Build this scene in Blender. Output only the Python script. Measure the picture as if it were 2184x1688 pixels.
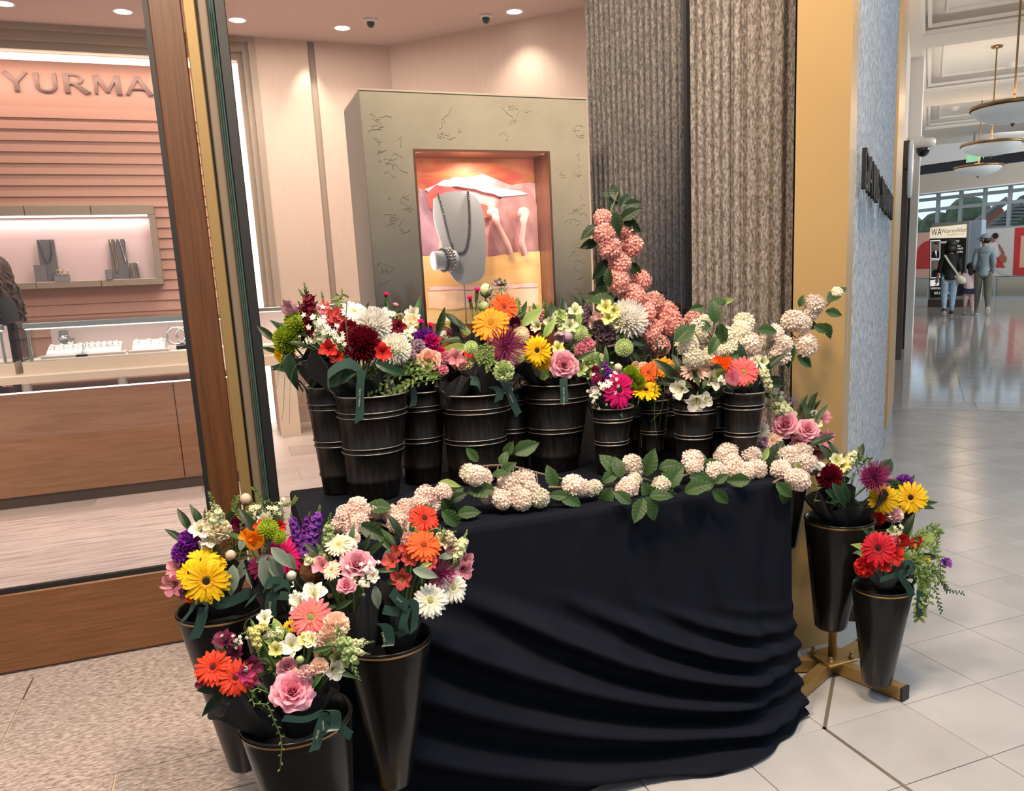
import bpy, math, random
import numpy as np
from mathutils import Vector, Matrix
random.seed(7); rng = np.random.default_rng(7)
SC = bpy.context.scene
COL = SC.collection
for _o in list(bpy.data.objects): bpy.data.objects.remove(_o)

# ------------------------------------------------------------------ camera
YAW, PITCH, ROLL = (math.radians(a) for a in (21.219, 11.105, 2.488))
FPX, CX, CY, EYE = 1732.0, 1172.6, 933.9, 1.25
fw = np.array([math.sin(YAW)*math.cos(PITCH), math.cos(YAW)*math.cos(PITCH), -math.sin(PITCH)])
_r = np.array([math.cos(YAW), -math.sin(YAW), 0.0]); _d = np.cross(fw, _r)
RT = math.cos(ROLL)*_r + math.sin(ROLL)*_d
DN = -math.sin(ROLL)*_r + math.cos(ROLL)*_d
ORG = np.array([0, 0, EYE])
cam = bpy.data.cameras.new('camera'); camo = bpy.data.objects.new('camera', cam); COL.objects.link(camo)
camo.matrix_world = Matrix(((RT[0], -DN[0], -fw[0], 0), (RT[1], -DN[1], -fw[1], 0), (RT[2], -DN[2], -fw[2], EYE), (0, 0, 0, 1)))
cam.sensor_fit = 'HORIZONTAL'; cam.sensor_width = 36.0; cam.lens = FPX/2184*36
cam.shift_x = (1092-CX)/2184; cam.shift_y = (CY-844)/2184
cam.clip_start = 0.05; cam.clip_end = 200
SC.camera = camo
# ------------------------------------------------------------------ world, exposure, large lights
W = bpy.data.worlds.new('world'); SC.world = W; W.use_nodes = True
W.node_tree.nodes['Background'].inputs[0].default_value = (0.80, 0.86, 0.95, 1)
W.node_tree.nodes['Background'].inputs[1].default_value = 0.40
SC.view_settings.view_transform = 'Standard'; SC.view_settings.look = 'None'
SC.view_settings.exposure = 0.42; SC.view_settings.gamma = 1.0; SC.view_settings.use_curve_mapping = False
SC.cycles.max_bounces = 8; SC.cycles.transparent_max_bounces = 24
SC.cycles.caustics_reflective = False; SC.cycles.caustics_refractive = False
SC.cycles.sample_clamp_indirect = 4.0
def area(name, loc, target, size, power, color, size_y=None, spread=None):
    l = bpy.data.lights.new(name, 'AREA'); l.energy = power; l.color = color
    l.size = size
    if size_y: l.shape = 'RECTANGLE'; l.size_y = size_y
    else: l.shape = 'DISK'
    if spread: l.spread = spread
    o = bpy.data.objects.new(name, l); COL.objects.link(o); o.location = loc
    o.rotation_euler = (Vector(target)-Vector(loc)).to_track_quat('-Z', 'Y').to_euler(); return o
WARM, PINK, COOL = (1.0, 0.78, 0.58), (1.0, 0.72, 0.66), (0.72, 0.85, 1.0)
area('skylight', (4.4, -0.8, 5.4), (2.2, 1.9, 0.3), 3.6, 120, COOL, 3.0)
area('corridor_fill', (17.0, 7.0, 4.2), (13.5, 11.5, 1.6), 7, 420, (0.95, 0.98, 1.0), 3)  # added unseen lamp hung below the ceiling to brighten the corridor
area('end_daylight', (20.5, 15.0, 4.6), (23.5, 20.5, 1.2), 4, 130, (0.95, 0.98, 1.0), 3)
area('soffit_light_a', (-0.5, 0.9, 3.5), (0.5, 2.1, 0.7), 0.5, 78, WARM)
area('soffit_light_b', (0.9, 0.6, 3.5), (0.9, 2.1, 0.8), 0.5, 78, WARM)
area('soffit_light_door', (-1.0, 2.3, 3.3), (-0.8, 2.6, 0), 0.4, 30, WARM)
area('store_light_a', (-1.6, 4.6, 3.38), (-1.6, 4.6, 0), 1.6, 52, (1.0, 0.86, 0.79))
area('store_light_b', (0.6, 6.6, 3.38), (0.6, 6.6, 0), 1.6, 46, (1.0, 0.86, 0.79))
area('store_light_c', (2.0, 4.7, 3.38), (1.8, 4.7, 0), 1.0, 40, (1.0, 0.86, 0.79))

# ------------------------------------------------------------------ pixel -> place helpers (the photograph is 2184 x 1688)
def ray(x, y): return (x-CX)/FPX*RT + (y-CY)/FPX*DN + fw
def aty(x, y, Y): v = ray(x, y); return ORG + v*(Y/v[1])
def atz(x, y, z): v = ray(x, y); return ORG + v*((z-EYE)/v[2])
def atpl(x, y, P, N):
    v = ray(x, y); P = np.array(P, float); N = np.array(N, float); return ORG + v*(((P-ORG)@N)/(v@N))
def depth(P): return float((np.array(P)-ORG)@fw)
def proj(P):
    q = np.array(P, float)-ORG; w = q@fw; return CX+FPX*(q@RT)/w, CY+FPX*(q@DN)/w

# ------------------------------------------------------------------ mesh helpers
class MB:
    def __init__(s): s.v = []; s.f = []; s.m = []; s.t = []; s.n = 0
    def add(s, v, f, m=0, t=None):
        v = np.asarray(v, float).reshape(-1, 3); s.v.append(v)
        n = s.n; s.f += [tuple(i+n for i in q) for q in f]; s.m += [m]*len(f)
        s.t.append(np.zeros(len(v)) if t is None else np.broadcast_to(np.asarray(t, float).ravel(), (len(v),)))
        s.n += len(v); return s
    def mesh(s, name, mats, smooth=False):
        me = bpy.data.meshes.new(name)
        V = np.concatenate(s.v) if s.v else np.zeros((0, 3))
        me.from_pydata(V.tolist(), [], s.f)
        for m in (mats if isinstance(mats, (list, tuple)) else [mats]): me.materials.append(m)
        if len(me.polygons):
            me.polygons.foreach_set('material_index', s.m)
            if smooth: me.polygons.foreach_set('use_smooth', [True]*len(me.polygons))
        T = np.concatenate(s.t) if s.t else np.zeros(0)
        if T.any():
            a = me.attributes.new('t', 'FLOAT', 'POINT'); a.data.foreach_set('value', T.astype(np.float32))
        me.update(); return me
    def build(s, name, mats, parent=None, smooth=False): return link(name, s.mesh(name, mats, smooth), parent)
def link(name, data, parent=None, mw=None):
    o = bpy.data.objects.new(name, data); COL.objects.link(o)
    if mw is not None: o.matrix_basis = mw
    if parent is not None: o.parent = parent; o.matrix_parent_inverse = PINV.get(parent.name, Matrix())
    return o
PINV = {}
def tag(o, label=None, cat=None, group=None, kind=None):
    if label: o['label'] = label
    if cat: o['category'] = cat
    if group: o['group'] = group
    if kind: o['kind'] = kind
    return o
def thing(name, label, cat, loc=(0, 0, 0), group=None):
    o = bpy.data.objects.new(name, None); COL.objects.link(o); o.location = loc; o.empty_display_size = .05
    PINV[o.name] = Matrix.Translation(-Vector(loc)); return tag(o, label, cat, group)
def box(mb, x0, x1, y0, y1, z0, z1, m=0):
    return mb.add([(x0,y0,z0),(x1,y0,z0),(x1,y1,z0),(x0,y1,z0),(x0,y0,z1),(x1,y0,z1),(x1,y1,z1),(x0,y1,z1)],
        [(0,3,2,1),(4,5,6,7),(0,1,5,4),(1,2,6,5),(2,3,7,6),(3,0,4,7)], m)
def bbox(mb, x0, x1, y0, y1, z0, z1, b=.004, m=0):
    """box with chamfered vertical and top edges"""
    b = min(b, (x1-x0)/3, (y1-y0)/3, (z1-z0)/3); rings = []
    for z, i in ((z0, 0), (z1-b, 0), (z1, b)):
        rings.append([(x0+b+i,y0+i,z),(x1-b-i,y0+i,z),(x1-i,y0+b+i,z),(x1-i,y1-b-i,z),(x1-b-i,y1-i,z),(x0+b+i,y1-i,z),(x0+i,y1-b-i,z),(x0+i,y0+b+i,z)])
    f = [tuple(range(7, -1, -1)), tuple(range(16, 24))]
    for k in range(2):
        for i in range(8): f.append((k*8+i, k*8+(i+1) % 8, k*8+8+(i+1) % 8, k*8+8+i))
    return mb.add(sum(rings, []), f, m)
def frame_box(mb, o, ux, uy, uz, sx, sy, sz, m=0):
    """box from corner o along three direction vectors"""
    o, ux, uy, uz = (np.array(a, float) for a in (o, ux, uy, uz))
    P = [o+ux*sx*a+uy*sy*b+uz*sz*c for c in (0, 1) for a, b in ((0,0),(1,0),(1,1),(0,1))]
    return mb.add(P, [(0,3,2,1),(4,5,6,7),(0,1,5,4),(1,2,6,5),(2,3,7,6),(3,0,4,7)], m)
def prism(mb, poly, z0, z1, m=0):
    n = len(poly)
    v = [(x, y, z0) for x, y in poly]+[(x, y, z1) for x, y in poly]
    return mb.add(v, [tuple(range(n-1, -1, -1)), tuple(range(n, 2*n))]+[(i, (i+1) % n, n+(i+1) % n, n+i) for i in range(n)], m)
def plate(mb, P, N, th, m=0):
    """flat polygon of points P extruded by th along N"""
    P = np.array(P, float); N = np.array(N, float); n = len(P)
    return mb.add(np.concatenate([P, P+N*th]), [tuple(range(n-1, -1, -1)), tuple(range(n, 2*n))]+[(i, (i+1) % n, n+(i+1) % n, n+i) for i in range(n)], m)
def lathe(mb, prof, seg=40, c0=(0, 0), c1=None, m=0, cap=False, t=None):
    """profile [(r, z)...]; axis leans from c0 at the lowest z to c1 at the highest"""
    c1 = c0 if c1 is None else c1
    zs = [p[1] for p in prof]; za, zb = min(zs), max(zs); V = []
    for r, z in prof:
        k = (z-za)/max(zb-za, 1e-9); cx = c0[0]+(c1[0]-c0[0])*k; cy = c0[1]+(c1[1]-c0[1])*k
        for i in range(seg):
            a = 2*math.pi*i/seg; V.append((cx+r*math.cos(a), cy+r*math.sin(a), z))
    n = len(prof); f = [(k*seg+i, k*seg+(i+1) % seg, (k+1)*seg+(i+1) % seg, (k+1)*seg+i) for k in range(n-1) for i in range(seg)]
    if cap: f += [tuple(range(seg-1, -1, -1)), tuple(range((n-1)*seg, n*seg))]
    return mb.add(V, f, m, t)
def tube(mb, pts, r, seg=6, m=0, t=0.0, cap=True):
    P = np.array(pts, float); n = len(P); R = np.broadcast_to(np.asarray(r, float), (n,))
    T = np.gradient(P, axis=0); T /= np.linalg.norm(T, axis=1)[:, None]+1e-12
    up = np.array([0, 0, 1.0]) if abs(T[0][2]) < .9 else np.array([1.0, 0, 0]); V = []
    a = np.cross(T[0], up); a /= np.linalg.norm(a)
    for k in range(n):
        a = a-T[k]*(a@T[k]); a /= np.linalg.norm(a)+1e-12; b = np.cross(T[k], a)
        for i in range(seg):
            w = 2*math.pi*i/seg; V.append(P[k]+R[k]*(math.cos(w)*a+math.sin(w)*b))
    f = [(k*seg+i, k*seg+(i+1) % seg, (k+1)*seg+(i+1) % seg, (k+1)*seg+i) for k in range(n-1) for i in range(seg)]
    if cap: f += [tuple(range(seg-1, -1, -1)), tuple(range((n-1)*seg, n*seg))]
    return mb.add(V, f, m, t)
def gridf(nl, nw): return [(i*(nw+1)+j, i*(nw+1)+j+1, (i+1)*(nw+1)+j+1, (i+1)*(nw+1)+j) for i in range(nl) for j in range(nw)]
def ellipsoid(mb, c, rad, nu=8, nv=6, m=0, t=0.0, R=None):
    V = []
    for j in range(nv+1):
        p = math.pi*j/nv
        for i in range(nu):
            a = 2*math.pi*i/nu; V.append((math.sin(p)*math.cos(a)*rad[0], math.sin(p)*math.sin(a)*rad[1], -math.cos(p)*rad[2]))
    V = np.array(V)
    if R is not None: V = V @ np.asarray(R).T
    f = [(j*nu+i, j*nu+(i+1) % nu, (j+1)*nu+(i+1) % nu, (j+1)*nu+i) for j in range(nv) for i in range(nu)]
    return mb.add(V+np.array(c), f, m, t)
def smoothpts(pts, n=24):
    """Catmull-Rom through the points"""
    P = np.array(pts, float); Q = np.concatenate([[2*P[0]-P[1]], P, [2*P[-1]-P[-2]]]); out = []
    k = len(P)-1
    for s in np.linspace(0, k, n):
        i = min(int(s), k-1); u = s-i; a, b, c, d = Q[i:i+4]
        out.append(.5*((2*b)+(-a+c)*u+(2*a-5*b+4*c-d)*u*u+(-a+3*b-3*c+d)*u**3))
    return np.array(out)
def strip(mb, pts, width, wdir, m=0, n=18, th=.0012, vee=False):
    """ribbon: a strip swept along the points, its width along wdir, with a notched or slanted end"""
    P = smoothpts(pts, n); w = np.array(wdir, float); w /= np.linalg.norm(w); V = []
    for k, p in enumerate(P):
        V += [p-w*width/2, p+w*width/2]
    if vee: V[-1] = V[-1]+(P[-2]-P[-1])*1.4
    T = np.cross(P[1]-P[0], w); T /= np.linalg.norm(T)+1e-9
    V = np.array(V); m2 = len(V)
    f = [(2*k, 2*k+1, 2*k+3, 2*k+2) for k in range(n-1)]
    f2 = [(m2+2*k+2, m2+2*k+3, m2+2*k+1, m2+2*k) for k in range(n-1)]
    return mb.add(np.concatenate([V, V+T*th]), f+f2, m)

# ------------------------------------------------------------------ materials
def newmat(name):
    m = bpy.data.materials.new(name); m.use_nodes = True; nt = m.node_tree
    return m, nt, nt.nodes['Principled BSDF'], nt.nodes['Material Output']
def mat(name, c, rough=.5, metal=0.0, noise=0.0, nscale=8, stretch=None, bump=0.0, bscale=60, emit=None, estr=0, coat=0, spec=None):
    m, nt, b, out = newmat(name); N = nt.nodes; L = nt.links
    b.inputs['Base Color'].default_value = (*c, 1); b.inputs['Roughness'].default_value = rough; b.inputs['Metallic'].default_value = metal
    if spec is not None: b.inputs['Specular IOR Level'].default_value = spec
    if coat: b.inputs['Coat Weight'].default_value = coat; b.inputs['Coat Roughness'].default_value = .08
    if noise or bump:
        tc = N.new('ShaderNodeTexCoord'); mp = N.new('ShaderNodeMapping'); L.new(tc.outputs['Object'], mp.inputs[0])
        if stretch: mp.inputs['Scale'].default_value = stretch
    if noise:
        nz = N.new('ShaderNodeTexNoise'); nz.inputs['Scale'].default_value = nscale; nz.inputs['Detail'].default_value = 6; L.new(mp.outputs[0], nz.inputs[0])
        r = N.new('ShaderNodeValToRGB'); r.color_ramp.elements[0].position = .3; r.color_ramp.elements[1].position = .7
        r.color_ramp.elements[0].color = (*[max(0, x*(1-noise)) for x in c], 1); r.color_ramp.elements[1].color = (*[min(1, x*(1+noise)) for x in c], 1)
        L.new(nz.outputs['Fac'], r.inputs[0]); L.new(r.outputs[0], b.inputs['Base Color'])
    if bump:
        n2 = N.new('ShaderNodeTexNoise'); n2.inputs['Scale'].default_value = bscale; n2.inputs['Detail'].default_value = 4; L.new(mp.outputs[0], n2.inputs[0])
        bp = N.new('ShaderNodeBump'); bp.inputs['Strength'].default_value = bump; bp.inputs['Distance'].default_value = .01
        L.new(n2.outputs['Fac'], bp.inputs['Height']); L.new(bp.outputs[0], b.inputs['Normal'])
    if emit: b.inputs['Emission Color'].default_value = (*emit, 1); b.inputs['Emission Strength'].default_value = estr
    return m
def stone(name, dark, mid, light, scale, stretch, rough=.55, p=(.36, .5, .64), bump=.15):
    m, nt, b, out = newmat(name); N = nt.nodes; L = nt.links
    tc = N.new('ShaderNodeTexCoord'); mp = N.new('ShaderNodeMapping'); L.new(tc.outputs['Object'], mp.inputs[0]); mp.inputs['Scale'].default_value = stretch
    nz = N.new('ShaderNodeTexNoise'); nz.inputs['Scale'].default_value = scale; nz.inputs['Detail'].default_value = 3; nz.inputs['Distortion'].default_value = .6; L.new(mp.outputs[0], nz.inputs[0])
    r = N.new('ShaderNodeValToRGB'); e = r.color_ramp.elements; e[0].position = p[0]; e[1].position = p[2]; e[0].color = (*dark, 1); e[1].color = (*light, 1)
    q = e.new(p[1]); q.color = (*mid, 1); L.new(nz.outputs['Fac'], r.inputs[0]); L.new(r.outputs[0], b.inputs['Base Color'])
    b.inputs['Roughness'].default_value = rough
    bp = N.new('ShaderNodeBump'); bp.inputs['Strength'].default_value = bump; bp.inputs['Distance'].default_value = .01
    L.new(nz.outputs['Fac'], bp.inputs['Height']); L.new(bp.outputs[0], b.inputs['Normal'])
    return m
def wood(name, a, c, stretch, rough=.4):
    m, nt, b, out = newmat(name); N = nt.nodes; L = nt.links
    tc = N.new('ShaderNodeTexCoord'); mp = N.new('ShaderNodeMapping'); L.new(tc.outputs['Object'], mp.inputs[0]); mp.inputs['Scale'].default_value = stretch
    nz = N.new('ShaderNodeTexNoise'); nz.inputs['Scale'].default_value = 3; nz.inputs['Detail'].default_value = 8; nz.inputs['Distortion'].default_value = .8; L.new(mp.outputs[0], nz.inputs[0])
    r = N.new('ShaderNodeValToRGB'); e = r.color_ramp.elements; e[0].position = .3; e[1].position = .7; e[0].color = (*a, 1); e[1].color = (*c, 1)
    L.new(nz.outputs['Fac'], r.inputs[0]); L.new(r.outputs[0], b.inputs['Base Color']); b.inputs['Roughness'].default_value = rough
    return m
def tilemat(name, a, c, rough, vein=(.45, .36, .33), var=.1):
    """pale limestone: per-tile tone, soft clouding, sparse darker flecks"""
    m, nt, b, out = newmat(name); N = nt.nodes; L = nt.links
    g = N.new('ShaderNodeNewGeometry'); oi = N.new('ShaderNodeObjectInfo')
    n1 = N.new('ShaderNodeTexNoise'); n1.inputs['Scale'].default_value = 4; n1.inputs['Detail'].default_value = 5; L.new(g.outputs['Position'], n1.inputs[0])
    r = N.new('ShaderNodeValToRGB'); e = r.color_ramp.elements; e[0].position = .3; e[1].position = .7; e[0].color = (*a, 1); e[1].color = (*c, 1); L.new(n1.outputs['Fac'], r.inputs[0])
    n2 = N.new('ShaderNodeTexNoise'); n2.inputs['Scale'].default_value = 26; n2.inputs['Detail'].default_value = 8; n2.inputs['Distortion'].default_value = 1.5; L.new(g.outputs['Position'], n2.inputs[0])
    r2 = N.new('ShaderNodeValToRGB'); r2.color_ramp.elements[0].position = .62; r2.color_ramp.elements[1].position = .72; r2.color_ramp.elements[1].color = (.5, .5, .5, 1); L.new(n2.outputs['Fac'], r2.inputs[0])
    mx = N.new('ShaderNodeMixRGB'); L.new(r2.outputs[0], mx.inputs[0]); L.new(r.outputs[0], mx.inputs[1]); mx.inputs[2].default_value = (*vein, 1)
    ml = N.new('ShaderNodeMath'); ml.operation = 'MULTIPLY_ADD'; L.new(oi.outputs['Random'], ml.inputs[0]); ml.inputs[1].default_value = var; ml.inputs[2].default_value = .97-var*.5
    hs = N.new('ShaderNodeHueSaturation'); L.new(mx.outputs[0], hs.inputs['Color']); L.new(ml.outputs[0], hs.inputs['Value']); L.new(hs.outputs[0], b.inputs['Base Color'])
    b.inputs['Roughness'].default_value = rough; return m
def petal(name, base, tip, rough=.55, trans=.32, p=(.0, 1.0)):
    m, nt, b, out = newmat(name); N = nt.nodes; L = nt.links
    at = N.new('ShaderNodeAttribute'); at.attribute_name = 't'
    r = N.new('ShaderNodeValToRGB'); e = r.color_ramp.elements; e[0].position = p[0]; e[1].position = p[1]; e[0].color = (*base, 1); e[1].color = (*tip, 1); L.new(at.outputs['Fac'], r.inputs[0])
    oi = N.new('ShaderNodeObjectInfo'); ml = N.new('ShaderNodeMath'); ml.operation = 'MULTIPLY_ADD'; L.new(oi.outputs['Random'], ml.inputs[0]); ml.inputs[1].default_value = .24; ml.inputs[2].default_value = .86
    hs = N.new('ShaderNodeHueSaturation'); L.new(r.outputs[0], hs.inputs['Color']); L.new(ml.outputs[0], hs.inputs['Value'])
    L.new(hs.outputs[0], b.inputs['Base Color']); b.inputs['Roughness'].default_value = rough; b.inputs['Specular IOR Level'].default_value = .25
    tr = N.new('ShaderNodeBsdfTranslucent'); L.new(hs.outputs[0], tr.inputs[0]); mx = N.new('ShaderNodeMixShader'); mx.inputs[0].default_value = trans
    L.new(b.outputs[0], mx.inputs[1]); L.new(tr.outputs[0], mx.inputs[2]); L.new(mx.outputs[0], out.inputs[0]); return m
def glassmat(name, tint=(1, 1, 1), ior=1.45):
    m, nt, b, out = newmat(name); N = nt.nodes; L = nt.links; N.remove(b)
    tr = N.new('ShaderNodeBsdfTransparent'); tr.inputs[0].default_value = (*tint, 1); gl = N.new('ShaderNodeBsdfGlossy'); gl.inputs['Roughness'].default_value = .01
    fr = N.new('ShaderNodeFresnel'); fr.inputs[0].default_value = ior; mx = N.new('ShaderNodeMixShader'); L.new(fr.outputs[0], mx.inputs[0])
    L.new(tr.outputs[0], mx.inputs[1]); L.new(gl.outputs[0], mx.inputs[2]); L.new(mx.outputs[0], out.inputs[0]); return m
def glow(name, c, s):
    m, nt, b, out = newmat(name); N = nt.nodes; N.remove(b); e = N.new('ShaderNodeEmission'); e.inputs[0].default_value = (*c, 1); e.inputs[1].default_value = s
    nt.links.new(e.outputs[0], out.inputs[0]); return m
def screenmat(name, c, s):
    return mat(name, c, .4, emit=c, estr=s)
MT = dict(
 bronze=wood('bronze_wood', (.062, .022, .005), (.115, .043, .012), (45, 45, 1.2), .38),
 bronze_h=wood('bronze_rail', (.125, .050, .015), (.205, .088, .030), (2, 3, 40), .38),
 black=mat('black_gasket', (.006, .006, .007), .5), golddark=mat('dim_gold', (.26, .175, .065), .45, .35), gold=mat('satin_gold', (.53, .325, .12), .42, .35, noise=.05, nscale=2),
 brassbar=mat('brass_bar', (.45, .30, .09), .35, .6), taupe=mat('taupe_metal', (.17, .13, .09), .45), green=mat('glass_edge', (.045, .085, .075), .15),
 ceil=mat('store_ceiling', (.62, .50, .455), .8), beige=mat('beige_wallcover', (.66, .515, .41), .8, noise=.03, nscale=6, stretch=(6, 6, .6)),
 beige2=mat('pale_wallcover', (.72, .585, .475), .8, noise=.03, nscale=6, stretch=(6, 6, .6)),
 frame=mat('taupe_frame', (.40, .32, .235), .6), salmon=mat('salmon_panel', (.50, .29, .215), .75), letters=mat('bronze_letter', (.15, .10, .075), .4, .3),
 led=glow('led_strip', (1, .80, .72), 3.2), ledw=glow('led_white', (1, .93, .86), 2.4), nichepink=mat('niche_lining', (.74, .58, .56), .7), nicheframe=mat('niche_frame', (.34, .28, .21), .45, .3),
 grey=mat('grey_suede', (.155, .15, .155), .8), greyl=mat('light_grey_suede', (.56, .56, .565), .8), silver=mat('silver', (.62, .58, .55), .25, .9), darksilver=mat('oxidised_silver', (.12, .11, .105), .3, .8),
 goldj=mat('gold_jewel', (.62, .42, .17), .25, .9), white=mat('white_stone', (.78, .71, .64), .5), cream=mat('cream_top', (.70, .60, .48), .5), tray=mat('pink_grey_tray', (.55, .45, .43), .6),
 counterwood=wood('counter_wood', (.27, .135, .072), (.37, .20, .115), (1.2, 1.2, 14), .32), skirt=mat('dark_skirting', (.10, .075, .065), .5),
 rug=stone('streaked_rug', (.44, .35, .33), (.60, .50, .46), (.70, .61, .56), 3.2, (1.0, 15, 1), .9, bump=.1),
 storetile=tilemat('store_tile', (.52, .44, .41), (.64, .55, .50), .35, var=.38), storegrout=mat('store_grout', (.50, .42, .38), .6),
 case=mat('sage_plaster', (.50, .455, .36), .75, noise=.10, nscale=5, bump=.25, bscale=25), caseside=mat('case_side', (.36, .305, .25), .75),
 flute=stone('fluted_granite', (.080, .067, .058), (.185, .16, .142), (.325, .29, .262), 170, (1, 1, .42), .7, (.34, .5, .66)),
 greystone=stone('grey_ribbed_stone', (.24, .265, .29), (.37, .405, .435), (.50, .535, .56), 130, (1, 1, .3), .6, (.34, .5, .66), .2),
 granite=stone('entry_granite', (.22, .17, .15), (.41, .345, .315), (.60, .525, .485), 140, (.36, 1, 1), .5, (.34, .5, .66), .12),
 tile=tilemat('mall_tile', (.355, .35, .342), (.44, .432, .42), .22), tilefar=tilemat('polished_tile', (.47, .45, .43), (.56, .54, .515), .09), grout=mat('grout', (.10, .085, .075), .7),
 strip=mat('metal_strip', (.36, .32, .25), .35, .7), brassline=mat('brass_line', (.80, .68, .50), .4, .4),
 cloth=mat('black_cloth', (.0062, .0078, .0125), .75, bump=.05, bscale=7, spec=.06), bucket=None, cone=mat('glossy_black', (.008, .0075, .007), .24, spec=.30), conegold=mat('gold_band', (.50, .28, .09), .35, .5),
 paper=mat('black_paper', (.011, .011, .012), .62, bump=.25, bscale=14), ribbon=mat('green_satin', (.010, .036, .024), .36), rlet=mat('ribbon_foil', (.42, .42, .30), .4, .4), wire=mat('dark_wire', (.03, .028, .026), .35, .7),
 stand=mat('stand_brass', (.40, .25, .085), .38, .6), knob=mat('bronze_knob', (.15, .055, .015), .15, .3), bark=mat('twig', (.16, .11, .08), .8),
 plaster=mat('mall_plaster', (.74, .71, .66), .8), plasterw=mat('mall_plaster_white', (.80, .79, .76), .8), fascia=mat('beige_fascia', (.50, .44, .36), .8), blackband=mat('black_band', (.012, .012, .014), .3),
 pglass=mat('frosted_bowl', (.62, .66, .68), .3, emit=(.75, .82, .86), estr=.12), prim=mat('antique_brass', (.28, .17, .07), .3, .8), red=mat('mural_red', (.52, .035, .03), .6), peach=mat('mural_peach', (.72, .42, .32), .6),
 muralw=mat('mural_pale', (.62, .58, .56), .6), kiosk=mat('kiosk_green', (.30, .34, .30), .4), kioskside=mat('kiosk_blue_side', (.36, .45, .56), .35), steel=mat('window_steel', (.33, .37, .38), .45), skyb=glow('bright_sky', (.62, .80, 1.0), 1.15),
 hedge=mat('far_trees', (.10, .17, .10), .9, noise=.5, nscale=3), orange=mat('orange_awning', (.65, .16, .06), .6),
 glass=glassmat('clear_glass', (.97, .97, .96)), vglass=glassmat('vitrine_glass', (.96, .98, .97), 1.35), darkglass=mat('dark_shopfront', (.045, .04, .038), .06), exitg=glow('exit_green', (.05, .75, .25), 1.0), exitw=mat('exit_plate', (.62, .70, .62), .4, emit=(.6, .8, .65), estr=.25),
 camw=mat('camera_white', (.75, .73, .70), .4), camb=mat('camera_black', (.01, .01, .012), .1), poster_black=screenmat('poster_black', (.012, .012, .012), .2), poster_cream=screenmat('poster_cream', (.80, .70, .52), .55), txtw=screenmat('poster_white', (.85, .83, .80), .5), txtk=mat('print_black', (.006, .006, .006), .6),
 stem=mat('stem_green', (.085, .16, .035), .6), leaf=petal('leaf_green', (.022, .052, .012), (.040, .088, .022), .45, .12), leafd=petal('dark_leaf', (.010, .024, .008), (.020, .042, .012), .4, .08), leafg=petal('grey_green_leaf', (.13, .175, .13), (.19, .235, .175), .6, .1), leafl=petal('light_leaf', (.16, .25, .05), (.27, .36, .10), .5, .2), aspid=petal('broad_dark_leaf', (.012, .035, .016), (.02, .055, .026), .35, .06),
)
def bucketmat():
    m, nt, b, out = newmat('brushed_black_metal'); N = nt.nodes; L = nt.links
    tc = N.new('ShaderNodeTexCoord'); mp = N.new('ShaderNodeMapping'); L.new(tc.outputs['Object'], mp.inputs[0]); mp.inputs['Scale'].default_value = (1, 1, .05)
    nz = N.new('ShaderNodeTexNoise'); nz.inputs['Scale'].default_value = 120; nz.inputs['Detail'].default_value = 4; L.new(mp.outputs[0], nz.inputs[0])
    r = N.new('ShaderNodeValToRGB'); e = r.color_ramp.elements; e[0].position = .45; e[1].position = .8; e[0].color = (.010, .008, .007, 1); e[1].color = (.030, .025, .020, 1)
    L.new(nz.outputs['Fac'], r.inputs[0]); L.new(r.outputs[0], b.inputs['Base Color']); b.inputs['Metallic'].default_value = .35; b.inputs['Roughness'].default_value = .34; return m
MT['bucket'] = bucketmat()
MT['rub'] = mat('worn_edge', (.30, .27, .23), .4, .6)

# ------------------------------------------------------------------ stroke lettering with flared ends
def arcpts(cx, cy, rx, ry, a0, a1, n=12): return [(cx+rx*math.cos(math.radians(a0+(a1-a0)*i/n)), cy+ry*math.sin(math.radians(a0+(a1-a0)*i/n))) for i in range(n+1)]
GLY = {
 'D': (.80, [([(.10, 0), (.10, 1)], .13, .13), ([(.10, .97)]+arcpts(.26, .5, .46, .46, 88, -88)+[(.10, .03)], .09, .09)]),
 'A': (.86, [([(.04, 0), (.43, 1)], .10, .10), ([(.82, 0), (.43, 1)], .15, .12), ([(.20, .34), (.66, .34)], .07, .07)]),
 'V': (.84, [([(.04, 1), (.42, 0)], .15, .12), ([(.80, 1), (.42, 0)], .10, .09)]),
 'I': (.28, [([(.14, 0), (.14, 1)], .14, .14)]),
 'Y': (.82, [([(.04, 1), (.42, .46)], .15, .12), ([(.80, 1), (.42, .46)], .10, .10), ([(.42, 0), (.42, .48)], .14, .13)]),
 'U': (.84, [([(.12, 1), (.12, .36)]+arcpts(.43, .33, .31, .29, 180, 360)+[(.74, .36), (.74, 1)], .12, .10)]),
 'R': (.78, [([(.10, 0), (.10, 1)], .14, .14), ([(.10, .96)]+arcpts(.34, .73, .26, .23, 88, -88)+[(.10, .49)], .09, .09), ([(.34, .5), (.76, 0)], .12, .17)]),
 'M': (1.02, [([(.12, 0), (.16, 1)], .08, .09), ([(.16, 1), (.51, .10)], .14, .10), ([(.86, 1), (.51, .10)], .09, .09), ([(.86, 1), (.90, 0)], .14, .15)]),
 'N': (.86, [([(.10, 0), (.10, 1)], .09, .09), ([(.10, 1), (.76, 0)], .14, .14), ([(.76, 0), (.76, 1)], .09, .09)]),
}
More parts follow.
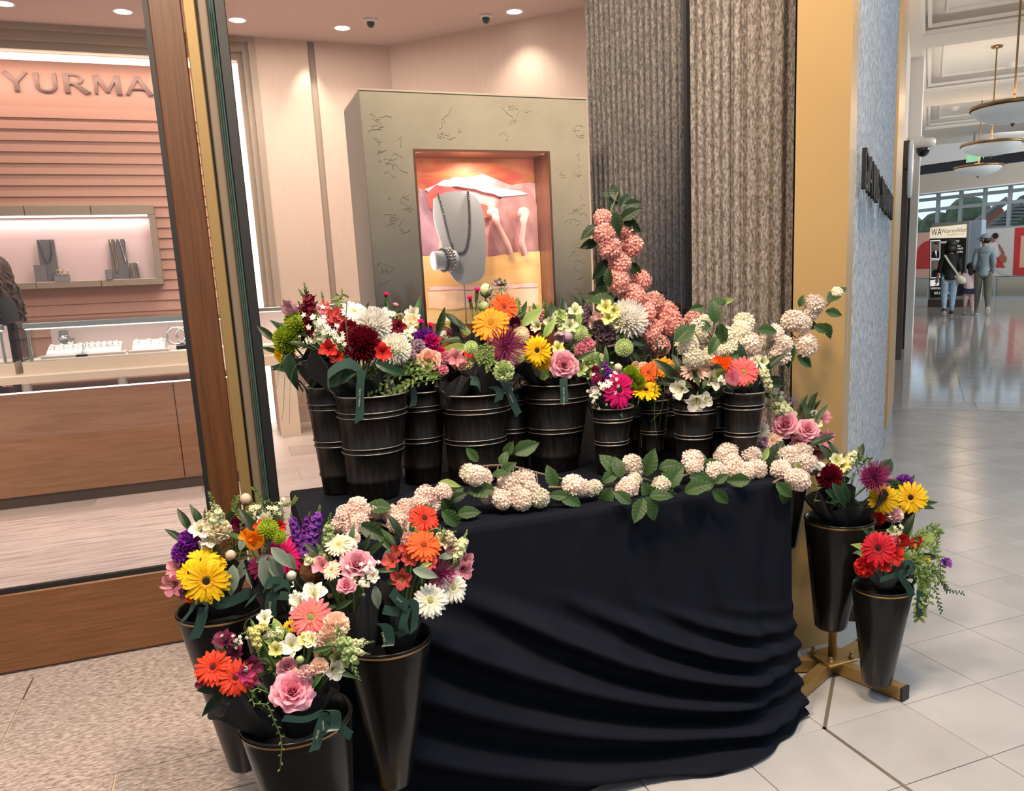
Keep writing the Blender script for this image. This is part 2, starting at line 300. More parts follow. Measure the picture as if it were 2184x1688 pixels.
def letter(name, ch, O, ux, uz, un, h, wsc, depth_, m, parent):
    """one raised letter: O lower-left corner, ux along the line, uz up, un out of the wall"""
    O, ux, uz, un = (np.array(a, float) for a in (O, ux, uz, un)); mb = MB()
    for k, (pts, w0, w1) in enumerate(GLY[ch][1]):
        P = np.array(pts, float); n = len(P); T = np.gradient(P, axis=0); T /= np.linalg.norm(T, axis=1)[:, None]
        Nn = np.stack([-T[:, 1], T[:, 0]], 1); s = np.linspace(0, 1, n)
        fl = 1+.22*np.abs(2*s-1)**3
        w = (w0+(w1-w0)*s)*fl/2
        E = np.concatenate([P+Nn*w[:, None], (P-Nn*w[:, None])[::-1]]); N2 = len(E)
        F3 = O+E[:, :1]*ux*h*wsc+E[:, 1:]*uz*h
        B3 = F3+un*(depth_+k*.0008)
        f = [(i, (i+1) % N2, N2+(i+1) % N2, N2+i) for i in range(N2)]
        f += [(i, i+1, N2-2-i, N2-1-i) for i in range(n-1)]+[(N2+N2-1-i, N2+N2-2-i, N2+i+1, N2+i) for i in range(n-1)]
        mb.add(np.concatenate([F3, B3]), f)
    return mb.build(name, m, parent)
def text(name, s, O, ux, uz, size, m, parent=None, align='LEFT', ext=.0005, wx=1.0):
    c = bpy.data.curves.new(name, 'FONT'); c.body = s; c.size = size; c.align_x = align; c.extrude = ext; c.materials.append(m)
    ux, uz = Vector(ux).normalized(), Vector(uz).normalized(); un = ux.cross(uz)
    M = Matrix((ux*wx, uz, un)).transposed().to_4x4(); M.translation = Vector(O)
    tmp = bpy.data.objects.new(name, c); COL.objects.link(tmp); me = bpy.data.meshes.new_from_object(tmp); bpy.data.objects.remove(tmp)
    return link(name, me, parent, M)
# ================================================================== SETTING
A45 = math.radians(46.2); CD = np.array([math.sin(A45), math.cos(A45), 0]); CN = np.array([math.cos(A45), -math.sin(A45), 0]); CP = np.array([3.825, 3.971, 0])
Z3 = np.array([0, 0, 1.0])
def cn(c, n, z=0.0): return CP+CD*c+CN*n+Z3*z
def struct(name, mb, m, parent=None, smooth=False):
    o = mb.build(name, m, parent, smooth)
    if parent is None: o['kind'] = 'structure'
    return o
YG = 2.53           # shop window plane
YD = 3.085          # door plane
# ---- mall floor: grout bed + limestone tiles
mb = MB(); prism(mb, [(-6, -2.5), (14, -2.5), (40, 14), (40, 44), (22, 30)] + [tuple(cn(-2.7, -.3)[:2]), (1.45, 2.5), (-6, 2.5)], -.10, -.006); floor = struct('floor', mb, MT['grout'])
P = .285; TX, TY = 1.697, 1.639
cand = []
for i in range(-22, 30):
    for j in range(-12, 30):
        x0, y0 = TX+i*P, TY+j*P; c = np.array([x0+P/2, y0+P/2, 0])
        if (c-ORG)@fw < .6: continue
        n = (c-CP)@CN; cc = (c-CP)@CD
        if cc > 2.35 or (n < -.25 and cc > -3): continue
        yt = y0+P
        if x0 < 1.5: yt = min(yt, 2.06)
        if yt-y0 < .02: continue
        px, py = proj(c)
        if -260 < px < 2450 and 500 < py < 2000: cand.append((depth(c), x0, y0, yt))
cand.sort(); rest = MB()
tm = MB(); bbox(tm, .0012, P-.0012, .0012, P-.0012, -.02, 0, .0008); tmesh = tm.mesh('tile', MT['tile'])
for k, (d, x0, y0, yt) in enumerate(cand):
    if k < 290:
        if yt < y0+P-1e-4: b2 = MB(); bbox(b2, .0012, P-.0012, .0012, yt-y0-.0012, -.02, 0, .0008); me = b2.mesh('tile', MT['tile'])
        else: me = tmesh
        link('tile', me, floor, Matrix.Translation((x0, y0, random.uniform(-.0004, .0004))))
    else: bbox(rest, x0+.0015, x0+P-.0015, y0+.0015, yt-.0015, -.02, 0, .0008)
if rest.n: o = rest.build('tile', MT['tile'], floor); o['kind'] = 'stuff'
# border course and polished corridor floor
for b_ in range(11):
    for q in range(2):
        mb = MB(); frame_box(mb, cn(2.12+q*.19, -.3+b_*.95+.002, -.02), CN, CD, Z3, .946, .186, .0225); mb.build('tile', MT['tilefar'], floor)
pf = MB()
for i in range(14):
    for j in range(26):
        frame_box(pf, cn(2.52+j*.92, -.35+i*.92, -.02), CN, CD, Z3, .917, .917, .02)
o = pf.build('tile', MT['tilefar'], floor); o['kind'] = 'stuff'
mb = MB(); frame_box(mb, (1.404, .3, -.02), (1, 0, 0), (0, 1, 0), Z3, .010, 1.342, .0215); frame_box(mb, (1.402, 1.636, -.02), (.7071, -.7071, 0), (.7071, .7071, 0), Z3, .010, .42, .0215)
mb.build('metal_joint', MT['strip'], floor)
# ---- granite entry paving
ent = MB(); prism(ent, [(-4, 2.062), (1.46, 2.062), (1.72, 2.3), (1.72, 2.62), (-4, 3.2)], -.10, -.004); ent = struct('entry_floor', ent, MT['brassline'])
rows = [(2.062, 2.27, [-4, -2.1, -1.25, -.405, .44, 1.5]), (2.27, 3.028, [-4, -2.35, -.735, .9, 1.5]), (3.028, 3.12, [-4, -1.2, .3])]
for y0, y1, xs in rows:
    for a, b in zip(xs, xs[1:]):
        mb = MB(); bbox(mb, a+.0025, b-.0025, y0+.0025, y1-.0025, -.05, 0, .0005); mb.build('slab', MT['granite'], ent)
# ---- shop floor
mb = MB(); prism(mb, [(-4.2, 3.12), (.02, 3.12), (.06, 2.56), (1.6, 2.56), (5.2, 6.0), (5.2, 8.6), (-4.2, 8.6)], -.10, -.004); sfloor = struct('shop_floor', mb, MT['storegrout'])
for i in range(-5, 7):
    for j in range(14):
        w_, h_ = .62, .42; x0 = .05+i*w_+(j % 2)*.31; y0 = 2.6+j*h_
        if x0 < -3.8 or x0 > 3.6 or y0+h_ > 8.2 or (x0 < .03 and y0 < 5.3): continue
        if x0+w_ > 1.5+(y0-2.55): continue
        mb = MB(); bbox(mb, x0+.002, x0+w_-.002, y0+.002, y0+h_-.002, -.02, 0, .0008); mb.build('tile', MT['storetile'], sfloor)
mb = MB(); bbox(mb, -3.9, .02, 3.16, 5.36, 0, .008, .003)
tag(mb.build('area_rug', MT['rug']), 'pale pink streaked rug covering the shop floor behind the glass door', 'rug')
# ---- shop walls, ceiling
BY = 8.0
mb = MB(); prism(mb, [(-4.4, 2.62), (.02, 3.2), (.10, 2.58), (1.75, 2.58), (5.15, 5.9), (5.15, 8.6), (-4.4, 8.6)], 3.42, 3.55); struct('ceiling_shop', mb, MT['ceil'])
mb = MB(); box(mb, -4.4, -4.2, 2.6, 8.6, 0, 3.42); struct('wall_left', mb, MT['beige'])
XF = float(aty(541, 85, BY)[0])         # right edge of the stepped portal
XJ = float(aty(681, 300, BY)[0]); XK = float(aty(830, 98, BY)[0])
mb = MB(); box(mb, XF, XJ-.03, BY, BY+.2, 0, 3.42); box(mb, XJ+.03, XK+.2, BY, BY+.2, 0, 3.42); struct('wall_back', mb, MT['beige'])
mb = MB(); box(mb, XJ-.03, XJ+.03, BY+.05, BY+.2, 0, 3.42); struct('trim_1', mb, MT['frame'])
mb = MB(); frame_box(mb, (XK, BY, 0), (.692, -.722, 0), (.722, .692, 0), Z3, 3.95, .2, 3.42); struct('wall_right', mb, MT['beige2'])
mb = MB(); box(mb, XF, XJ-.03, BY-.012, BY, 0, .16); box(mb, XJ+.03, XK, BY-.012, BY, 0, .16); struct('baseboard_back', mb, MT['storetile'])
# stepped portal round the pink recess
zt = [float(aty(0, y, BY)[2]) for y in (58, 78, 95, 112)]
xs = [XF, XF-.055, XF-.105, XF-.15]
for k in range(3):
    mb = MB(); y0 = BY-.02+k*.06; x0, x1 = xs[k+1], xs[k]; z1 = 3.42 if k == 0 else zt[k-1]; z0 = zt[k]
    box(mb, x0, x1, y0, BY+.5, 0, z1); box(mb, -4.2, x0, y0, BY+.5, z0, z1)
    struct('trim_%d' % (k+2), mb, MT['frame'])
RY = BY+.42
mb = MB(); box(mb, xs[3]-.05, xs[3]+.0, BY+.14, BY+.2, 0, zt[2]-.02); box(mb, -4.2, xs[3]-.05, BY+.14, BY+.2, zt[2]-.06, zt[2]-.02)
tag(mb.build('led_strip', MT['led']), 'glowing light strip outlining the pink recess behind the counter', 'light')
bl = bpy.data.lights.new('recess_led', 'AREA'); bl.energy = 13; bl.color = (1, .70, .61); bl.shape = 'RECTANGLE'; bl.size = 4.2; bl.size_y = .05
bo = bpy.data.objects.new('recess_led', bl); COL.objects.link(bo); bo.location = (-1.95, BY+.20, zt[2]-.1); bo.rotation_euler = (math.radians(28), 0, 0)
pw = MB(); box(pw, -4.2, xs[3], RY, RY+.1, 0, zt[2]); pw = struct('wall_recess', pw, MT['salmon'])
XR = float(aty(352, 400, RY)[0])
def zr(y): return float(aty(160, y, RY)[2])
edges = [231, 255, 279, 303, 327, 351, 375, 400, 424, 448]
zz = [zr(e) for e in edges]; dz = zz[0]-zz[1]
box_z = zz[0]
while box_z > .95:
    z0, z1 = box_z-dz, box_z; box_z -= dz
    mb = MB()      # tilted shiplap board
    X1 = float(aty(330, 500, RY)[0])+.55
    mb.add([(-4.2, RY-.004, z1), (X1, RY-.004, z1), (X1, RY-.020, z0+.004), (-4.2, RY-.020, z0+.004), (-4.2, RY, z0), (X1, RY, z0), (X1, RY, z1), (-4.2, RY, z1)], [(0, 3, 2, 1), (3, 4, 5, 2), (0, 1, 6, 7), (1, 2, 5, 6), (0, 7, 4, 3), (4, 7, 6, 5)])
    mb.build('board', MT['salmon'], pw)
# fascia letters
LW = thing('wall_lettering', 'bronze raised capitals on the pink wall above the niche', 'sign', (-1.5, RY, zr(178)))
zb_, zt_ = zr(199), zr(159); ch = zt_-zb_
spots = [('Y', 10, 61), ('U', 72, 126), ('R', 136, 189), ('M', 196, 261), ('A', 267, 323)]
for g, x0, x1 in spots:
    a = aty(x0, 180, RY); b = aty(x1, 186, RY); letter('letter', g, (a[0], RY, zb_), (1, 0, 0), Z3, (0, -1, 0), ch, (b[0]-a[0])/ch/GLY[g][0], .022, MT['letters'], LW)
a = float(aty(338, 186, RY)[0]); letter('letter', 'N', (a, RY, zb_), (1, 0, 0), Z3, (0, -1, 0), ch, 1.35, .022, MT['letters'], LW)
a = float(aty(-40, 180, RY)[0])
for g, w_ in zip('DIVAD', (.8, .28, .84, .86, .8)):
    a -= w_*1.35*ch+.06; letter('letter', g, (a, RY, zb_), (1, 0, 0), Z3, (0, -1, 0), ch, 1.35, .022, MT['letters'], LW)
# lit wall niche with display stands
NX1 = float(aty(340, 520, RY)[0]); NZ0, NZ1 = zr(600), zr(455); FY = RY-.16
ni = thing('display_niche', 'long taupe-framed lit wall niche holding jewellery stands', 'display case', (-1.4, FY, NZ0))
mb = MB(); bz = .055
for k in range(6):
    x0 = NX1-(k+1)*.50
    bbox(mb, x0+.002, x0+.498, FY, RY, NZ1-.03, NZ1+bz, .004); bbox(mb, x0+.002, x0+.498, FY, RY, NZ0-bz, NZ0, .004)
bbox(mb, NX1-.05, NX1, FY, RY, NZ0, NZ1-.03, .004); mb.build('frame', MT['nicheframe'], ni)
mb = MB(); box(mb, NX1-3, NX1-.05, RY-.055, RY-.05, NZ0, NZ1-.03); mb.build('back_panel', MT['nichepink'], ni)
mb = MB(); box(mb, NX1-3, NX1-.06, FY+.02, FY+.03, NZ1-.045, NZ1-.03); mb.build('light_strip', MT['ledw'], ni)
nl = bpy.data.lights.new('niche_led', 'AREA'); nl.energy = 4.5; nl.color = (1, .78, .78); nl.shape = 'RECTANGLE'; nl.size = 2.9; nl.size_y = .04
no = bpy.data.objects.new('niche_led', nl); COL.objects.link(no); no.location = (NX1-1.5, FY+.05, NZ1-.05)
def slabstand(name, label, px0, px1, py0, th, m, Y, z0, lean=.02, cat='display stand'):
    x0 = float(aty(px0, py0, Y)[0]); x1 = float(aty(px1, py0, Y)[0]); z1 = float(aty(px0, py0, Y)[2])
    mb = MB(); mb.add([(x0, Y-th, z0), (x1, Y-th, z0), (x1, Y, z0), (x0, Y, z0), (x0, Y-th+lean, z1), (x1, Y-th+lean, z1), (x1, Y+lean*.5, z1), (x0, Y+lean*.5, z1)], [(0,3,2,1),(4,5,6,7),(0,1,5,4),(1,2,6,5),(2,3,7,6),(3,0,4,7)])
    return tag(mb.build(name, m), label, cat), (x0, x1, Y-th, z1)
DY = FY+.07
_, q1 = slabstand('necklace_stand', 'tall grey slab stand with a chain necklace in the wall niche', 78, 115, 512, .03, MT['grey'], DY, NZ0)
_, q2 = slabstand('earring_stand', 'low grey upright card stand left of the necklace slab in the niche', 71, 97, 566, .02, MT['grey'], DY-.045, NZ0)
_, q3 = slabstand('ring_block', 'small grey ring block right of the necklace slab in the niche', 116, 148, 587, .04, MT['grey'], DY-.03, NZ0)
_, q4 = slabstand('necklace_stand', 'tall grey slab stand with two pendants in the wall niche', 231, 266, 511, .03, MT['grey'], DY, NZ0)
_, q5 = slabstand('bracelet_stand', 'short grey stand carrying two upright bracelets in the niche', 275, 293, 561, .03, MT['grey'], DY-.02, NZ0)
_, q6 = slabstand('ring_block', 'stepped grey ring block left of the pendant slab in the niche', 224, 238, 576, .04, MT['grey'], DY-.04, NZ0)
def chain(name, label, pts, r, m, cat='necklace', seg=6):
    mb = MB(); tube(mb, smoothpts(pts, 26), r, seg); return tag(mb.build(name, m, smooth=True), label, cat)
x0, x1, y, z = q1
chain('chain_necklace', 'dark chain necklace looped on the tall grey slab stand', [(x0+.02, y+.012, z), (x0+.04, y-.002, z-.12), ((x0+x1)/2, y-.006, z-.19), (x1-.03, y-.002, z-.12), (x1-.02, y+.012, z)], .006, MT['darksilver'])
x0, x1, y, z = q4; xm = (x0+x1)/2
chain('pendant_necklace', 'fine chain with a long pendant on the slab stand in the niche', [(xm-.05, y+.012, z), (xm-.03, y, z-.2), (xm-.028, y-.006, z-.29), (xm-.02, y, z-.2), (xm-.01, y+.012, z)], .004, MT['goldj'])
chain('pendant_necklace', 'short chain with a dark pendant at right on the slab stand', [(xm+.02, y+.012, z), (xm+.045, y, z-.14), (xm+.05, y-.008, z-.2), (xm+.06, y, z-.14), (xm+.07, y+.012, z)], .004, MT['silver'])
x0, x1, y, z = q5
for k, (m, lb) in enumerate(((MT['goldj'], 'gold bracelet standing at left on the short grey stand'), (MT['silver'], 'silver bracelet standing at right on the short grey stand'))):
    xx = x0+.02+k*.05; chain('bracelet', lb, [(xx, y-.004, z), (xx+.006, y-.008, z-.09), (xx+.016, y-.006, z-.2)], .008, m, 'bracelet')
x0, x1, y, z = q3
for k in range(2): chain('ring', ('slim gold ring at the left on the small grey block in the niche', 'slim gold ring at the right on the small grey block in the niche')[k], [(x0+.04+k*.05+.022*math.cos(a), y+.02, z+.022+.02*math.sin(a)) for a in np.linspace(0, 6.1, 9)], .004, MT['goldj'], 'ring')['group'] = 'rings on the niche block'
# ---- long wooden counter
def ytop(px, py, z): return atz(px, py, z)
CYF = 5.69; XC1 = 1.17
ct = thing('display_counter', 'long wooden jewellery counter with pale stone top behind the door', 'counter', (-1.2, CYF, 0))
z_top = float(aty(200, 793, CYF)[2]); z_slab = float(aty(0, 822, CYF)[2]); z_w = float(aty(200, 818, CYF)[2])
jx = float(aty(382, 920, CYF)[0])
def seg_counter(xa, xb):
    mb = MB(); bbox(mb, xa+.002, xb-.002, CYF, CYF+.55, .075, z_w-.03, .003); mb.build('front_panel', MT['counterwood'], ct)
seg_counter(-4.0, jx); seg_counter(jx, XC1-1.08)
XCE = XC1-1.08
mb = MB(); bbox(mb, -4.0, XCE, CYF+.03, CYF+.53, 0, .075, .003); mb.build('plinth', MT['skirt'], ct)
mb = MB(); box(mb, -4.0, XCE, CYF+.005, CYF+.015, z_w-.03, z_w-.022); mb.build('led_line', MT['ledw'], ct)
for k in range(8):
    mb = MB(); xk = float(aty(45, 800, CYF)[0])+(k-3)*.525
    if xk > XCE-.05: continue
    lathe(mb, [(.028, z_w-.03), (.028, z_w+.03)], 12, (xk, CYF+.1)); mb.build('spacer', MT['white'], ct)
ZS = z_w+.03
mb = MB(); bbox(mb, -4.0, XCE, CYF-.03, CYF+.6, ZS, ZS+.05, .006); mb.build('counter_top', MT['cream'], ct)
ZC = ZS+.05
def vitrine(label, xa, xb, ya, yb, zb, h, lit=True):
    v = thing('glass_vitrine', label, 'display case', ((xa+xb)/2, (ya+yb)/2, zb))
    mb = MB(); bbox(mb, xa, xb, ya, yb, zb, zb+.075, .004); mb.build('base', MT['cream'], v)
    mb = MB(); bbox(mb, xa+.03, xb-.03, ya+.03, yb-.03, zb+.075, zb+.08, .001); mb.build('deck', MT['white'], v)
    for n_, a in (('front_pane', (xa, xb, ya, ya+.006)), ('side_pane', (xa, xa+.006, ya+.006, yb-.006)), ('side_pane', (xb-.006, xb, ya+.006, yb-.006))):
        mb = MB(); box(mb, *a, zb+.075, zb+h); mb.build(n_, MT['vglass'], v)
    mb = MB(); box(mb, xa, xb, ya, yb, zb+h, zb+h+.008); mb.build('top_pane', MT['vglass'], v)
    mb = MB(); bbox(mb, xa+.03, xb-.03, ya+.012, ya+.045, zb+h-.035, zb+h-.002, .004); mb.build('top_rail', MT['silver'], v)
    mb = MB(); box(mb, xa+.04, xb-.04, ya+.016, ya+.041, zb+h-.042, zb+h-.036); mb.build('light_strip', MT['ledw'], v)
    for xx in (xa+.05, xb-.05):
        mb = MB(); lathe(mb, [(.009, zb+.075), (.009, zb+h-.036)], 10, (xx, ya+.03)); mb.build('post', MT['silver'], v)
    mb = MB(); box(mb, xa+.10, xb-.02, yb-.02, yb-.012, zb+.08, zb+h-.02); mb.build('back_panel', MT['nichepink'], v)
    l = bpy.data.lights.new('vitrine_led', 'AREA'); l.energy = 1.3*(xb-xa); l.color = (1, .85, .82); l.shape = 'RECTANGLE'; l.size = xb-xa-.1; l.size_y = .03
    o = bpy.data.objects.new('vitrine_led', l); COL.objects.link(o); o.location = ((xa+xb)/2, ya+.05, zb+h-.045); o.rotation_euler = (math.radians(20), 0, 0)
    return v
VY = CYF+.06; xv0 = float(aty(44, 760, VY)[0])
hv = float(aty(200, 682, VY)[2])-ZC
vitrine('long glass vitrine on the counter holding jewellery trays', xv0, XCE-.02, VY, VY+.46, ZC, hv)
vitrine('glass vitrine at the far left end of the counter', -3.4, xv0-.04, VY, VY+.46, ZC, hv)
ZV = ZC+.08
def jtray(label, px, w, items, y=VY+.14):
    x = float(aty(px, 750, y)[0]); t = thing('jewellery_tray', label, 'tray', (x, y, ZV))
    mb = MB(); bbox(mb, x-w/2, x+w/2, y-.09, y+.11, ZV, ZV+.018, .004); mb.build('base', MT['tray'], t)
    mb = MB(); mb.add([(x-w*.4, y-.06, ZV+.018), (x+w*.4, y-.06, ZV+.018), (x+w*.4, y+.09, ZV+.018), (x-w*.4, y+.09, ZV+.018), (x-w*.4, y-.05, ZV+.03), (x+w*.4, y-.05, ZV+.03), (x+w*.4, y+.09, ZV+.075), (x-w*.4, y+.09, ZV+.075)], [(0,3,2,1),(4,5,6,7),(0,1,5,4),(1,2,6,5),(2,3,7,6),(3,0,4,7)]); mb.build('pad', MT['greyl'], t)
    for k in range(items):
        mb = MB(); xx = x-w*.3+w*.6*k/max(1, items-1)
        tube(mb, [(xx+.014*math.cos(a), y+.01+.01*math.sin(a), ZV+.062+.022*math.sin(a)) for a in np.linspace(0, 6.0, 9)], .0035, 5); mb.build('ring', MT['silver'], t, True)
jtray('pale tray with four rings at left in the long vitrine', 142, .26, 4)
jtray('grey tray crowded with small rings in the middle of the long vitrine', 218, .28, 6)
jtray('low pale tray with three earrings in the long vitrine', 320, .24, 3)
for px, h_, lb in ((138, .16, 'tall round bracelet pillar behind the left tray'), (150, .11, 'short round bracelet pillar behind the left tray')):
    x, y = float(aty(px, 730, VY+.3)[0]), VY+.3; t = thing('bracelet_pillar', lb, 'display stand', (x, y, ZV))
    mb = MB(); lathe(mb, [(.0, ZV), (.032, ZV), (.034, ZV+.012), (.026, ZV+.02), (.026, ZV+h_), (.0, ZV+h_+.004)], 16, (x, y)); mb.build('pillar', MT['grey'], t, True)
    mb = MB(); lathe(mb, [(.028, ZV+h_*.6), (.034, ZV+h_*.65), (.034, ZV+h_*.75), (.028, ZV+h_*.8)], 16, (x, y)); mb.build('bracelet', MT['silver'], t, True)
for px, lb in ((377, 'round silver bangle stand at the right end of the long vitrine'), (398, 'second round silver bangle stand nearer the door stile')):
    x, y = float(aty(px, 730, VY+.16)[0]), VY+.2; t = thing('bangle_stand', lb, 'display stand', (x, y, ZV))
    mb = MB(); bbox(mb, x-.07, x+.07, y-.05, y+.05, ZV, ZV+.03, .004); mb.build('base', MT['tray'], t)
    mb = MB(); tube(mb, [(x+.058*math.cos(a), y, ZV+.088+.055*math.sin(a)) for a in np.linspace(0, 6.28, 20)], .010, 8); mb.build('bangle', MT['silver'], t, True)
# second console, right of the door stile
Y2 = 7.3; cz = float(aty(590, 757, Y2)[2]); xa2 = XCE+.35; xb2 = float(aty(622, 800, Y2)[0])+.75
cs = thing('console_table', 'pale stone console with slab legs by the back wall', 'table', (xb2-.4, Y2, 0))
mb = MB(); bbox(mb, -.1, xb2, Y2, Y2+.5, cz-.09, cz, .006); mb.build('top', MT['cream'], cs)
for xl in (float(aty(586, 800, Y2)[0]), xb2-.18):
    mb = MB(); bbox(mb, xl, xl+.17, Y2+.03, Y2+.47, 0, cz-.09, .005); mb.build('leg', MT['cream'], cs)
hv2 = float(aty(600, 654, Y2)[2])-cz
vitrine('glass vitrine with bright rail on the pale console', -.06, xb2-.03, Y2+.03, Y2+.46, cz, hv2)
# ---- door, jamb, window
door = MB(); x_r = float(aty(388, 420, YD)[0])
sx0 = float(aty(356, 400, YD)[0]); sx1 = float(aty(433, 400, YD)[0])
d1 = thing('door_1', 'tall glass shop door with bronze wood bottom rail and stile', None, (-.6, YD, 0)); d1['kind'] = 'structure'
zr_ = .283
mb = MB(); bbox(mb, -2.6, sx1, YD, YD+.045, .012, zr_, .004); mb.build('bottom_rail', MT['bronze_h'], d1)
mb = MB(); bbox(mb, sx0+.012, sx1, YD-.001, YD+.045, zr_, 2.75, .004); mb.build('stile', MT['bronze'], d1)
mb = MB(); box(mb, -2.6, sx0+.012, YD+.01, YD+.03, zr_, zr_+.016); box(mb, sx0-.004, sx0+.012, YD+.004, YD+.04, zr_, 2.75); mb.build('gasket', MT['black'], d1)
mb = MB(); bbox(mb, -2.6, sx1, YD, YD+.045, 2.75, 2.9, .004); mb.build('top_rail', MT['bronze_h'], d1)
mb = MB(); box(mb, -2.6, sx0, YD+.016, YD+.026, zr_, 2.75); mb.build('glass_pane', MT['glass'], d1)
def jx_(p, Y=YD): return float(aty(p, 400, Y)[0])
jm = MB(); bbox(jm, jx_(436), jx_(461), YD-.012, YD+.08, 0, 2.95, .003); jm = struct('trim_5', jm, MT['golddark'])
jm = MB(); bbox(jm, jx_(461), jx_(466), YD+.01, YD+.08, 0, 2.95, .001); struct('trim_6', jm, MT['black'])
jm = MB(); bbox(jm, jx_(466), jx_(487), YD-.006, YD+.08, 0, 2.95, .004); struct('trim_7', jm, MT['taupe'])
jm = MB()
for k in range(3): bbox(jm, jx_(487+k*4), jx_(490.5+k*4), YD-.03-.012*k, YD+.06, 0, 2.95, .002)
struct('trim_8', jm, MT['green'])
jm = MB(); xg0 = float(aty(499, 400, YD)[0]); bbox(jm, xg0, float(aty(522, 400, YD)[0]), YD-.05, YD+.06, 0, 2.95, .003); struct('trim_9', jm, MT['black'])
wx0 = float(aty(516, 400, YD)[0])
YW0 = YD; YW1 = YG
# window pane runs from the jamb to the fluted column
XCOL = 1.538
def wpt(k): return np.array([wx0+(XCOL-wx0)*k, YW0+(YW1-YW0)*k, 0])
wd = (wpt(1)-wpt(0)); wl = float(np.linalg.norm(wd)); wd /= wl; wn = np.array([wd[1], -wd[0], 0])
win = thing('window_1', 'tall clear shop window between the bronze door and the fluted column', None, tuple(wpt(.5))); win['kind'] = 'structure'
mb = MB(); frame_box(mb, wpt(0)+Z3*.06, wd, -wn, Z3, wl, .012, 2.8); mb.build('glass_pane', MT['glass'], win)
mb = MB(); frame_box(mb, wpt(0)-Z3*0, wd, -wn, Z3, wl, .05, .06); mb.build('sill_rail', MT['black'], win)
mb = MB(); frame_box(mb, wpt(0)+Z3*2.86, wd, -wn, Z3, wl, .05, .1); mb.build('head_rail', MT['black'], win)
mb = MB(); box(mb, -4, 1.5, 2.2, 2.3, 2.96, 3.7); struct('wall_header', mb, MT['bronze_h'])
# ---- fluted granite column
def flutes(p0, p1, z0, z1, pitch, dep, nrm):
    """row of concave flutes from p0 to p1"""
    p0, p1 = np.array([*p0, 0.]), np.array([*p1, 0.]); L_ = np.linalg.norm(p1-p0); n = max(1, round(L_/pitch)); u = (p1-p0)/L_; nrm = np.array(nrm, float); mb = MB(); out = []
    for k in range(n):
        q = []
        for i in range(11):
            s = (0, .12, .16, .25, .36, .5, .66, .80, .92, .985, 1)[i]; e = max(0, (s-.12)/.88); q.append(p0+u*(k+s)*L_/n - nrm*dep*math.sin(math.pi*e)**.85)
        base = q + [p0+u*(k+1)*L_/n-nrm*dep*3, p0+u*k*L_/n-nrm*dep*3]
        b = MB(); plate(b, [x+Z3*z0 for x in base], Z3, z1-z0); out.append(b)
    return out
col = MB(); prism(col, [(XCOL+.02, 2.28), (1.775, 2.28), (4.9, 5.45), (4.9, 5.6), (XCOL+.02, 3.33)], 0, 3.6); col = struct('column_1', col, MT['flute'])
mb = MB(); lathe(mb, [(.0125, 0), (.0125, 3.6)], 16, (XCOL+.0125, 2.2625)); mb.build('flute', MT['flute'], col, True)
for a, b, nn, pt in (((XCOL, 2.272), (XCOL, 2.516), (-1, 0, 0), .0475), ((XCOL, 2.54), (XCOL, 3.34), (-1, 0, 0), .0475), ((XCOL+.020, 2.25), (1.757, 2.25), (0, -1, 0), .052)):
    for f in flutes(a, b, 0, 3.6, pt, .027, nn): f.build('flute', MT['flute'], col)
mb = MB(); box(mb, XCOL-.012, XCOL+.02, 2.518, 2.538, 0, 3.6); struct('trim_10', mb, MT['black'])
# ---- gold fin and grey ribbed pier with letters
g0, g1 = np.array([1.607, 2.05, 0]), np.array([1.806, 2.05, 0])
mb = MB(); plate(mb, [g0, g1, g1+CD*.24, g0+CD*.24], Z3, 3.8); struct('pillar_gold', mb, MT['gold'])
pr = MB(); pb = g1+CD*.002; pe = cn(.52, 0)
plate(pr, [pb-CN*.06, pb-CN*.014, pe-CN*.014, pe-CN*.25], Z3, 3.8); pr = struct('wall_pier', pr, MT['greystone'])
Lp = float((pe-pb)@CD); nr = int(Lp/.017)
ribs = MB()
for k in range(min(nr, 290)):
    q = pb-CN*.014+CD*(k*Lp/nr); w_ = Lp/nr
    b = MB(); jit = random.uniform(-.002, .002); plate(b, [q, q+CN*(.009+jit)+CD*w_*.12, q+CN*(.0125+jit)+CD*w_*.5, q+CN*(.009+jit)+CD*w_*.8, q+CD*w_*.86], Z3, 3.8); b.build('rib', MT['greystone'], pr)
mb = MB(); plate(mb, [pe-CN*.2, pe+CN*.004, cn(1.8, .004), cn(1.8, -.2)], Z3, 3.8); o = mb.build('edge_panel', MT['gold'], pr); o['label'] = 'satin gold end panel'; o.location.z = .12
mb = MB(); plate(mb, [pe-CN*.2, pe-CN*.002, cn(1.8, -.002), cn(1.8, -.2)], Z3, .12); mb.build('plinth', MT['greystone'], pr)
SG = thing('pier_lettering', 'black raised capitals along the grey ribbed pier', 'sign', tuple(cn(-1.3, 0, 1.5)))
wd_ = 'DAVID YURMAN'; adv = [(GLY[c][0] if c != ' ' else .5) for c in wd_]; cc = -2.47; k_ = 2.39/(sum(adv)+.18*12); 
for c, a in zip(wd_, adv):
    if c != ' ': letter('letter', c, cn(cc, .002, 1.505), CD, Z3, CN, .128, k_/.128*.92, .014, MT['txtk'], SG)
    cc += (a+.18)*k_
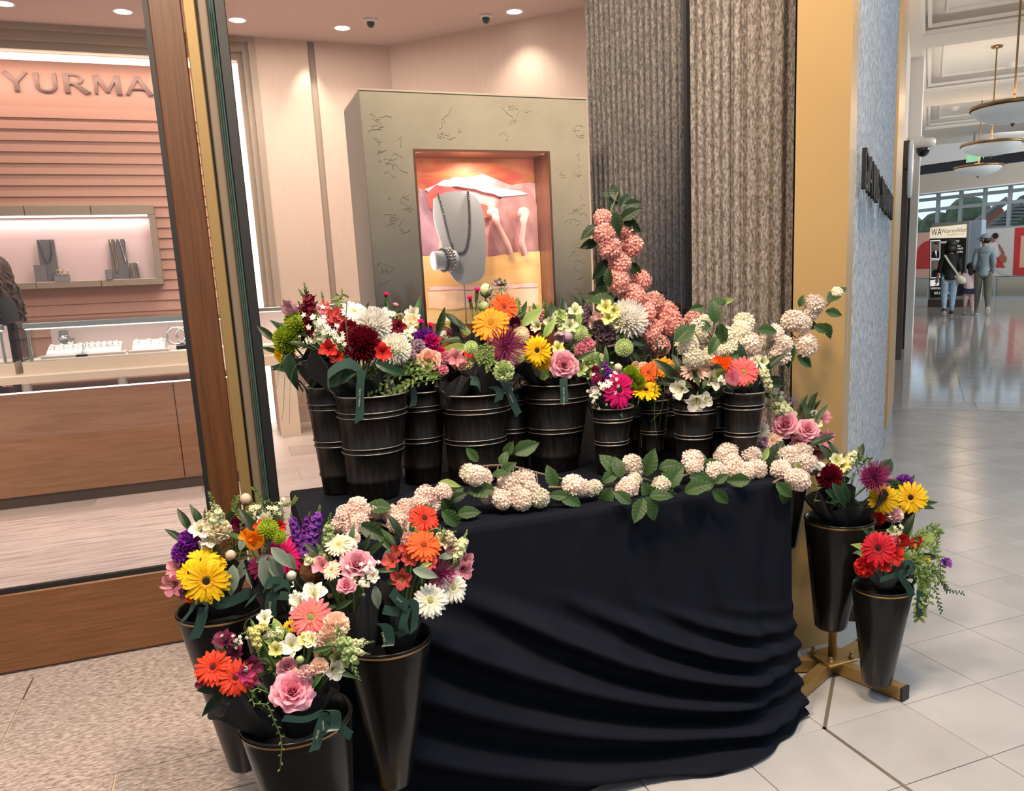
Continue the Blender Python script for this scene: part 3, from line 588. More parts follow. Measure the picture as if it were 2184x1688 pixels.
# ---- ceiling fittings of the shop
for px, py, lb in ((8, 8, 'downlight over the far left of the shop ceiling'), (262, 25, 'downlight left of the door stile'), (506, 43, 'downlight just right of the door stile'), (730, 60, 'downlight nearest the back corner of the shop'), (1097, 25, 'downlight beside the fluted column')):
    p = atz(px, py, 3.42); t = thing('downlight', 'round white recessed ceiling '+lb, 'light', tuple(p))
    mb = MB(); lathe(mb, [(.062, 3.4195), (.072, 3.417), (.078, 3.4195)], 28, p[:2]); mb.build('trim_ring', MT['camw'], t, True)
    mb = MB(); lathe(mb, [(.0, 3.4185), (.062, 3.4185)], 28, p[:2]); mb.build('lens', glow('downlight_lens', (1, .95, .86), 5.0) if 'dl' not in MT else MT['dl'], t)
    l = bpy.data.lights.new('downlight_beam', 'SPOT'); l.energy = 26; l.color = (1, .84, .72); l.spot_size = 1.9; l.spot_blend = .8; l.shadow_soft_size = .06
    o = bpy.data.objects.new('downlight_beam', l); COL.objects.link(o); o.location = (p[0], p[1], 3.40)
for px, py, lb in ((790, 42, 'small dark dome camera on the shop ceiling left of centre'), (1036, 33, 'small dark dome camera on the shop ceiling near the column')):
    p = atz(px, py, 3.42); t = thing('ceiling_camera', lb, 'camera', tuple(p))
    mb = MB(); lathe(mb, [(.0, 3.42), (.06, 3.42), (.06, 3.41), (.045, 3.40), (.0, 3.399)], 24, p[:2]); mb.build('base', MT['camw'], t, True)
    mb = MB(); ellipsoid(mb, (p[0], p[1], 3.40), (.034, .034, .045), 16, 10); mb.build('dome', MT['camb'], t, True)
p = aty(650, 105, BY-.01)
l = bpy.data.lights.new('wall_washer', 'SPOT'); l.energy = 16; l.color = (1, .88, .76); l.spot_size = .9; l.spot_blend = .7; l.shadow_soft_size = .03
o = bpy.data.objects.new('wall_washer', l); COL.objects.link(o); o.location = (p[0], BY-.18, 3.38)
o.rotation_euler = (math.radians(16), 0, 0)
# ---- display plinth case with picture and jewellery
KY = 2.98
def kx(px, py=420): return float(aty(px, py, KY)[0])
def kz(px, py): return float(aty(px, py, KY)[2])
kx0, kx1, kzt = float(aty(766, 192, KY)[0]), float(aty(1250, 212, KY)[0]), float(aty(1000, 202, KY)[2])
ox0, ox1, oz1, oz0 = float(aty(880, 320, KY)[0]), float(aty(1172, 322, KY)[0]), float(aty(1020, 320, KY)[2]), .92
kc = thing('display_case', 'tall sage plaster display case in the window with a picture recess', 'display case', (kx0+.4, KY, 0))
mb = MB(); KB = KY+.36
for a in ((kx0, ox0, KY, KB, 0, kzt), (ox1, kx1, KY, KB, 0, kzt), (ox0, ox1, KY, KB, oz1, kzt), (ox0, ox1, KY, KB, 0, oz0)): box(mb, *a)
mb.build('body', MT['case'], kc)
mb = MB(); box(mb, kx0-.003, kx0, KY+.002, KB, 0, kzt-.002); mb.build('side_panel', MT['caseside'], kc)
mb = MB(); box(mb, kx0-.002, kx1+.002, KY-.004, KB, kzt, kzt+.006); mb.build('top_edge', MT['cream'], kc)
mb = MB(); t_ = .008
for a in ((ox0, ox0+t_, oz0, oz1), (ox1-t_, ox1, oz0, oz1), (ox0+t_, ox1-t_, oz1-t_, oz1), (ox0+t_, ox1-t_, oz0, oz0+t_)): box(mb, a[0], a[1], KY-.003, KY+.16, a[2], a[3])
mb.build('recess_lining', mat('copper_lining', (.26, .12, .06), .35, .5), kc)
relief = MB()     # cracked plaster patches
for px, py, r_ in ((790, 260, 32), (1090, 230, 38), (960, 300, 45), (825, 335, 28), (1235, 270, 20), (1235, 370, 32), (855, 430, 40), (1225, 450, 25), (815, 555, 26), (1240, 585, 30), (1000, 620, 20), (835, 470, 18)):
    for k in range(9):
        a = aty(px+random.gauss(0, r_*.5), py+random.gauss(0, r_*.6), KY-.001); pts = [a]
        if ox0-.02 < a[0] < ox1+.02 and a[2] < oz1+.02 or a[2] > kzt-.03: continue
        for s in range(4): pts.append(pts[-1]+np.array([random.gauss(.004, .012), 0, random.gauss(0, .010)]))
        if any(q[0] < kx0+.01 or q[0] > kx1-.01 or (ox0-.01 < q[0] < ox1+.01 and q[2] < oz1+.01) for q in pts): continue
        tube(relief, smoothpts(pts, 8), .0010, 4)
o = relief.build('plaster_cracks', MT['case'], kc, True); o['kind'] = 'stuff'
# painted backdrop: flat layers of torn paper
PY = KY+.15
def artmat(n, a, c, e, sc=(3, 1, 3), scale=3):
    m, nt, b, out = newmat(n); N = nt.nodes; L = nt.links; tc = N.new('ShaderNodeTexCoord'); mp = N.new('ShaderNodeMapping'); mp.inputs['Scale'].default_value = sc; mp.inputs['Rotation'].default_value = (0, .4, 0); L.new(tc.outputs['Object'], mp.inputs[0])
    nz = N.new('ShaderNodeTexNoise'); nz.inputs['Scale'].default_value = scale; nz.inputs['Detail'].default_value = 3; nz.inputs['Distortion'].default_value = 1; L.new(mp.outputs[0], nz.inputs[0])
    r = N.new('ShaderNodeValToRGB'); e_ = r.color_ramp.elements; e_[0].position = .35; e_[1].position = .65; e_[0].color = (*a, 1); e_[1].color = (*c, 1); L.new(nz.outputs['Fac'], r.inputs[0]); L.new(r.outputs[0], b.inputs['Base Color']); b.inputs['Roughness'].default_value = .5; return m
bk = thing('picture_backdrop', 'abstract red, pink and yellow picture in the display case recess', 'picture', ((ox0+ox1)/2, PY, oz0))
mb = MB(); box(mb, ox0, ox1, PY+.003, PY+.010, oz0, oz1); mb.build('sheet', artmat('art_red', (.60, .09, .045), (.72, .26, .07), 0, (2, 1, 5)), bk)
LAY = [('art_pinkwash', artmat('art_pink', (.66, .22, .19), (.78, .46, .42), 0), [(878,470),(905,430),(950,405),(985,380),(1030,372),(1090,395),(1130,388),(1175,395),(1180,560),(878,590)]),
 ('art_mauve', artmat('art_mauve', (.40, .20, .25), (.55, .32, .36), 0), [(885,500),(892,400),(925,420),(938,480),(930,540),(900,560)]),
 ('art_mauve', artmat('art_plum', (.34, .13, .13), (.46, .24, .22), 0), [(1040,545),(1045,450),(1085,405),(1120,400),(1172,450),(1172,550)]),
 ('art_ridge', artmat('art_blush', (.80, .52, .55), (.86, .66, .68), 0), [(905,405),(945,385),(975,378),(1010,384),(1040,398),(1075,402),(1108,408),(1128,415),(1070,420),(1040,412),(1000,400),(960,398),(920,412)]),
 ('art_red_shape', artmat('art_crimson', (.50, .06, .05), (.62, .13, .10), 0), [(908,415),(930,395),(960,398),(985,410),(1000,430),(1040,440),(1045,460),(1010,475),(940,470),(915,440)]),
 ('art_yellow', artmat('art_yellow', (.80, .42, .12), (.88, .60, .24), 0, (1.5, 1, 4)), [(893,545),(930,548),(985,545),(1040,548),(1100,540),(1178,536),(1192,690),(905,690)]),
 ('art_stripe', artmat('art_lilac', (.78, .46, .42), (.84, .56, .52), 0), [(915,612),(1000,610),(1090,607),(1146,604),(1146,612),(1090,616),(1000,618),(915,620)]),
 ('art_stripe', artmat('art_apricot', (.84, .50, .30), (.88, .58, .38), 0), [(912,622),(1000,620),(1146,614),(1150,650),(1100,655),(1040,652),(960,660),(914,658)])]
for k, (n_, m, P_) in enumerate(LAY):
    yy = PY-.004-k*.004; mb = MB(); Q = []
    P_ = P_+[P_[0]]
    for a, b in zip(P_, P_[1:]):
        for s in range(3):
            q = aty(a[0]+(b[0]-a[0])*s/3+random.uniform(-1.5, 1.5), a[1]+(b[1]-a[1])*s/3+random.uniform(-1.5, 1.5), yy); q[0] = min(max(q[0], ox0+.009), ox1-.009); q[2] = max(q[2], oz0+.009); Q.append(q)
    plate(mb, Q, (0, -1, 0), .002); mb.build(n_, m, bk)
pk = mat('prop_pink', (.80, .42, .38), .5)
for pts, lb in (((( 1052, 455), (1062, 480), (1082, 520), (1088, 543)), 'left'), (((1117, 455), (1117, 480), (1112, 515), (1120, 545)), 'right')):
    mb = MB(); tube(mb, [aty(*q, PY-.05) for q in pts], [.022, .010, .012, .014], 10); ellipsoid(mb, aty(*pts[0], PY-.05), (.026, .018, .024), 12, 8)
    tag(mb.build('sculpted_prop', pk, smooth=True), 'pink bone-shaped prop at %s in front of the picture' % lb, 'ornament')
# grey bust board, necklace, bracelet arm
by = KY+.05
def rrect(P_, n=6):
    return smoothpts(P_+[P_[0]], 48)[:-1]
bp_ = [aty(x, y, by) for x, y in ((924, 425), (950, 411), (985, 410), (1012, 420), (1028, 450), (1034, 500), (1034, 560), (1028, 592), (1000, 606), (975, 603), (955, 575), (940, 520), (925, 470))]
bs = thing('necklace_board', 'smooth grey rounded board on a thin stem in the display case', 'display stand', tuple(bp_[8]))
mb = MB(); plate(mb, rrect(bp_), (0, -1, 0), .010); mb.build('board', MT['greyl'], bs)
mb = MB(); q = aty(990, 604, by); lathe(mb, [(.003, oz0+.005), (.003, q[2]+.02)], 8, (q[0], by+.004)); mb.build('stem', MT['silver'], bs)
nk = thing('bead_necklace', 'oxidised silver bead necklace hanging on the grey board', 'necklace', tuple(aty(985, 410, by-.01)))
ln = smoothpts([aty(x, y, by-.016) for x, y in ((934, 415), (945, 455), (957, 505), (970, 535), (983, 540), (994, 530), (1000, 500), (1001, 460), (998, 410))], 300)
s_ = np.concatenate([[0], np.cumsum(np.linalg.norm(np.diff(ln, axis=0), axis=1))]); nb = 64; em = MB(); ellipsoid(em, (0, 0, 0), (.0052,)*3, 8, 6); eme = em.mesh('bead', MT['darksilver'], True)
for k in range(nb): q = [np.interp(s_[-1]*k/(nb-1), s_, ln[:, i]) for i in range(3)]; link('bead', eme, nk, Matrix.Translation(q))
ar = thing('bracelet_cylinder', 'grey horizontal cylinder carrying beaded bracelets in the display case', 'display stand', tuple(aty(945, 556, by-.04)))
a_, b_ = aty(926, 557, by-.04), aty(970, 553, by-.02); mb = MB(); tube(mb, [a_, b_], .034, 24); mb.build('arm', MT['greyl'], ar, True)
for k in range(3):
    c0 = a_+(b_-a_)*(.42+.17*k); br = thing('bead_bracelet', 'beaded bracelet %s on the grey arm' % ('nearest the left end', 'in the middle', 'nearest the board')[k], 'bracelet', tuple(c0))
    mb = MB(); ax = (b_-a_)/np.linalg.norm(b_-a_); u_ = np.cross(ax, Z3); u_ /= np.linalg.norm(u_); v_ = np.cross(ax, u_)
    for j in range(22):
        w_ = 2*math.pi*j/22; ellipsoid(mb, c0+(u_*math.cos(w_)+v_*math.sin(w_))*.040, (.0055,)*3, 6, 4)
    mb.build('beads', (MT['darksilver'], MT['silver'], MT['silver'])[k], br, True)
dsh = aty(1068, 605, by-.03); t = thing('jewel_dish', 'small silver dish holding sparkling jewels in the display case', 'dish', tuple(dsh))
mb = MB(); lathe(mb, [(.0, dsh[2]-.012), (.022, dsh[2]-.01), (.036, dsh[2]), (.034, dsh[2]+.002), (.0, dsh[2]-.006)], 20, dsh[:2]); lathe(mb, [(.003, oz0), (.003, dsh[2]-.01)], 8, dsh[:2]); mb.build('bowl', MT['silver'], t, True)
mb = MB()
for k in range(9): ellipsoid(mb, dsh+np.array([random.uniform(-.02, .02), random.uniform(-.012, .012), .004+.006*(k % 3)]), (.006,)*3, 6, 4)
mb.build('jewels', MT['silver'], t)
l = bpy.data.lights.new('case_spot', 'AREA'); l.energy = 1.6; l.color = (1, .86, .80); l.size = .05
o = bpy.data.objects.new('case_spot', l); COL.objects.link(o); o.location = ((ox0+ox1)/2, KY+.03, oz1-.02)
for sx in (ox0+.014, ox1-.014):  # added lamps at both recess sides, brighten the picture evenly
    l = bpy.data.lights.new('recess_fill', 'AREA'); l.energy = .65; l.color = (1, .86, .80); l.shape = 'RECTANGLE'; l.size = .015; l.size_y = .75
    o = bpy.data.objects.new('recess_fill', l); COL.objects.link(o); o.location = (sx, KY+.02, 1.38); o.rotation_euler = (Vector(((ox0+ox1)/2, KY+.15, 1.38))-Vector((sx, KY+.02, 1.38))).to_track_quat('-Z', 'Y').to_euler(); o.rotation_euler.rotate_axis('Z', 0)
# ---- customer behind the counter: curly hair seen at the left edge (body built in the people section)
# ================================================================== THE MALL BEYOND
ZM = 4.5
mb = MB(); plate(mb, [cn(1.0, -1.5), cn(1.0, 12), cn(20.2, 12), cn(20.2, -1.5)], Z3, .2); o = struct('ceiling', mb, MT['plasterw']); o.location.z = ZM+.10
# coffer beams and mouldings
bays = [3.8, 7.75, 8.85, 12.0, 14.1, 16.9]
def beam(c0, c1, n0, n1, z0, z1, m='plaster'):
    b = MB(); frame_box(b, cn(c0, n0, z0), CD, CN, Z3, c1-c0, n1-n0, z1-z0); return b
trim_k = 11
for c0, c1 in ((2.6, 3.6), (8.0, 8.75), (12.3, 13.9), (17.2, 20.2)):
    struct('trim_%d' % trim_k, beam(c0, c1, -1.2, 11, ZM-.12, ZM+.10), MT['plaster']); trim_k += 1
struct('trim_%d' % trim_k, beam(1.0, 20.2, -.6, .012, ZM-.126, ZM+.09), MT['plaster']); trim_k += 1
for c0, c1 in ((1.0, 2.6), (3.6, 8.0), (8.75, 12.3), (13.9, 17.2)):
    b = MB()
    for off, zz_, w_ in ((0, ZM-.10, .05), (.08, ZM-.04, .05), (.30, ZM+.06, .03)):
        for a in ((c0+off, c1-off, off, off+w_), (c0+off, c0+off+w_, off+w_, 10), (c1-off-w_, c1-off, off+w_, 10)):
            frame_box(b, cn(a[0], a[2], zz_), CD, CN, Z3, a[1]-a[0], a[3]-a[2], .04)
    struct('trim_%d' % trim_k, b, MT['plasterw']); trim_k += 1
# corridor shopfronts beyond the pier
b = beam(1.8, 21, -1.5, -.16, 2.75, ZM+.1); struct('wall_corridor', b, MT['plaster'])
b = beam(1.8, 9.3, -.5, -.30, .10, 2.75); struct('window_2', b, MT['darkglass'])
b = beam(10.4, 21, -.5, -.25, .10, 2.75); struct('window_3', b, MT['darkglass'])
b = beam(1.82, 21, -.30, -.22, 0, .10); struct('baseboard_corridor', b, MT['steel'])
for k, c in enumerate((3.4, 6.1, 7.6)):
    b = beam(c, c+.12, -.30, -.05, 0, 2.75 if k else 2.6); struct('trim_%d' % trim_k, b, (MT['black'], MT['skirt'], MT['black'])[k]); trim_k += 1
b = beam(9.3, 10.4, -.5, .03, 0, ZM); struct('pillar_corridor', b, MT['plasterw'])
p = cn(5.6, -.02, 2.35); mb = MB(); lathe(mb, [(.0, -.025), (.30, -.025), (.33, -.015), (.33, .015), (.30, .025), (0, .025)], 32)
R_ = np.stack([CD, Z3, CN], 1)
blade = thing('blade_sign', 'round white blade sign above the dark corridor shopfront', 'sign', tuple(p))
q = MB(); q.add(np.concatenate(mb.v)@R_.T*np.array([1, 1, 1])+p, mb.f); q.build('disc', MT['pglass'], blade, True)
mb = MB(); frame_box(mb, p-CN*.2-CD*.01-Z3*.01, CD, CN, Z3, .02, .2, .02); mb.build('bracket', MT['black'], blade)
# dome camera on the corridor wall
p = atz(1969, 312, 3.9); p = cn(9.85, .30, 3.15); k = atpl(1969, 312, cn(9.05, 0), CD); p = k
t = thing('dome_camera', 'white dome security camera on the corridor pillar', 'camera', tuple(p))
mb = MB(); lathe(mb, [(0, p[2]+.10), (.17, p[2]+.10), (.18, p[2]+.06), (.17, p[2]-.01), (.11, p[2]-.03), (0, p[2]-.03)], 24, p[:2]); mb.build('housing', MT['camw'], t, True)
mb = MB(); ellipsoid(mb, p-Z3*.05, (.10, .10, .11), 16, 10); mb.build('dome', MT['camb'], t, True)
mb = MB(); frame_box(mb, p+Z3*.10-CN*.4-CD*.03, CD, CN, Z3, .06, .4, .05); mb.build('arm', MT['camw'], t)
# pendant bowls
for c, n, z, lb in ((1.9, 1.24, 3.02, 'pale bowl pendant lamp nearest, cut by the photo edge'), (5.87, 1.05, 2.81, 'pale bowl pendant lamp second along the corridor'), (10.26, 1.08, 2.93, 'pale bowl pendant lamp third along the corridor'), (14.14, 1.08, 2.96, 'pale bowl pendant lamp farthest along the corridor')):
    p = cn(c, n, z); t = thing('bowl_pendant', lb, 'lamp', tuple(p)); R0 = .45
    mb = MB(); lathe(mb, [(.0, z-.02)]+[(R0*math.sin(a), z+.18-.20*math.cos(a)) for a in np.linspace(.1, 1.45, 9)]+[(R0*.97, z+.17), (.0, z+.0)], 36, p[:2]); mb.build('bowl', MT['pglass'], t, True)
    mb = MB(); lathe(mb, [(R0-.02, z+.145), (R0+.015, z+.15), (R0+.015, z+.19), (R0-.02, z+.195)], 36, p[:2]); mb.build('rim', MT['prim'], t, True)
    mb = MB(); lathe(mb, [(.012, z+.0), (.012, ZM+.1)], 8, p[:2]); mb.build('stem', MT['prim'], t, True)
    mb = MB(); lathe(mb, [(.0, ZM+.07), (.08, ZM+.07), (.09, ZM+.10)], 20, p[:2]); mb.build('canopy_plate', MT['prim'], t, True)
    mb = MB(); lathe(mb, [(.015, z-.05), (.02, z-.03), (.03, z-.02)], 12, p[:2], cap=True); mb.build('finial', MT['prim'], t, True)
    l = bpy.data.lights.new('pendant_bulb', 'POINT'); l.energy = 26; l.color = (1, .70, .46); l.shadow_soft_size = .10
    o = bpy.data.objects.new('pendant_bulb', l); COL.objects.link(o); o.location = tuple(p+Z3*.30)
for px, py in ((2035, 229), (2155, 135)):
    p = atz(px, py, ZM+.10); t = thing('smoke_detector', 'small white smoke detector on the mall ceiling %s' % ('above the second bowl lamp' if px > 2100 else 'left of the second bowl lamp'), 'detector', tuple(p))
    mb = MB(); lathe(mb, [(.0, ZM+.02), (.05, ZM+.02), (.09, ZM+.06), (.12, ZM+.10)], 20, p[:2]); mb.build('housing', MT['camw'], t, True)
# ---- end wall of the atrium
E0 = atz(2130, 635, 0); ED = np.array([.272, -.962, 0]); EN = np.array([-.962, -.272, 0])      # along (to the right), towards us
def ew(px, py, off=0.0): return atpl(px, py, E0+EN*off, EN)
def es(px, py): return float((ew(px, py)-E0)@ED)
def ebox(s0, s1, z0, z1, d0, d1): b = MB(); frame_box(b, E0+ED*s0+EN*d0+Z3*z0, ED, EN, Z3, s1-s0, d1-d0, z1-z0); return b
SL, SR = -4.6, 7.0
struct('wall_end_fascia', ebox(SL, SR, 3.54, 4.17, 0, .3), MT['fascia'])
struct('wall_end_band', ebox(SL, SR, 4.17, 4.48, .05, .2), MT['blackband'])
struct('wall_end_upper', ebox(SL, SR, 4.48, 6.2, 0, .25), MT['plaster'])
struct('wall_end_sill', ebox(SL, SR, 3.50, 3.54, 0, .5), MT['plasterw'])
# glazed screen: sky, trees, steel members
mb = ebox(SL-6, SR+6, 2.6, 6.0, -7.2, -7.0); tag(mb.build('daylight_sky', MT['skyb']), None, None, kind='structure')
mb = MB()
for k in range(60): ellipsoid(mb, E0+ED*random.uniform(SL-3, SR+3)-EN*random.uniform(5.5, 6.8)+Z3*random.uniform(1.2, 2.9), [random.uniform(.4, .9)]*3, 8, 6)
o = mb.build('foliage', MT['hedge']); tag(o, 'green trees blurred beyond the end windows', 'trees', kind='stuff')
w3 = thing('window_4', 'tall glazed end wall with steel mullions', None, tuple(E0+Z3*2.2)); w3['kind'] = 'structure'
for s in np.arange(SL, SR, .78):
    ebox(s, s+.10, 2.15, 3.52, -.12, 0).build('mullion', MT['steel'], w3)
for z in (2.15, 2.95, 3.30): ebox(SL, SR, z, z+.11, -.10, -.02).build('transom', MT['steel'], w3)
ebox(SL, SR, 2.2, 3.52, -.06, -.05).build('glass_pane', MT['vglass'], w3)
# stair flight with orange canopy behind the glass
st = thing('stair_flight', 'steel stair rising to the right behind the end windows', 'stairs', tuple(E0-EN*2+Z3*2))
for a, b, m, w_ in (((1965, 560), (2150, 425), 'steel', .12), ((2010, 560), (2184, 432), 'steel', .16), ((1995, 585), (2184, 450), 'steel', .05)):
    mb = MB(); tube(mb, [ew(*a, -1.4), ew(*b, -1.4)], w_, 4); mb.build('stringer', MT[m], st)
for k in range(9):
    mb = MB(); p = ew(2110+k*9, 500-k*7, -1.6); frame_box(mb, p, ED, EN, Z3, .5, .9, .05); mb.build('tread', MT['steel'], st)
mb = MB(); A_, B_, C_, D_ = ew(2075, 490, -2.4), ew(2135, 440, -2.4), ew(2142, 450, -2.4), ew(2092, 500, -2.4); plate(mb, [A_, B_, C_, D_], EN, .05); tag(mb.build('awning', MT['orange']), 'orange sloping awning seen through the end windows', 'awning')
# mural hoarding
mr = thing('mural_wall', 'pale printed hoarding with red shapes and an athlete', 'mural', tuple(E0+Z3*.69))
ebox(SL, SR, .69, 2.21, .02, .06).build('panel', MT['muralw'], mr)
def eplate(name, pts, m, off, parent, th=.006):
    b = MB(); plate(b, [ew(x, y, off) for x, y in pts][::-1], EN, th); return b.build(name, m, parent)
def circ(cx, cy, rx, ry, n=24, a0=0, a1=360): return [(cx+rx*math.cos(math.radians(a)), cy+ry*math.sin(math.radians(a))) for a in np.linspace(a0, a1, n, endpoint=(a1-a0) < 360)]
eplate('peach_block', [(1938, 499), (1984, 496), (1984, 590), (1938, 592)], MT['peach'], .07, mr)
eplate('red_arch', [(1948, 574), (1948, 560)]+circ(1985, 556, 34, 43, 16, 190, 270)+[(1988, 512), (1988, 573)], MT['red'], .08, mr)
eplate('red_block', [(2165, 486), (2200, 484), (2200, 588), (2160, 587)], MT['red'], .07, mr)
eplate('peach_block', [(2178, 503), (2200, 502), (2200, 570), (2174, 571)], MT['peach'], .08, mr)
eplate('red_triangle', [(2126, 545), (2144, 571), (2112, 571)], MT['red'], .07, mr)
eplate('grey_wedge', [(2122, 574), (2140, 588), (2160, 589), (2124, 572)], MT['greyl'], .07, mr)
skin_d = mat('print_skin', (.30, .13, .07), .6); skin_l = mat('print_skin_light', (.62, .38, .28), .6); txtg = mat('print_grey', (.40, .36, .28), .5)
eplate('athlete_arm', [(2127, 519), (2133, 523), (2143, 540), (2138, 552), (2130, 548), (2136, 541)], skin_d, .075, mr)
eplate('athlete_body', [(2112, 522), (2120, 517), (2128, 520), (2130, 535), (2128, 549), (2114, 549), (2111, 533)], mat('print_vest', (.74, .68, .66), .6), .08, mr)
eplate('athlete_head', circ(2118, 509, 5.5, 8), skin_d, .085, mr); eplate('athlete_hair', circ(2123, 503, 6.5, 6), MT['txtk'], .09, mr)
eplate('ball', circ(2139, 552, 8, 8.5), mat('print_ball', (.36, .12, .05), .6), .09, mr)
# guard rail in front
gr_ = thing('guard_rail', 'low glass guard rail with steel posts below the mural', 'railing', tuple(E0+EN*.6))
ebox(SL, SR, .06, .64, .55, .57).build('glass_panel', MT['vglass'], gr_)
ebox(SL, SR, .62, .67, .53, .59).build('top_rail', MT['steel'], gr_); ebox(SL, SR, 0, .07, .5, .62).build('base_rail', MT['steel'], gr_)
for s in np.arange(SL+.3, SR, 1.1): ebox(s, s+.05, .07, .62, .5, .6).build('post', MT['steel'], gr_)
struct('wall_end_base', ebox(SL, SR, 0, .69, -.3, 0), MT['fascia'])
# exit sign
p = ew(2077, 335, 6.5); t = thing('exit_sign', 'green-lettered exit sign hanging from the mall ceiling', 'sign', tuple(p)); sz = FPX/depth(p)
mb = MB(); frame_box(mb, p-ED*14/sz-Z3*10/sz, ED, EN, Z3, 28/sz, .05, 20/sz); mb.build('plate', MT['exitw'], t)
text('lettering', 'EXIT', p-ED*12.4/sz-Z3*7/sz+EN*.056, ED, Z3, 20/sz, MT['exitg'], t)
mb = MB(); frame_box(mb, p-ED*.02+Z3*10/sz, ED, EN, Z3, .04, .04, 1.2); mb.build('hanger', MT['steel'], t)
# directory kiosk
K0 = atz(1979, 655, 0); KD = np.array([.295, -.955, 0]); KN = np.array([-.955, -.295, 0])
def kp(px, py, off=0.0): return atpl(px, py, K0+KN*off, KN)
kw = float((kp(2063, 560)-K0)@KD); kh = 2.28
ko = thing('directory_kiosk', 'free-standing advertising kiosk with a lit black poster', 'kiosk', tuple(K0+KD*kw/2))
mb = MB(); frame_box(mb, K0+Z3*.20, KD, -KN, Z3, kw, .30, kh-.20); mb.build('housing', MT['kiosk'], ko)
mb = MB(); frame_box(mb, K0-KD*.02-KN*.02, KD, -KN, Z3, kw+.04, .34, .20); mb.build('base', MT['skirt'], ko)
mb = MB(); frame_box(mb, K0+KD*kw+Z3*.2, KD, -KN, Z3, .012, .30, kh-.2); o = mb.build('side_panel', MT['kioskside'], ko)
mb = MB(); frame_box(mb, K0+KD*(kw+.012)-KN*.02+Z3*.2, KD, -KN, Z3, .30, .26, kh-.2); mb.build('side_display', MT['kioskside'], ko)
po = thing('advert_poster', 'black and cream printed advert in the kiosk', 'poster', tuple(kp(2020, 560, .01)))
def kplate(name, pts, m, off): b = MB(); plate(b, [kp(x, y, off) for x, y in pts][::-1], KN, .003); return b.build(name, m, po)
kplate('poster_sheet', [(1983, 508), (2061, 506), (2056, 630), (1984, 636)], MT['poster_black'], .004)
kplate('poster_header', [(1984, 486), (2062, 478), (2061, 507), (1983, 509)], MT['poster_cream'], .008)
ks = FPX/depth(K0)
def ktext(s, px, py, h, m, wx=1): text('lettering', s, kp(px, py, .014), KD, Z3, h/ks*1.35, m, po, wx=wx)
ktext('WA', 1986, 503, 15, MT['txtk'], .62); ktext('WarrenAllen', 2007, 498, 9.5, txtg, .78); ktext('ATTORNEYS AT LAW', 2020, 502.5, 2.6, txtg)
ktext('MARK McCOY', 2007, 520, 5.5, MT['txtw'], .8)
ktext('WWW.WARRENALLEN.COM', 1985, 618, 5, MT['txtw'], .62); ktext('503.255.8795', 1992, 628, 5.5, MT['txtw'], .8)
for s, y in (('Auto', 527), ('Wreck', 533), ('Trucks', 540)): ktext(s, 2034, y, 5, MT['txtw'])
suit = mat('print_suit', (.03, .03, .035), .5); bkd = screenmat('print_portrait_ground', (.16, .17, .16), .2)
for y0, lb in ((513, 'upper'), (554, 'lower')):
    kplate('portrait_border', [(1984.5, y0), (2006, y0-1), (2005, y0+39), (1984.5, y0+40)], MT['txtw'], .008)
    kplate('portrait_ground', [(1986, y0+1.5), (2004.5, y0+.7), (2003.7, y0+37.5), (1986, y0+38)], bkd, .012)
    kplate('portrait_suit', [(1986.3, y0+37.5), (1988, y0+25), (1994, y0+21), (2000, y0+22), (2003.5, y0+27), (2003.5, y0+37)], suit, .016)
    kplate('portrait_face', circ(1996, y0+13, 4.6, 7.5), skin_l, .02)
    if y0 == 513: kplate('portrait_hair', circ(1996, y0+8, 4.8, 4.2, 12, 180, 360), suit, .024)
kplate('portrait_shirt', [(1994, 535), (1998, 535), (1997, 549)], MT['txtw'], .02)
kplate('portrait_border', [(1984, 598), (2003, 596), (2003, 609), (1984, 611)], MT['txtw'], .008)
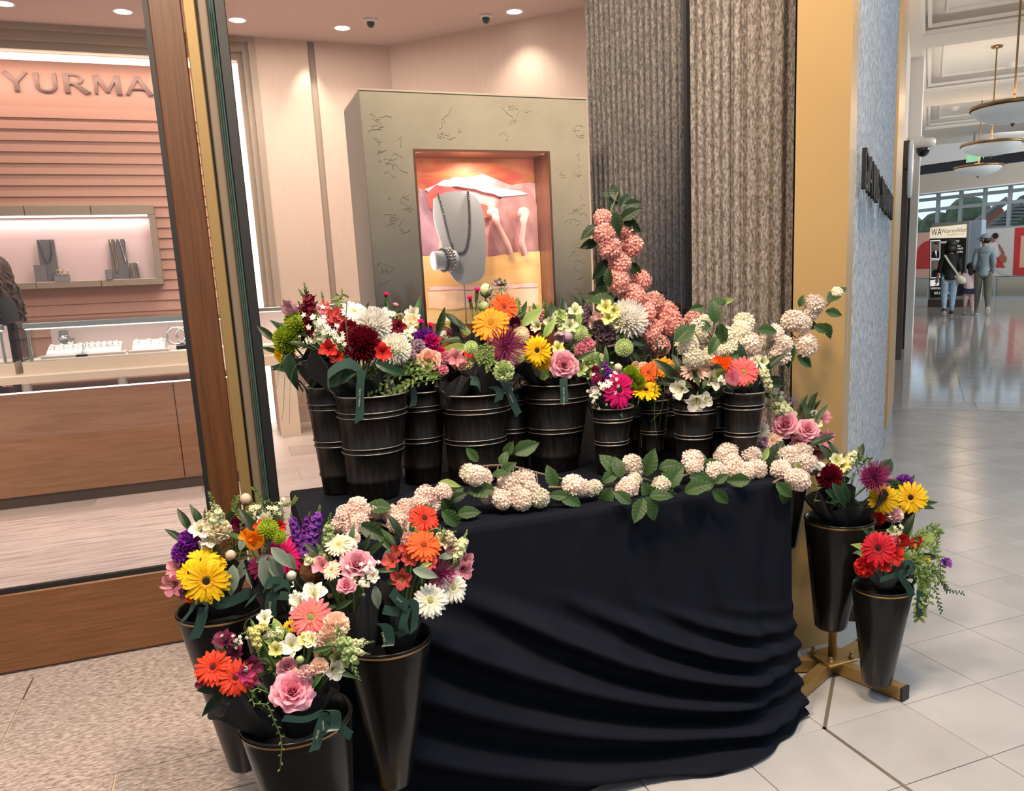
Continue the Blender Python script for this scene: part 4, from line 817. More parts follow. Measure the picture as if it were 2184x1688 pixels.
# ================================================================== TABLE AND BLACK CLOTH
ZT = .69; TX0, TX1, TY0, TY1 = .12, 1.36, 1.755, 2.35
tb = thing('folding_table', 'folding table hidden under the black cloth', 'table', (.74, 2.05, 0))
mb = MB(); bbox(mb, TX0+.01, TX1-.01, TY0+.015, TY1-.01, ZT-.035, ZT-.008, .006); mb.build('tabletop', MT['black'], tb)
for x, y in ((TX0+.08, TY0+.10), (TX1-.08, TY0+.10), (TX0+.08, TY1-.08), (TX1-.08, TY1-.08)):
    mb = MB(); tube(mb, [(x, y, 0), (x, y, ZT-.03)], .014, 8); mb.build('leg', MT['steel'], tb)
def sm(x): x = np.clip(x, 0, 1); return x*x*(3-2*x)
def cloth():
    per = [np.array([TX0, TY1]), np.array([TX0, TY0]), np.array([TX1, TY0-.02]), np.array([TX1+.03, TY1-.02])]
    NS, NV = 300, 96; rr = .03
    ls = [np.linalg.norm(per[i+1]-per[i]) for i in range(3)]; tot = sum(ls); V = []; T = []
    r2 = np.random.default_rng(3); ph = r2.uniform(0, 6.28, 12)
    for k in range(NS+1):
        d = tot*k/NS; i = 0
        while i < 2 and d > ls[i]: d -= ls[i]; i += 1
        p = per[i]+(per[i+1]-per[i])*d/ls[i]; e = (per[i+1]-per[i])/ls[i]; n = np.array([e[1], -e[0]])*1.0
        n = np.array([-1, 0]) if i == 0 else (np.array([0, -1]) if i == 1 else np.array([1, 0]))
        # round the corners by blending normals
        w = .10
        if i == 0 and ls[0]-d < w: q = (1-(ls[0]-d)/w)*.5; n = n*(1-q)+np.array([0, -1])*q
        if i == 1 and d < w: q = (1-d/w)*.5; n = n*(1-q)+np.array([-1, 0])*q
        if i == 1 and ls[1]-d < w: q = (1-(ls[1]-d)/w)*.5; n = n*(1-q)+np.array([1, 0])*q
        if i == 2 and d < w: q = (1-d/w)*.5; n = n*(1-q)+np.array([0, -1])*q
        n = n/np.linalg.norm(n)
        u = (k/NS*tot-ls[0])/ls[1]            # 0..1 along the front
        side = max(0, u-1)*ls[1]
        for j in range(NV+1):
            v = j/NV; z = ZT*(1-v)
            o = .004+.055*v**1.4
            uu = min(max(u, -.3), 1.0)
            # swags that gather towards the lower right corner
            xq = min(1, max(0, (uu+.3)/1.3)); c = -.40+1.24*(1-(1-xq)**1.9); s = 1.15-.72*sm(uu)
            f = (v-c)/s
            amp = .037*sm((v-.10-.34*sm(uu))/.28)*(1-.25*sm((uu-.8)/.2))*sm((uu+.35)/.3)
            g = .5+.5*math.cos(2*math.pi*(f*5.2+.08*math.sin(4*uu)))
            o += amp*(g**1.5)*1.9
            if u > 1:   # hanging folds on the right-hand side
                o += .022*sm(v/.8)*(.5+.5*math.sin(side*30+1.0))+.035*sm(v)*sm(side/.15)
            if u < 0: o += .02*sm(v)*(.5+.5*math.sin(u*30))
            # corner bunch and puddle at the right-hand corner
            cb = math.exp(-((u-1.0)/.13)**2)
            o += cb*(.012*sm((v-.5)/.4)+.020*math.sin(v*34+u*9)*sm((v-.62)/.12))
            o += .06*math.exp(-((u-.97)/.07)**2)*sm((v-.86)/.12)
            pud = .045*sm((v-.88)/.12)*sm((u+.2)/.4)
            o += pud*(.6+.4*math.sin(u*17+1))
            # creases
            cr = sm((u-.3)/.25)*(1-sm((v-.50)/.25))*sm(v/.12)
            o += cr*.0035*(math.sin(u*61+ph[0]+2.2*math.sin(v*7))+.8*math.sin(u*97-v*9+ph[1]))
            # fine vertical pleats near the right edge
            o += .010*sm((u-.86)/.1)*sm(v/.3)*math.sin(u*85+v*3)*(1 if u < 1.05 else .4)
            if u > .85: o = .004+(o-.004)*(1-.66*sm((u-.85)/.15))
            zz = z
            if v > .93: zz = max(z, .006+.02*(.5+.5*math.sin(u*30+v*40))*sm((u-.2)/.5)*(1-(v-.93)/.07*.6))
            if j == 0: o, zz = 0, ZT
            elif v < .05: zz = min(zz, ZT-rr*(1-math.cos(min(1, v*ZT/rr)*1.57))*1.0)
            V.append((p[0]+n[0]*o, p[1]+n[1]*o, max(zz, .003)))
    m_ = MB(); m_.add(V, gridf(NS, NV))
    nx, ny = 60, 30; V2 = []
    for i in range(nx+1):
        for j in range(ny+1):
            a, b = i/nx, j/ny; x0 = TX0; x1 = TX1+.03*b
            V2.append((x0+(x1-x0)*a, TY0-.02*a*(1-b)+(TY1-TY0)*b-.02*a*b, ZT+.0005+.002*math.sin(a*23)*math.sin(b*11)*min(1, 8*min(a, b, 1-a, 1-b))))
    m_.add(V2, [q[::-1] for q in gridf(nx, ny)])
    return m_
tag(cloth().build('black_tablecloth', MT['cloth'], smooth=True), 'black cloth draped over the flower table and puddling on the tiles', 'tablecloth')
# ================================================================== VASES
def dressed_bucket(label, name, x, y, zb, rb, xr, yr, zr, rr, handles=True):
    t = thing(name, label, 'flower bucket', (x, y, zb), 'ribbed black metal buckets on the table'); h = zr-zb
    def R(k): return rb+(rr-rb)*k
    prof = [(.0, zb), (R(0)*.97, zb), (R(0), zb+.004)]
    for k in (.18, .455, .505, .80, .85):
        e = .0028/h
        prof += [(R(k-2*e)+.0002, zb+h*(k-2*e)), (R(k)+.0032, zb+h*k), (R(k+2*e)+.0002, zb+h*(k+2*e))]
    prof += [(R(1), zr-.002), (R(1)+.003, zr), (R(1)-.001, zr+.002), (R(1)-.004, zr), (R(.6)-.004, zb+h*.6), (R(.25)-.004, zb+h*.25), (.0, zb+h*.25)]
    mb = MB(); lathe(mb, prof, 48, (x, y), (xr, yr)); mb.build('body', MT['bucket'], t, True)
    for k in (.455, .505, .80, .85):
        mb = MB(); cx_, cy_ = x+(xr-x)*k, y+(yr-y)*k
        lathe(mb, [(R(k)+.0024, zb+h*k-.0014), (R(k)+.0042, zb+h*k), (R(k)+.0024, zb+h*k+.0014)], 48, (cx_, cy_)); mb.build('rib', MT['rub'], t, True)
    mb = MB(); lathe(mb, [(R(1)+.0025, zr-.0012), (R(1)+.0042, zr), (R(1)+.001, zr+.0026), (R(1)-.0045, zr)], 48, (xr, yr)); mb.build('rim', MT['rub'], t, True)
    mb = MB(); lathe(mb, [(R(.9)-.005, zb+h*.9), (.0, zb+h*.9)], 24, (x+(xr-x)*.9, y+(yr-y)*.9)); mb.build('packing', MT['paper'], t)
    if handles:
        for a in (-.15, math.pi+.2):
            ca, sa = math.cos(a), math.sin(a); b0 = np.array([xr+ca*(rr+.002), yr+sa*(rr+.002), zr-.012]); w_ = np.array([-sa, ca, 0])*.022
            mb = MB(); tube(mb, smoothpts([b0-w_, b0-w_+np.array([ca*.01, sa*.01, .022]), b0+np.array([ca*.018, sa*.018, .036]), b0+w_+np.array([ca*.01, sa*.01, .022]), b0+w_], 14), .0022, 6); mb.build('handle', MT['wire'], t, True)
    return t
BK = dict(
 T1=(.249, 2.262, .048, .252, 2.262, .99, .073, 'slim ribbed bucket at the back left table corner'),
 T2=(.325, 2.168, .066, .339, 2.168, .971, .095, 'large ribbed bucket at the left front with a long hanging ribbon'),
 T3=(.480, 2.262, .052, .490, 2.262, .955, .072, 'shadowed ribbed bucket second row behind the peach rose'),
 T4=(.614, 2.190, .072, .637, 2.190, .945, .100, 'large ribbed bucket streaked bright, third from the left front'),
 T5=(.760, 2.285, .050, .768, 2.285, .940, .066, 'dark narrow bucket wedged between two large ones'),
 T6=(.868, 2.205, .068, .886, 2.205, .950, .103, 'large ribbed bucket below the yellow gerbera and garden rose'),
 T7=(.984, 2.065, .038, .999, 2.065, .883, .057, 'small ribbed bucket under the hot pink gerbera'),
 T8=(1.160, 2.135, .028, 1.172, 2.135, .880, .045, 'narrow small bucket under the yellow gerbera in the right half'),
 T9=(1.205, 1.98, .042, 1.219, 1.98, .900, .0615, 'small ribbed bucket under the white trumpet flowers'),
 T10=(1.445, 2.085, .042, 1.462, 2.085, .885, .069, 'small ribbed bucket at the right end under the coral gerbera'),
 T11=(1.115, 2.262, .055, 1.130, 2.262, .97, .075, 'dark bucket at the back holding the tall pink branch'),
 T13=(1.320, 2.03, .040, 1.327, 2.03, .905, .050, 'dark bucket in the shadow behind the coral gerbera bucket'),
 T12=(1.345, 2.250, .055, 1.360, 2.250, .95, .072, 'dark bucket at the back right holding the white branch'))
BK['T10'] = (1.313, 1.90, .037, 1.329, 1.90, .916, .057, BK['T10'][7])
BK['T12'] = (1.27, 2.26, .050, 1.29, 2.26, .95, .068, BK['T12'][7])
for k, (x, y, rb, xr, yr, zr_, rr, lb) in BK.items(): dressed_bucket(lb, 'ribbed_bucket', x, y, ZT+.003, rb, xr, yr, zr_, rr)
def cone_vase(label, x, y, zb, rb, xr, yr, zr, rr, gold=True):
    t = thing('cone_vase', label, 'flower vase', (x, y, zb), 'glossy black cone vases on brass stands'); h = zr-zb
    mb = MB(); lathe(mb, [(.0, zb), (rb*.9, zb), (rb, zb+.006), (rb+(rr-rb)*.955, zr-.02), (rr-.003, zr-.012), (rr, zr-.003), (rr-.002, zr), (rr-.006, zr-.002), (rr-.012, zr-.03), (rb*.95, zb+h*.3), (.0, zb+h*.3)], 56, (x, y), (xr, yr)); mb.build('body', MT['cone'], t, True)
    k = .958; mb = MB(); lathe(mb, [(rr-.0035, zr-.0135), (rr-.0012, zr-.0105), (rr+.0006, zr-.0065)], 56, (x+(xr-x)*.985, y+(yr-y)*.985), (xr, yr)); mb.build('gold_band', MT['conegold'], t, True)
    mb = MB(); k = .85; lathe(mb, [(rb+(rr-rb)*k-.012, zb+h*k), (.0, zb+h*k)], 24, (x+(xr-x)*k, y+(yr-y)*k)); mb.build('packing', MT['paper'], t)
    return t
CV = dict(
 L1=(-.075, 2.00, .09, .038, -.080, 2.00, .518, .106, 'cone vase at the left, nearest the glass door'),
 L2=(.064, 1.42, .06, .044, .040, 1.42, .502, .098, 'cone vase nearest the camera, at the front of the left stand'),
 L3=(.229, 1.60, .20, .036, .240, 1.60, .536, .092, 'cone vase at the left of the cloth with a fraying gold rim'),
 L4=(.035, 1.74, .25, .034, .030, 1.74, .56, .066, 'half-hidden cone vase between the other left cones'),
 R1=(1.606, 1.85, .175, .047, 1.631, 1.85, .518, .102, 'higher cone vase on the right-hand brass stand'),
 R2=(1.640, 1.69, .06, .041, 1.648, 1.69, .359, .083, 'lowest cone vase at the front right of the brass stand'),
 R3=(1.79, 2.00, .16, .040, 1.830, 1.98, .47, .085, 'half-hidden cone vase under the yellow gerberas'),
 R4=(1.565, 2.03, .38, .040, 1.565, 2.03, .64, .080, 'half-hidden cone vase under the pink roses beside the pier'))
CV['R3'] = (1.735, 1.90, .16, .040, 1.79, 1.88, .47, .080, CV['R3'][8]); CV['R4'] = (1.545, 1.99, .40, .036, 1.553, 1.99, .66, .068, CV['R4'][8])
for k, a in CV.items(): cone_vase(a[8], *a[:8])
# ================================================================== BRASS STANDS
def stand(label, px, py, ztop, legs, vases, knob=False):
    t = thing('flower_stand', label, 'stand', (px, py, 0))
    mb = MB(); tube(mb, [(px, py, .045), (px, py, ztop)], .0125, 16); mb.build('pole', MT['stand'], t, True)
    mb = MB(); bbox(mb, px-.055, px+.055, py-.055, py+.055, .042, .050, .002); mb.build('base_plate', MT['stand'], t)
    c, s = math.cos(.5), math.sin(.5)
    for dx, dy in ((-.04, -.04), (.04, -.04), (-.04, .04), (.04, .04)):
        mb = MB(); lathe(mb, [(.008, .05), (.008, .058), (.0055, .060), (.0055, .068), (.001, .071)], 8, (px+dx, py+dy)); mb.build('bolt', MT['stand'], t)
    for lx, ly in legs:
        d = np.array([lx-px, ly-py, 0]); L_ = np.linalg.norm(d); d /= L_; n = np.array([-d[1], d[0], 0])
        mb = MB(); frame_box(mb, np.array([px, py, .004])-n*.016, d, n, Z3, L_-.004, .032, .038); lg = mb.build('leg', MT['stand'], t)
        mb = MB(); frame_box(mb, np.array([lx, ly, .002])-n*.0175-d*.006, d, n, Z3, .008, .035, .041); o = mb.build('end_cap', MT['black'], lg)
        o.matrix_parent_inverse = Matrix.Translation(-Vector((px, py, 0)))@Matrix() if False else Matrix()
    for k in vases:
        v = CV[k]; f = .90; zc = v[2]+(v[6]-v[2])*f; cx_, cy_ = v[0]+(v[4]-v[0])*f, v[1]+(v[5]-v[1])*f; rc = v[3]+(v[7]-v[3])*f-.004
        mb = MB(); tube(mb, [(cx_+rc*math.cos(a), cy_+rc*math.sin(a), zc) for a in np.linspace(0, 6.283, 33)], .0018, 6)
        d = np.array([cx_-px, cy_-py]); D_ = np.linalg.norm(d)+1e-6; d /= D_
        if D_ > rc: tube(mb, [(px, py, zc), (px+d[0]*(D_-rc), py+d[1]*(D_-rc), zc)], .005, 6)
        mb.build('holder_ring', MT['wire'], t, True)
    if knob:
        mb = MB(); lathe(mb, [(.010, ztop-.05), (.012, ztop-.01), (.017, ztop), (.011, ztop+.006)]+[(.024*math.sin(a), ztop+.028-.024*math.cos(a)) for a in np.linspace(.5, 3.14, 10)], 24, (px, py)); mb.build('ball_finial', MT['knob'], t, True)
        mb = MB(); tube(mb, [(px-.05, py, ztop-.03), (px+.05, py, ztop-.03)], .006, 8); mb.build('cross_arm', MT['stand'], t)
stand('four-legged brass flower stand bolted by a square plate, at the right', 1.655, 1.895, .50, [(1.425, 1.785), (1.715, 1.655), (1.42, 1.99), (1.815, 1.945)], ['R1', 'R2', 'R3', 'R4'])
stand('bronze-knobbed flower stand among the left cone vases', .105, 1.62, .665, [(-.13, 1.52), (.24, 1.42), (-.04, 1.83), (.33, 1.72)], ['L1', 'L2', 'L3', 'L4'], True)
# ================================================================== FLOWER KINDS (unit size, facing +Z)
def rotz(V, a): c, s = math.cos(a), math.sin(a); V = np.asarray(V); return np.stack([V[:, 0]*c-V[:, 1]*s, V[:, 0]*s+V[:, 1]*c, V[:, 2]], 1)
SH = dict(round=([0, .3, .65, .88, 1], [.45, .8, 1, .8, .22]), point=([0, .3, .55, .85, 1], [.35, .8, 1, .55, .04]), spoon=([0, .35, .75, .93, 1], [.35, .6, 1, .85, .35]), leaf=([0, .12, .4, .7, .9, 1], [.05, .55, 1, .78, .30, .02]))
def pet(L, Wd, r0, a0, a1, sh='round', nl=4, nw=2, cup=.15, z0=0, rag=0.0):
    """one petal along +X starting at radius r0; a0 to a1 is its pitch from base to tip"""
    V = []; T = []; r, z = r0, z0
    for i in range(nl+1):
        v = i/nl; a = a0+(a1-a0)*v
        if i: r += math.cos(a)*L/nl; z += math.sin(a)*L/nl
        w = Wd*float(np.interp(v, *SH[sh]))
        for j in range(nw+1):
            u = 2*j/nw-1; k = cup*w*u*u
            V.append((r-math.sin(a)*k, u*w/2, z+math.cos(a)*k+(random.uniform(-rag, rag) if i else 0))); T.append(v)
    return np.array(V), gridf(nl, nw), np.array(T)
def ring(mb, n, off=0, jit=.04, m=0, t0=0, t1=1, **k):
    for i in range(n):
        kk = dict(k); kk['L'] = k['L']*random.uniform(.93, 1.05); kk['a0'] = k['a0']+random.uniform(-jit, jit)*2; kk['a1'] = k['a1']+random.uniform(-jit, jit)*3
        V, f, T = pet(**kk); mb.add(rotz(V, 2*math.pi*(i+off)/n+random.uniform(-jit, jit)), f, m, t0+(t1-t0)*T)
def g_gerbera():
    a = MB(); ring(a, 21, L=.43, Wd=.122, r0=.07, a0=.12, a1=-.22, sh='spoon', cup=.07, jit=.075); ring(a, 18, .5, L=.36, Wd=.105, r0=.07, a0=.34, a1=-.10, sh='spoon', z0=.012, cup=.07, jit=.08)
    ring(a, 30, .2, L=.13, Wd=.035, r0=.06, a0=.9, a1=.2, sh='round', nl=2, nw=1, z0=.012, t0=0, t1=.3)
    c = MB(); lathe(c, [(.085, .01), (.075, .035), (.045, .045), (.0, .04)], 16, t=.5)
    for i in range(26): q = 2.4*i; r_ = .075*math.sqrt(i/26); ellipsoid(c, (r_*math.cos(q), r_*math.sin(q), .045), (.010, .010, .016), 5, 3)
    return a, c
def g_daisy():
    a = MB(); ring(a, 15, L=.40, Wd=.14, r0=.10, a0=.05, a1=-.1, sh='round', nl=3, nw=1)
    c = MB(); lathe(c, [(.13, .0), (.11, .06), (.0, .10)], 12); return a, c
def g_rose():
    a = MB(); n = 46
    for i in range(n):
        q = i/(n-1); th0 = .04+1.05*q**2.1; H = .27+.16*q; ha = 1.05-.35*q; ang = i*2.4; r, z = .02+.09*q, .10*(1-q); V = []; T = []; NL, NW = 6, 6; wob = random.uniform(0, 6)
        for k in range(NL+1):
            v = k/NL; th = th0-.35*(1-q)*math.sin(v*3)+(1.5*max(0, v-.55)*max(0, q-.45)*2)
            if k: r += math.sin(th)*H/NL; z += math.cos(th)*H/NL
            for j in range(NW+1):
                u = 2*j/NW-1; lim = math.sqrt(max(0, 1-(max(0, v-.25)/.95)**2*.75)); zz = z-.10*u*u*v*(.4+q)
                rr = r*(1+.05*math.sin(u*5+wob)*v)+.01*(1-abs(u))
                V.append((rr*math.cos(ang+u*ha*lim), rr*math.sin(ang+u*ha*lim), zz+.012*math.sin(u*7+wob)*v*q)); T.append(v*.5+q*.5)
        a.add(V, gridf(NL, NW), 0, T)
    s = .5/.62; a.v = [x*s-np.array([0, 0, .20]) for x in a.v]; return a, None
def g_mum():
    a = MB(); n = 230; ellipsoid(a, (0, 0, 0), (.26, .26, .24), 12, 8, 0, .3)
    for i in range(n):
        ph = math.radians(4+112*math.sqrt(i/n)); az = i*2.39996+random.uniform(-.1, .1); V, f, T = pet(.40+.05*math.sin(ph), .085, .06, .0, .75-.35*(i/n), 'round', 4, 2, .5)
        b = math.pi/2-ph; c, s = math.cos(b), math.sin(b); V = np.stack([V[:, 0]*c-V[:, 2]*s, V[:, 1], V[:, 0]*s+V[:, 2]*c], 1); a.add(rotz(V, az), f, 0, T)
    return a, None
def g_spider():
    a = MB(); n = 120
    for i in range(n):
        ph = math.radians(8+95*math.sqrt(i/n)); az = i*2.39996+random.uniform(-.15, .15); V, f, T = pet(random.uniform(.38, .50), .024, .03, random.uniform(-.1, .2), random.uniform(.3, 1.0), 'spoon', 5, 1, .3)
        b = math.pi/2-ph; c, s = math.cos(b), math.sin(b); V = np.stack([V[:, 0]*c-V[:, 2]*s, V[:, 1], V[:, 0]*s+V[:, 2]*c], 1); a.add(rotz(V, az), f, 0, T)
    return a, None
def frame_of(d):
    d = np.array(d, float); d /= np.linalg.norm(d); x = np.cross([0, 0, 1.0], d)
    if np.linalg.norm(x) < 1e-3: x = np.array([1.0, 0, 0])
    x /= np.linalg.norm(x); return np.stack([x, np.cross(d, x), d], 1)
def g_ball(nf=74, oblong=1.0):
    """snowball of five-petalled florets"""
    a = MB(); c = MB(); ellipsoid(c, (0, 0, 0), (.33, .33, .33*oblong), 12, 8)
    for i in range(nf):
        z = 1-2*(i+.5)/nf; r = math.sqrt(1-z*z); d = np.array([r*math.cos(i*2.39996), r*math.sin(i*2.39996), z]); d2 = d+np.array([random.gauss(0, .18) for _ in range(3)])
        R = frame_of(d2); P0 = d*random.uniform(.35, .43)*np.array([1, 1, oblong]); sp = random.uniform(0, 6); s = random.uniform(.112, .145)
        for k in range(5):
            w = sp+k*1.2566; V = []
            for rr, da, zz in ((.12, 0, -.25), (.7, -.50, .05), (1.18, -.30, .22), (1.26, 0.0, .18), (1.18, .30, .22), (.7, .50, .05)): V.append((s*rr*math.cos(w+da), s*rr*math.sin(w+da), s*zz+random.uniform(-.006, .006)))
            a.add(np.array(V)@R.T+P0, [(0, 1, 2, 3), (0, 3, 4, 5)], 0, [0, .5, 1, 1, 1, .5])
    return a, c
def g_carnation():
    a = MB(); n = 24; ellipsoid(a, (0, 0, .02), (.30, .30, .26), 12, 8, 0, .35)
    for i in range(n):
        q = i/n; ph = math.radians(95*math.sqrt(q))+random.gauss(0, .13); az = i*2.4+random.gauss(0, .25); NL, NW = 4, 8; V = []; T = []; p1, p2 = random.uniform(0, 6), random.uniform(6, 10)
        for k in range(NL+1):
            v = k/NL; w = .58*v**1.1+.03; r = .08+.40*v
            for j in range(NW+1):
                u = 2*j/NW-1; rr = r-.06*u*u*v+(.025*(1 if j % 2 else -1) if k == NL else 0); V.append((rr, u*w/2*1.1, .062*v*math.sin(u*p2+p1)+.05*v*v)); T.append(v)
        V = np.array(V); b = math.pi/2-ph; c, s = math.cos(b), math.sin(b); V = np.stack([V[:, 0]*c-V[:, 2]*s, V[:, 1], V[:, 0]*s+V[:, 2]*c], 1); a.add(rotz(V, az), gridf(NL, NW), 0, T)
    c = MB(); lathe(c, [(.05, -.55), (.10, -.45), (.12, -.25), (.10, -.02)], 10); return a, c
def g_snap():
    """snapdragon spike along +Z: open blooms below, buds above"""
    a = MB(); c = MB(); bend = random.uniform(-.12, .12)
    ax = lambda h: np.array([bend*h*h, .04*math.sin(h*3), h])
    tube(c, [ax(h) for h in np.linspace(-.3, .98, 10)], np.linspace(.020, .010, 10), 6)
    n = 13
    for i in range(n):
        h = .02+.60*i/n; az = i*2.4; s = .215*(1-.40*h); d = np.array([math.cos(az), math.sin(az), .25]); R = frame_of(d); P0 = ax(h)+d*.055
        ellipsoid(a, P0+d*.03, (s*.36, s*.34, s*.55), 8, 5, 0, .3, R)
        for k, (dx, dy, w) in enumerate(((-.30, .42, 1), (.30, .42, 1), (-.42, -.30, .9), (.42, -.30, .9), (0, -.52, .9))):
            q = P0+d*.09+R@np.array([dx*s, dy*s, 0]); V, f, T = pet(s*.62, s*.60, 0, .75, -.7, 'round', 4, 3, .2); V = rotz(V, math.atan2(dy, dx)); a.add(V@R.T+P0+d*.055, f, 0, .3+.7*T)
    for i in range(16):
        h = .62+.36*i/16; az = i*2.4; s = .062*(1.25-h); d = np.array([math.cos(az), math.sin(az), .9]); d /= np.linalg.norm(d); ellipsoid(c if i > 5 else a, ax(h)+d*s*1.3, (s*.62, s*.62, s*1.25), 7, 5, 0, .0, frame_of(d))
    return a, c
def g_stock():
    a = MB(); c = MB(); ax = lambda h: np.array([.06*h*h, 0, h]); tube(c, [ax(h) for h in np.linspace(-.3, .95, 8)], np.linspace(.018, .010, 8), 6)
    for i in range(34):
        h = .02+.82*i/34; az = i*2.4; s = .165*(1-.5*max(0, h-.3)); d = np.array([math.cos(az), math.sin(az), .35+.5*h]); R = frame_of(d); P0 = ax(h)+d/np.linalg.norm(d)*.105*(1.1-.5*h)
        for k in range(5):
            V, f, T = pet(s*.52, s*.62, .005, .5, -.35, 'round', 3, 4, .1, rag=.012); V = rotz(V, k*1.2566+random.uniform(-.2, .2)); a.add(V@R.T+P0, f, 0, .2+.8*T)
    for i in range(9): az = i*2.4; d = np.array([math.cos(az)*.5, math.sin(az)*.5, 1]); ellipsoid(c, ax(.84+.016*i)+d*.03*(1-i/11), (.018, .018, .032), 6, 4, 0, 0, frame_of(d))
    return a, c
def g_alstro():
    a = MB(); c = MB()
    for k in range(6):
        V, f, T = pet(random.uniform(.50, .60), .30 if k % 2 else .40, .03, 1.35, random.uniform(-.15, .45), 'point' if k % 2 else 'round', 6, 4, .22, rag=.012); a.add(rotz(V, k*math.pi/3+random.uniform(-.15, .15)), f, 0, T)
    for k in range(6): tube(c, smoothpts([(0, 0, .05), (.05*math.cos(k), .05*math.sin(k), .3), (.12*math.cos(k), .12*math.sin(k), .42)], 5), .008, 4); ellipsoid(c, (.12*math.cos(k), .12*math.sin(k), .43), (.018, .012, .02), 5, 4)
    return a, c
def g_tulip():
    a = MB()
    for k in range(6):
        V = []; T = []; NL, NW = 7, 5; ang = k*math.pi/3; ro = 1.0 if k % 2 else .9
        for i in range(NL+1):
            v = i/NL; r = ro*(.10+.26*math.sin(min(1, v*1.35)*1.75)-.10*max(0, v-.6)); ha = .62*(math.sin(math.pi*(.18+.72*v))**.7)*(1-.75*max(0, v-.72)/.28)
            for j in range(NW+1): u = 2*j/NW-1; V.append((r*math.cos(ang+u*ha), r*math.sin(ang+u*ha), -.35+.9*v-.03*u*u)); T.append(v)
        a.add(V, gridf(NL, NW), 0, T)
    return a, None
def g_bud():
    a = MB(); c = MB(); ellipsoid(a, (0, 0, .05), (.42, .42, .5), 12, 8, 0, .6); lathe(c, [(.05, -.75), (.20, -.5), (.40, -.28), (.43, -.08)], 10)
    for k in range(5): V, f, T = pet(.4, .3, .36, 1.4, 1.0, 'point', 3, 2); c.add(rotz(V+np.array([0, 0, -.15]), k*1.257), f)
    return a, c
def g_pinkbud():
    a = MB(); c = MB(); lathe(c, [(.03, -1.6), (.035, -.9), (.12, -.7), (.16, -.1), (.15, .05)], 8)
    for k in range(12): V, f, T = pet(.42, .26, .03, 1.35, .7+random.uniform(-.2, .4), 'spoon', 3, 2, .2); a.add(rotz(V, k*2.4), f, 0, .3+.7*T)
    return a, c
def g_pompon():
    a = MB(); n = 90; ellipsoid(a, (0, 0, 0), (.36, .36, .36), 12, 8, 0, .3)
    for i in range(n):
        ph = math.radians(105*math.sqrt(i/n)); az = i*2.4; V, f, T = pet(.20, .10, .28, .0, .5, 'round', 2, 1, .3); b = math.pi/2-ph; c, s = math.cos(b), math.sin(b); V = np.stack([V[:, 0]*c-V[:, 2]*s, V[:, 1], V[:, 0]*s+V[:, 2]*c], 1); a.add(rotz(V, az), f, 0, T)
    return a, None
def g_calla():
    a = MB(); V = []; T = []; NL, NW = 7, 9
    for i in range(NL+1):
        v = i/NL; r = .06+.26*v**1.6
        for j in range(NW+1): u = 2*j/NW-1; V.append((r*math.cos(u*2.9)+.10*v*v*(1-abs(u)), r*math.sin(u*2.9), -.5+v*(.8+.25*(1-abs(u))))); T.append(v)
    a.add(V, gridf(NL, NW), 0, T); return a, None
def g_filler():
    """loose spray of tiny white blossoms on hair stems"""
    a = MB(); c = MB()
    for k in range(16):
        p = np.array([random.gauss(0, .22), random.gauss(0, .22), random.uniform(.1, .55)]); tube(c, smoothpts([(0, 0, -.4), p*np.array([.5, .5, .3]), p], 6), .006, 3)
        R = frame_of(p+np.array([0, 0, .3]))
        for q in range(5): V, f, T = pet(.085, .06, .008, .3, 0, 'round', 2, 1); a.add(rotz(V, q*1.257)@R.T+p, f, 0, T)
    return a, c
def g_daisies():
    a = MB(); c = MB()
    for k in range(7):
        p = np.array([random.uniform(-.42, .42), random.uniform(-.2, .2), random.uniform(0, .35)]); R = frame_of((random.gauss(0, .4), random.gauss(-.1, .4), 1)); tube(c, [(0, 0, -.5), p], .006, 3)
        for q in range(12): V, f, T = pet(.085, .034, .03, .05, -.1, 'round', 2, 1); a.add(rotz(V, q*.5236)@R.T+p, f, 0, .2+.8*T)
        ellipsoid(a, p+R[:, 2]*.01, (.034, .034, .018), 7, 4, 0, 0.0, R)
    return a, c
def g_sprig(n=13, L=.17, Wd=.07, droop=.5, curl=0):
    """greenery: curved stem with alternate leaves, +Z is up"""
    a = MB(); c = MB(); P = smoothpts([(0, 0, -.35), (.02, 0, .15), (.08+droop*.2, 0, .6-droop*.2), (.15+droop*.55, 0, .9-droop*.7)], 14); tube(c, P, np.linspace(.014, .005, 14), 5)
    for i in range(n):
        k = 3+int(10*i/n); d = P[min(k+1, 13)]-P[k-1]; d /= np.linalg.norm(d); az = i*2.4; V, f, T = pet(L*random.uniform(.8, 1.1), Wd, .0, .7, .1, 'leaf', 4, 2, -.3); V = rotz(V, az); a.add(V@frame_of(d).T+P[k], f, 0, T)
    return a, c
KIND = dict(gerbera=g_gerbera, daisy=g_daisy, rose=g_rose, mum=g_mum, spider=g_spider, ball=g_ball, carnation=g_carnation, snap=g_snap, stock=g_stock, alstro=g_alstro, tulip=g_tulip, bud=g_bud, pinkbud=g_pinkbud, pompon=g_pompon, calla=g_calla, filler=g_filler, daisies=g_daisies, sprig=g_sprig)
NAME = dict(gerbera='gerbera', daisy='daisy', rose='garden_rose', mum='chrysanthemum', spider='spider_chrysanthemum', ball='snowball_bloom', carnation='carnation', snap='snapdragon_spike', stock='stock_spike', alstro='alstroemeria_bloom', tulip='tulip', bud='flower_bud', pinkbud='carnation_bud', pompon='button_bloom', calla='calla_bloom', filler='filler_spray', daisies='daisy_cluster', sprig='greenery_sprig')
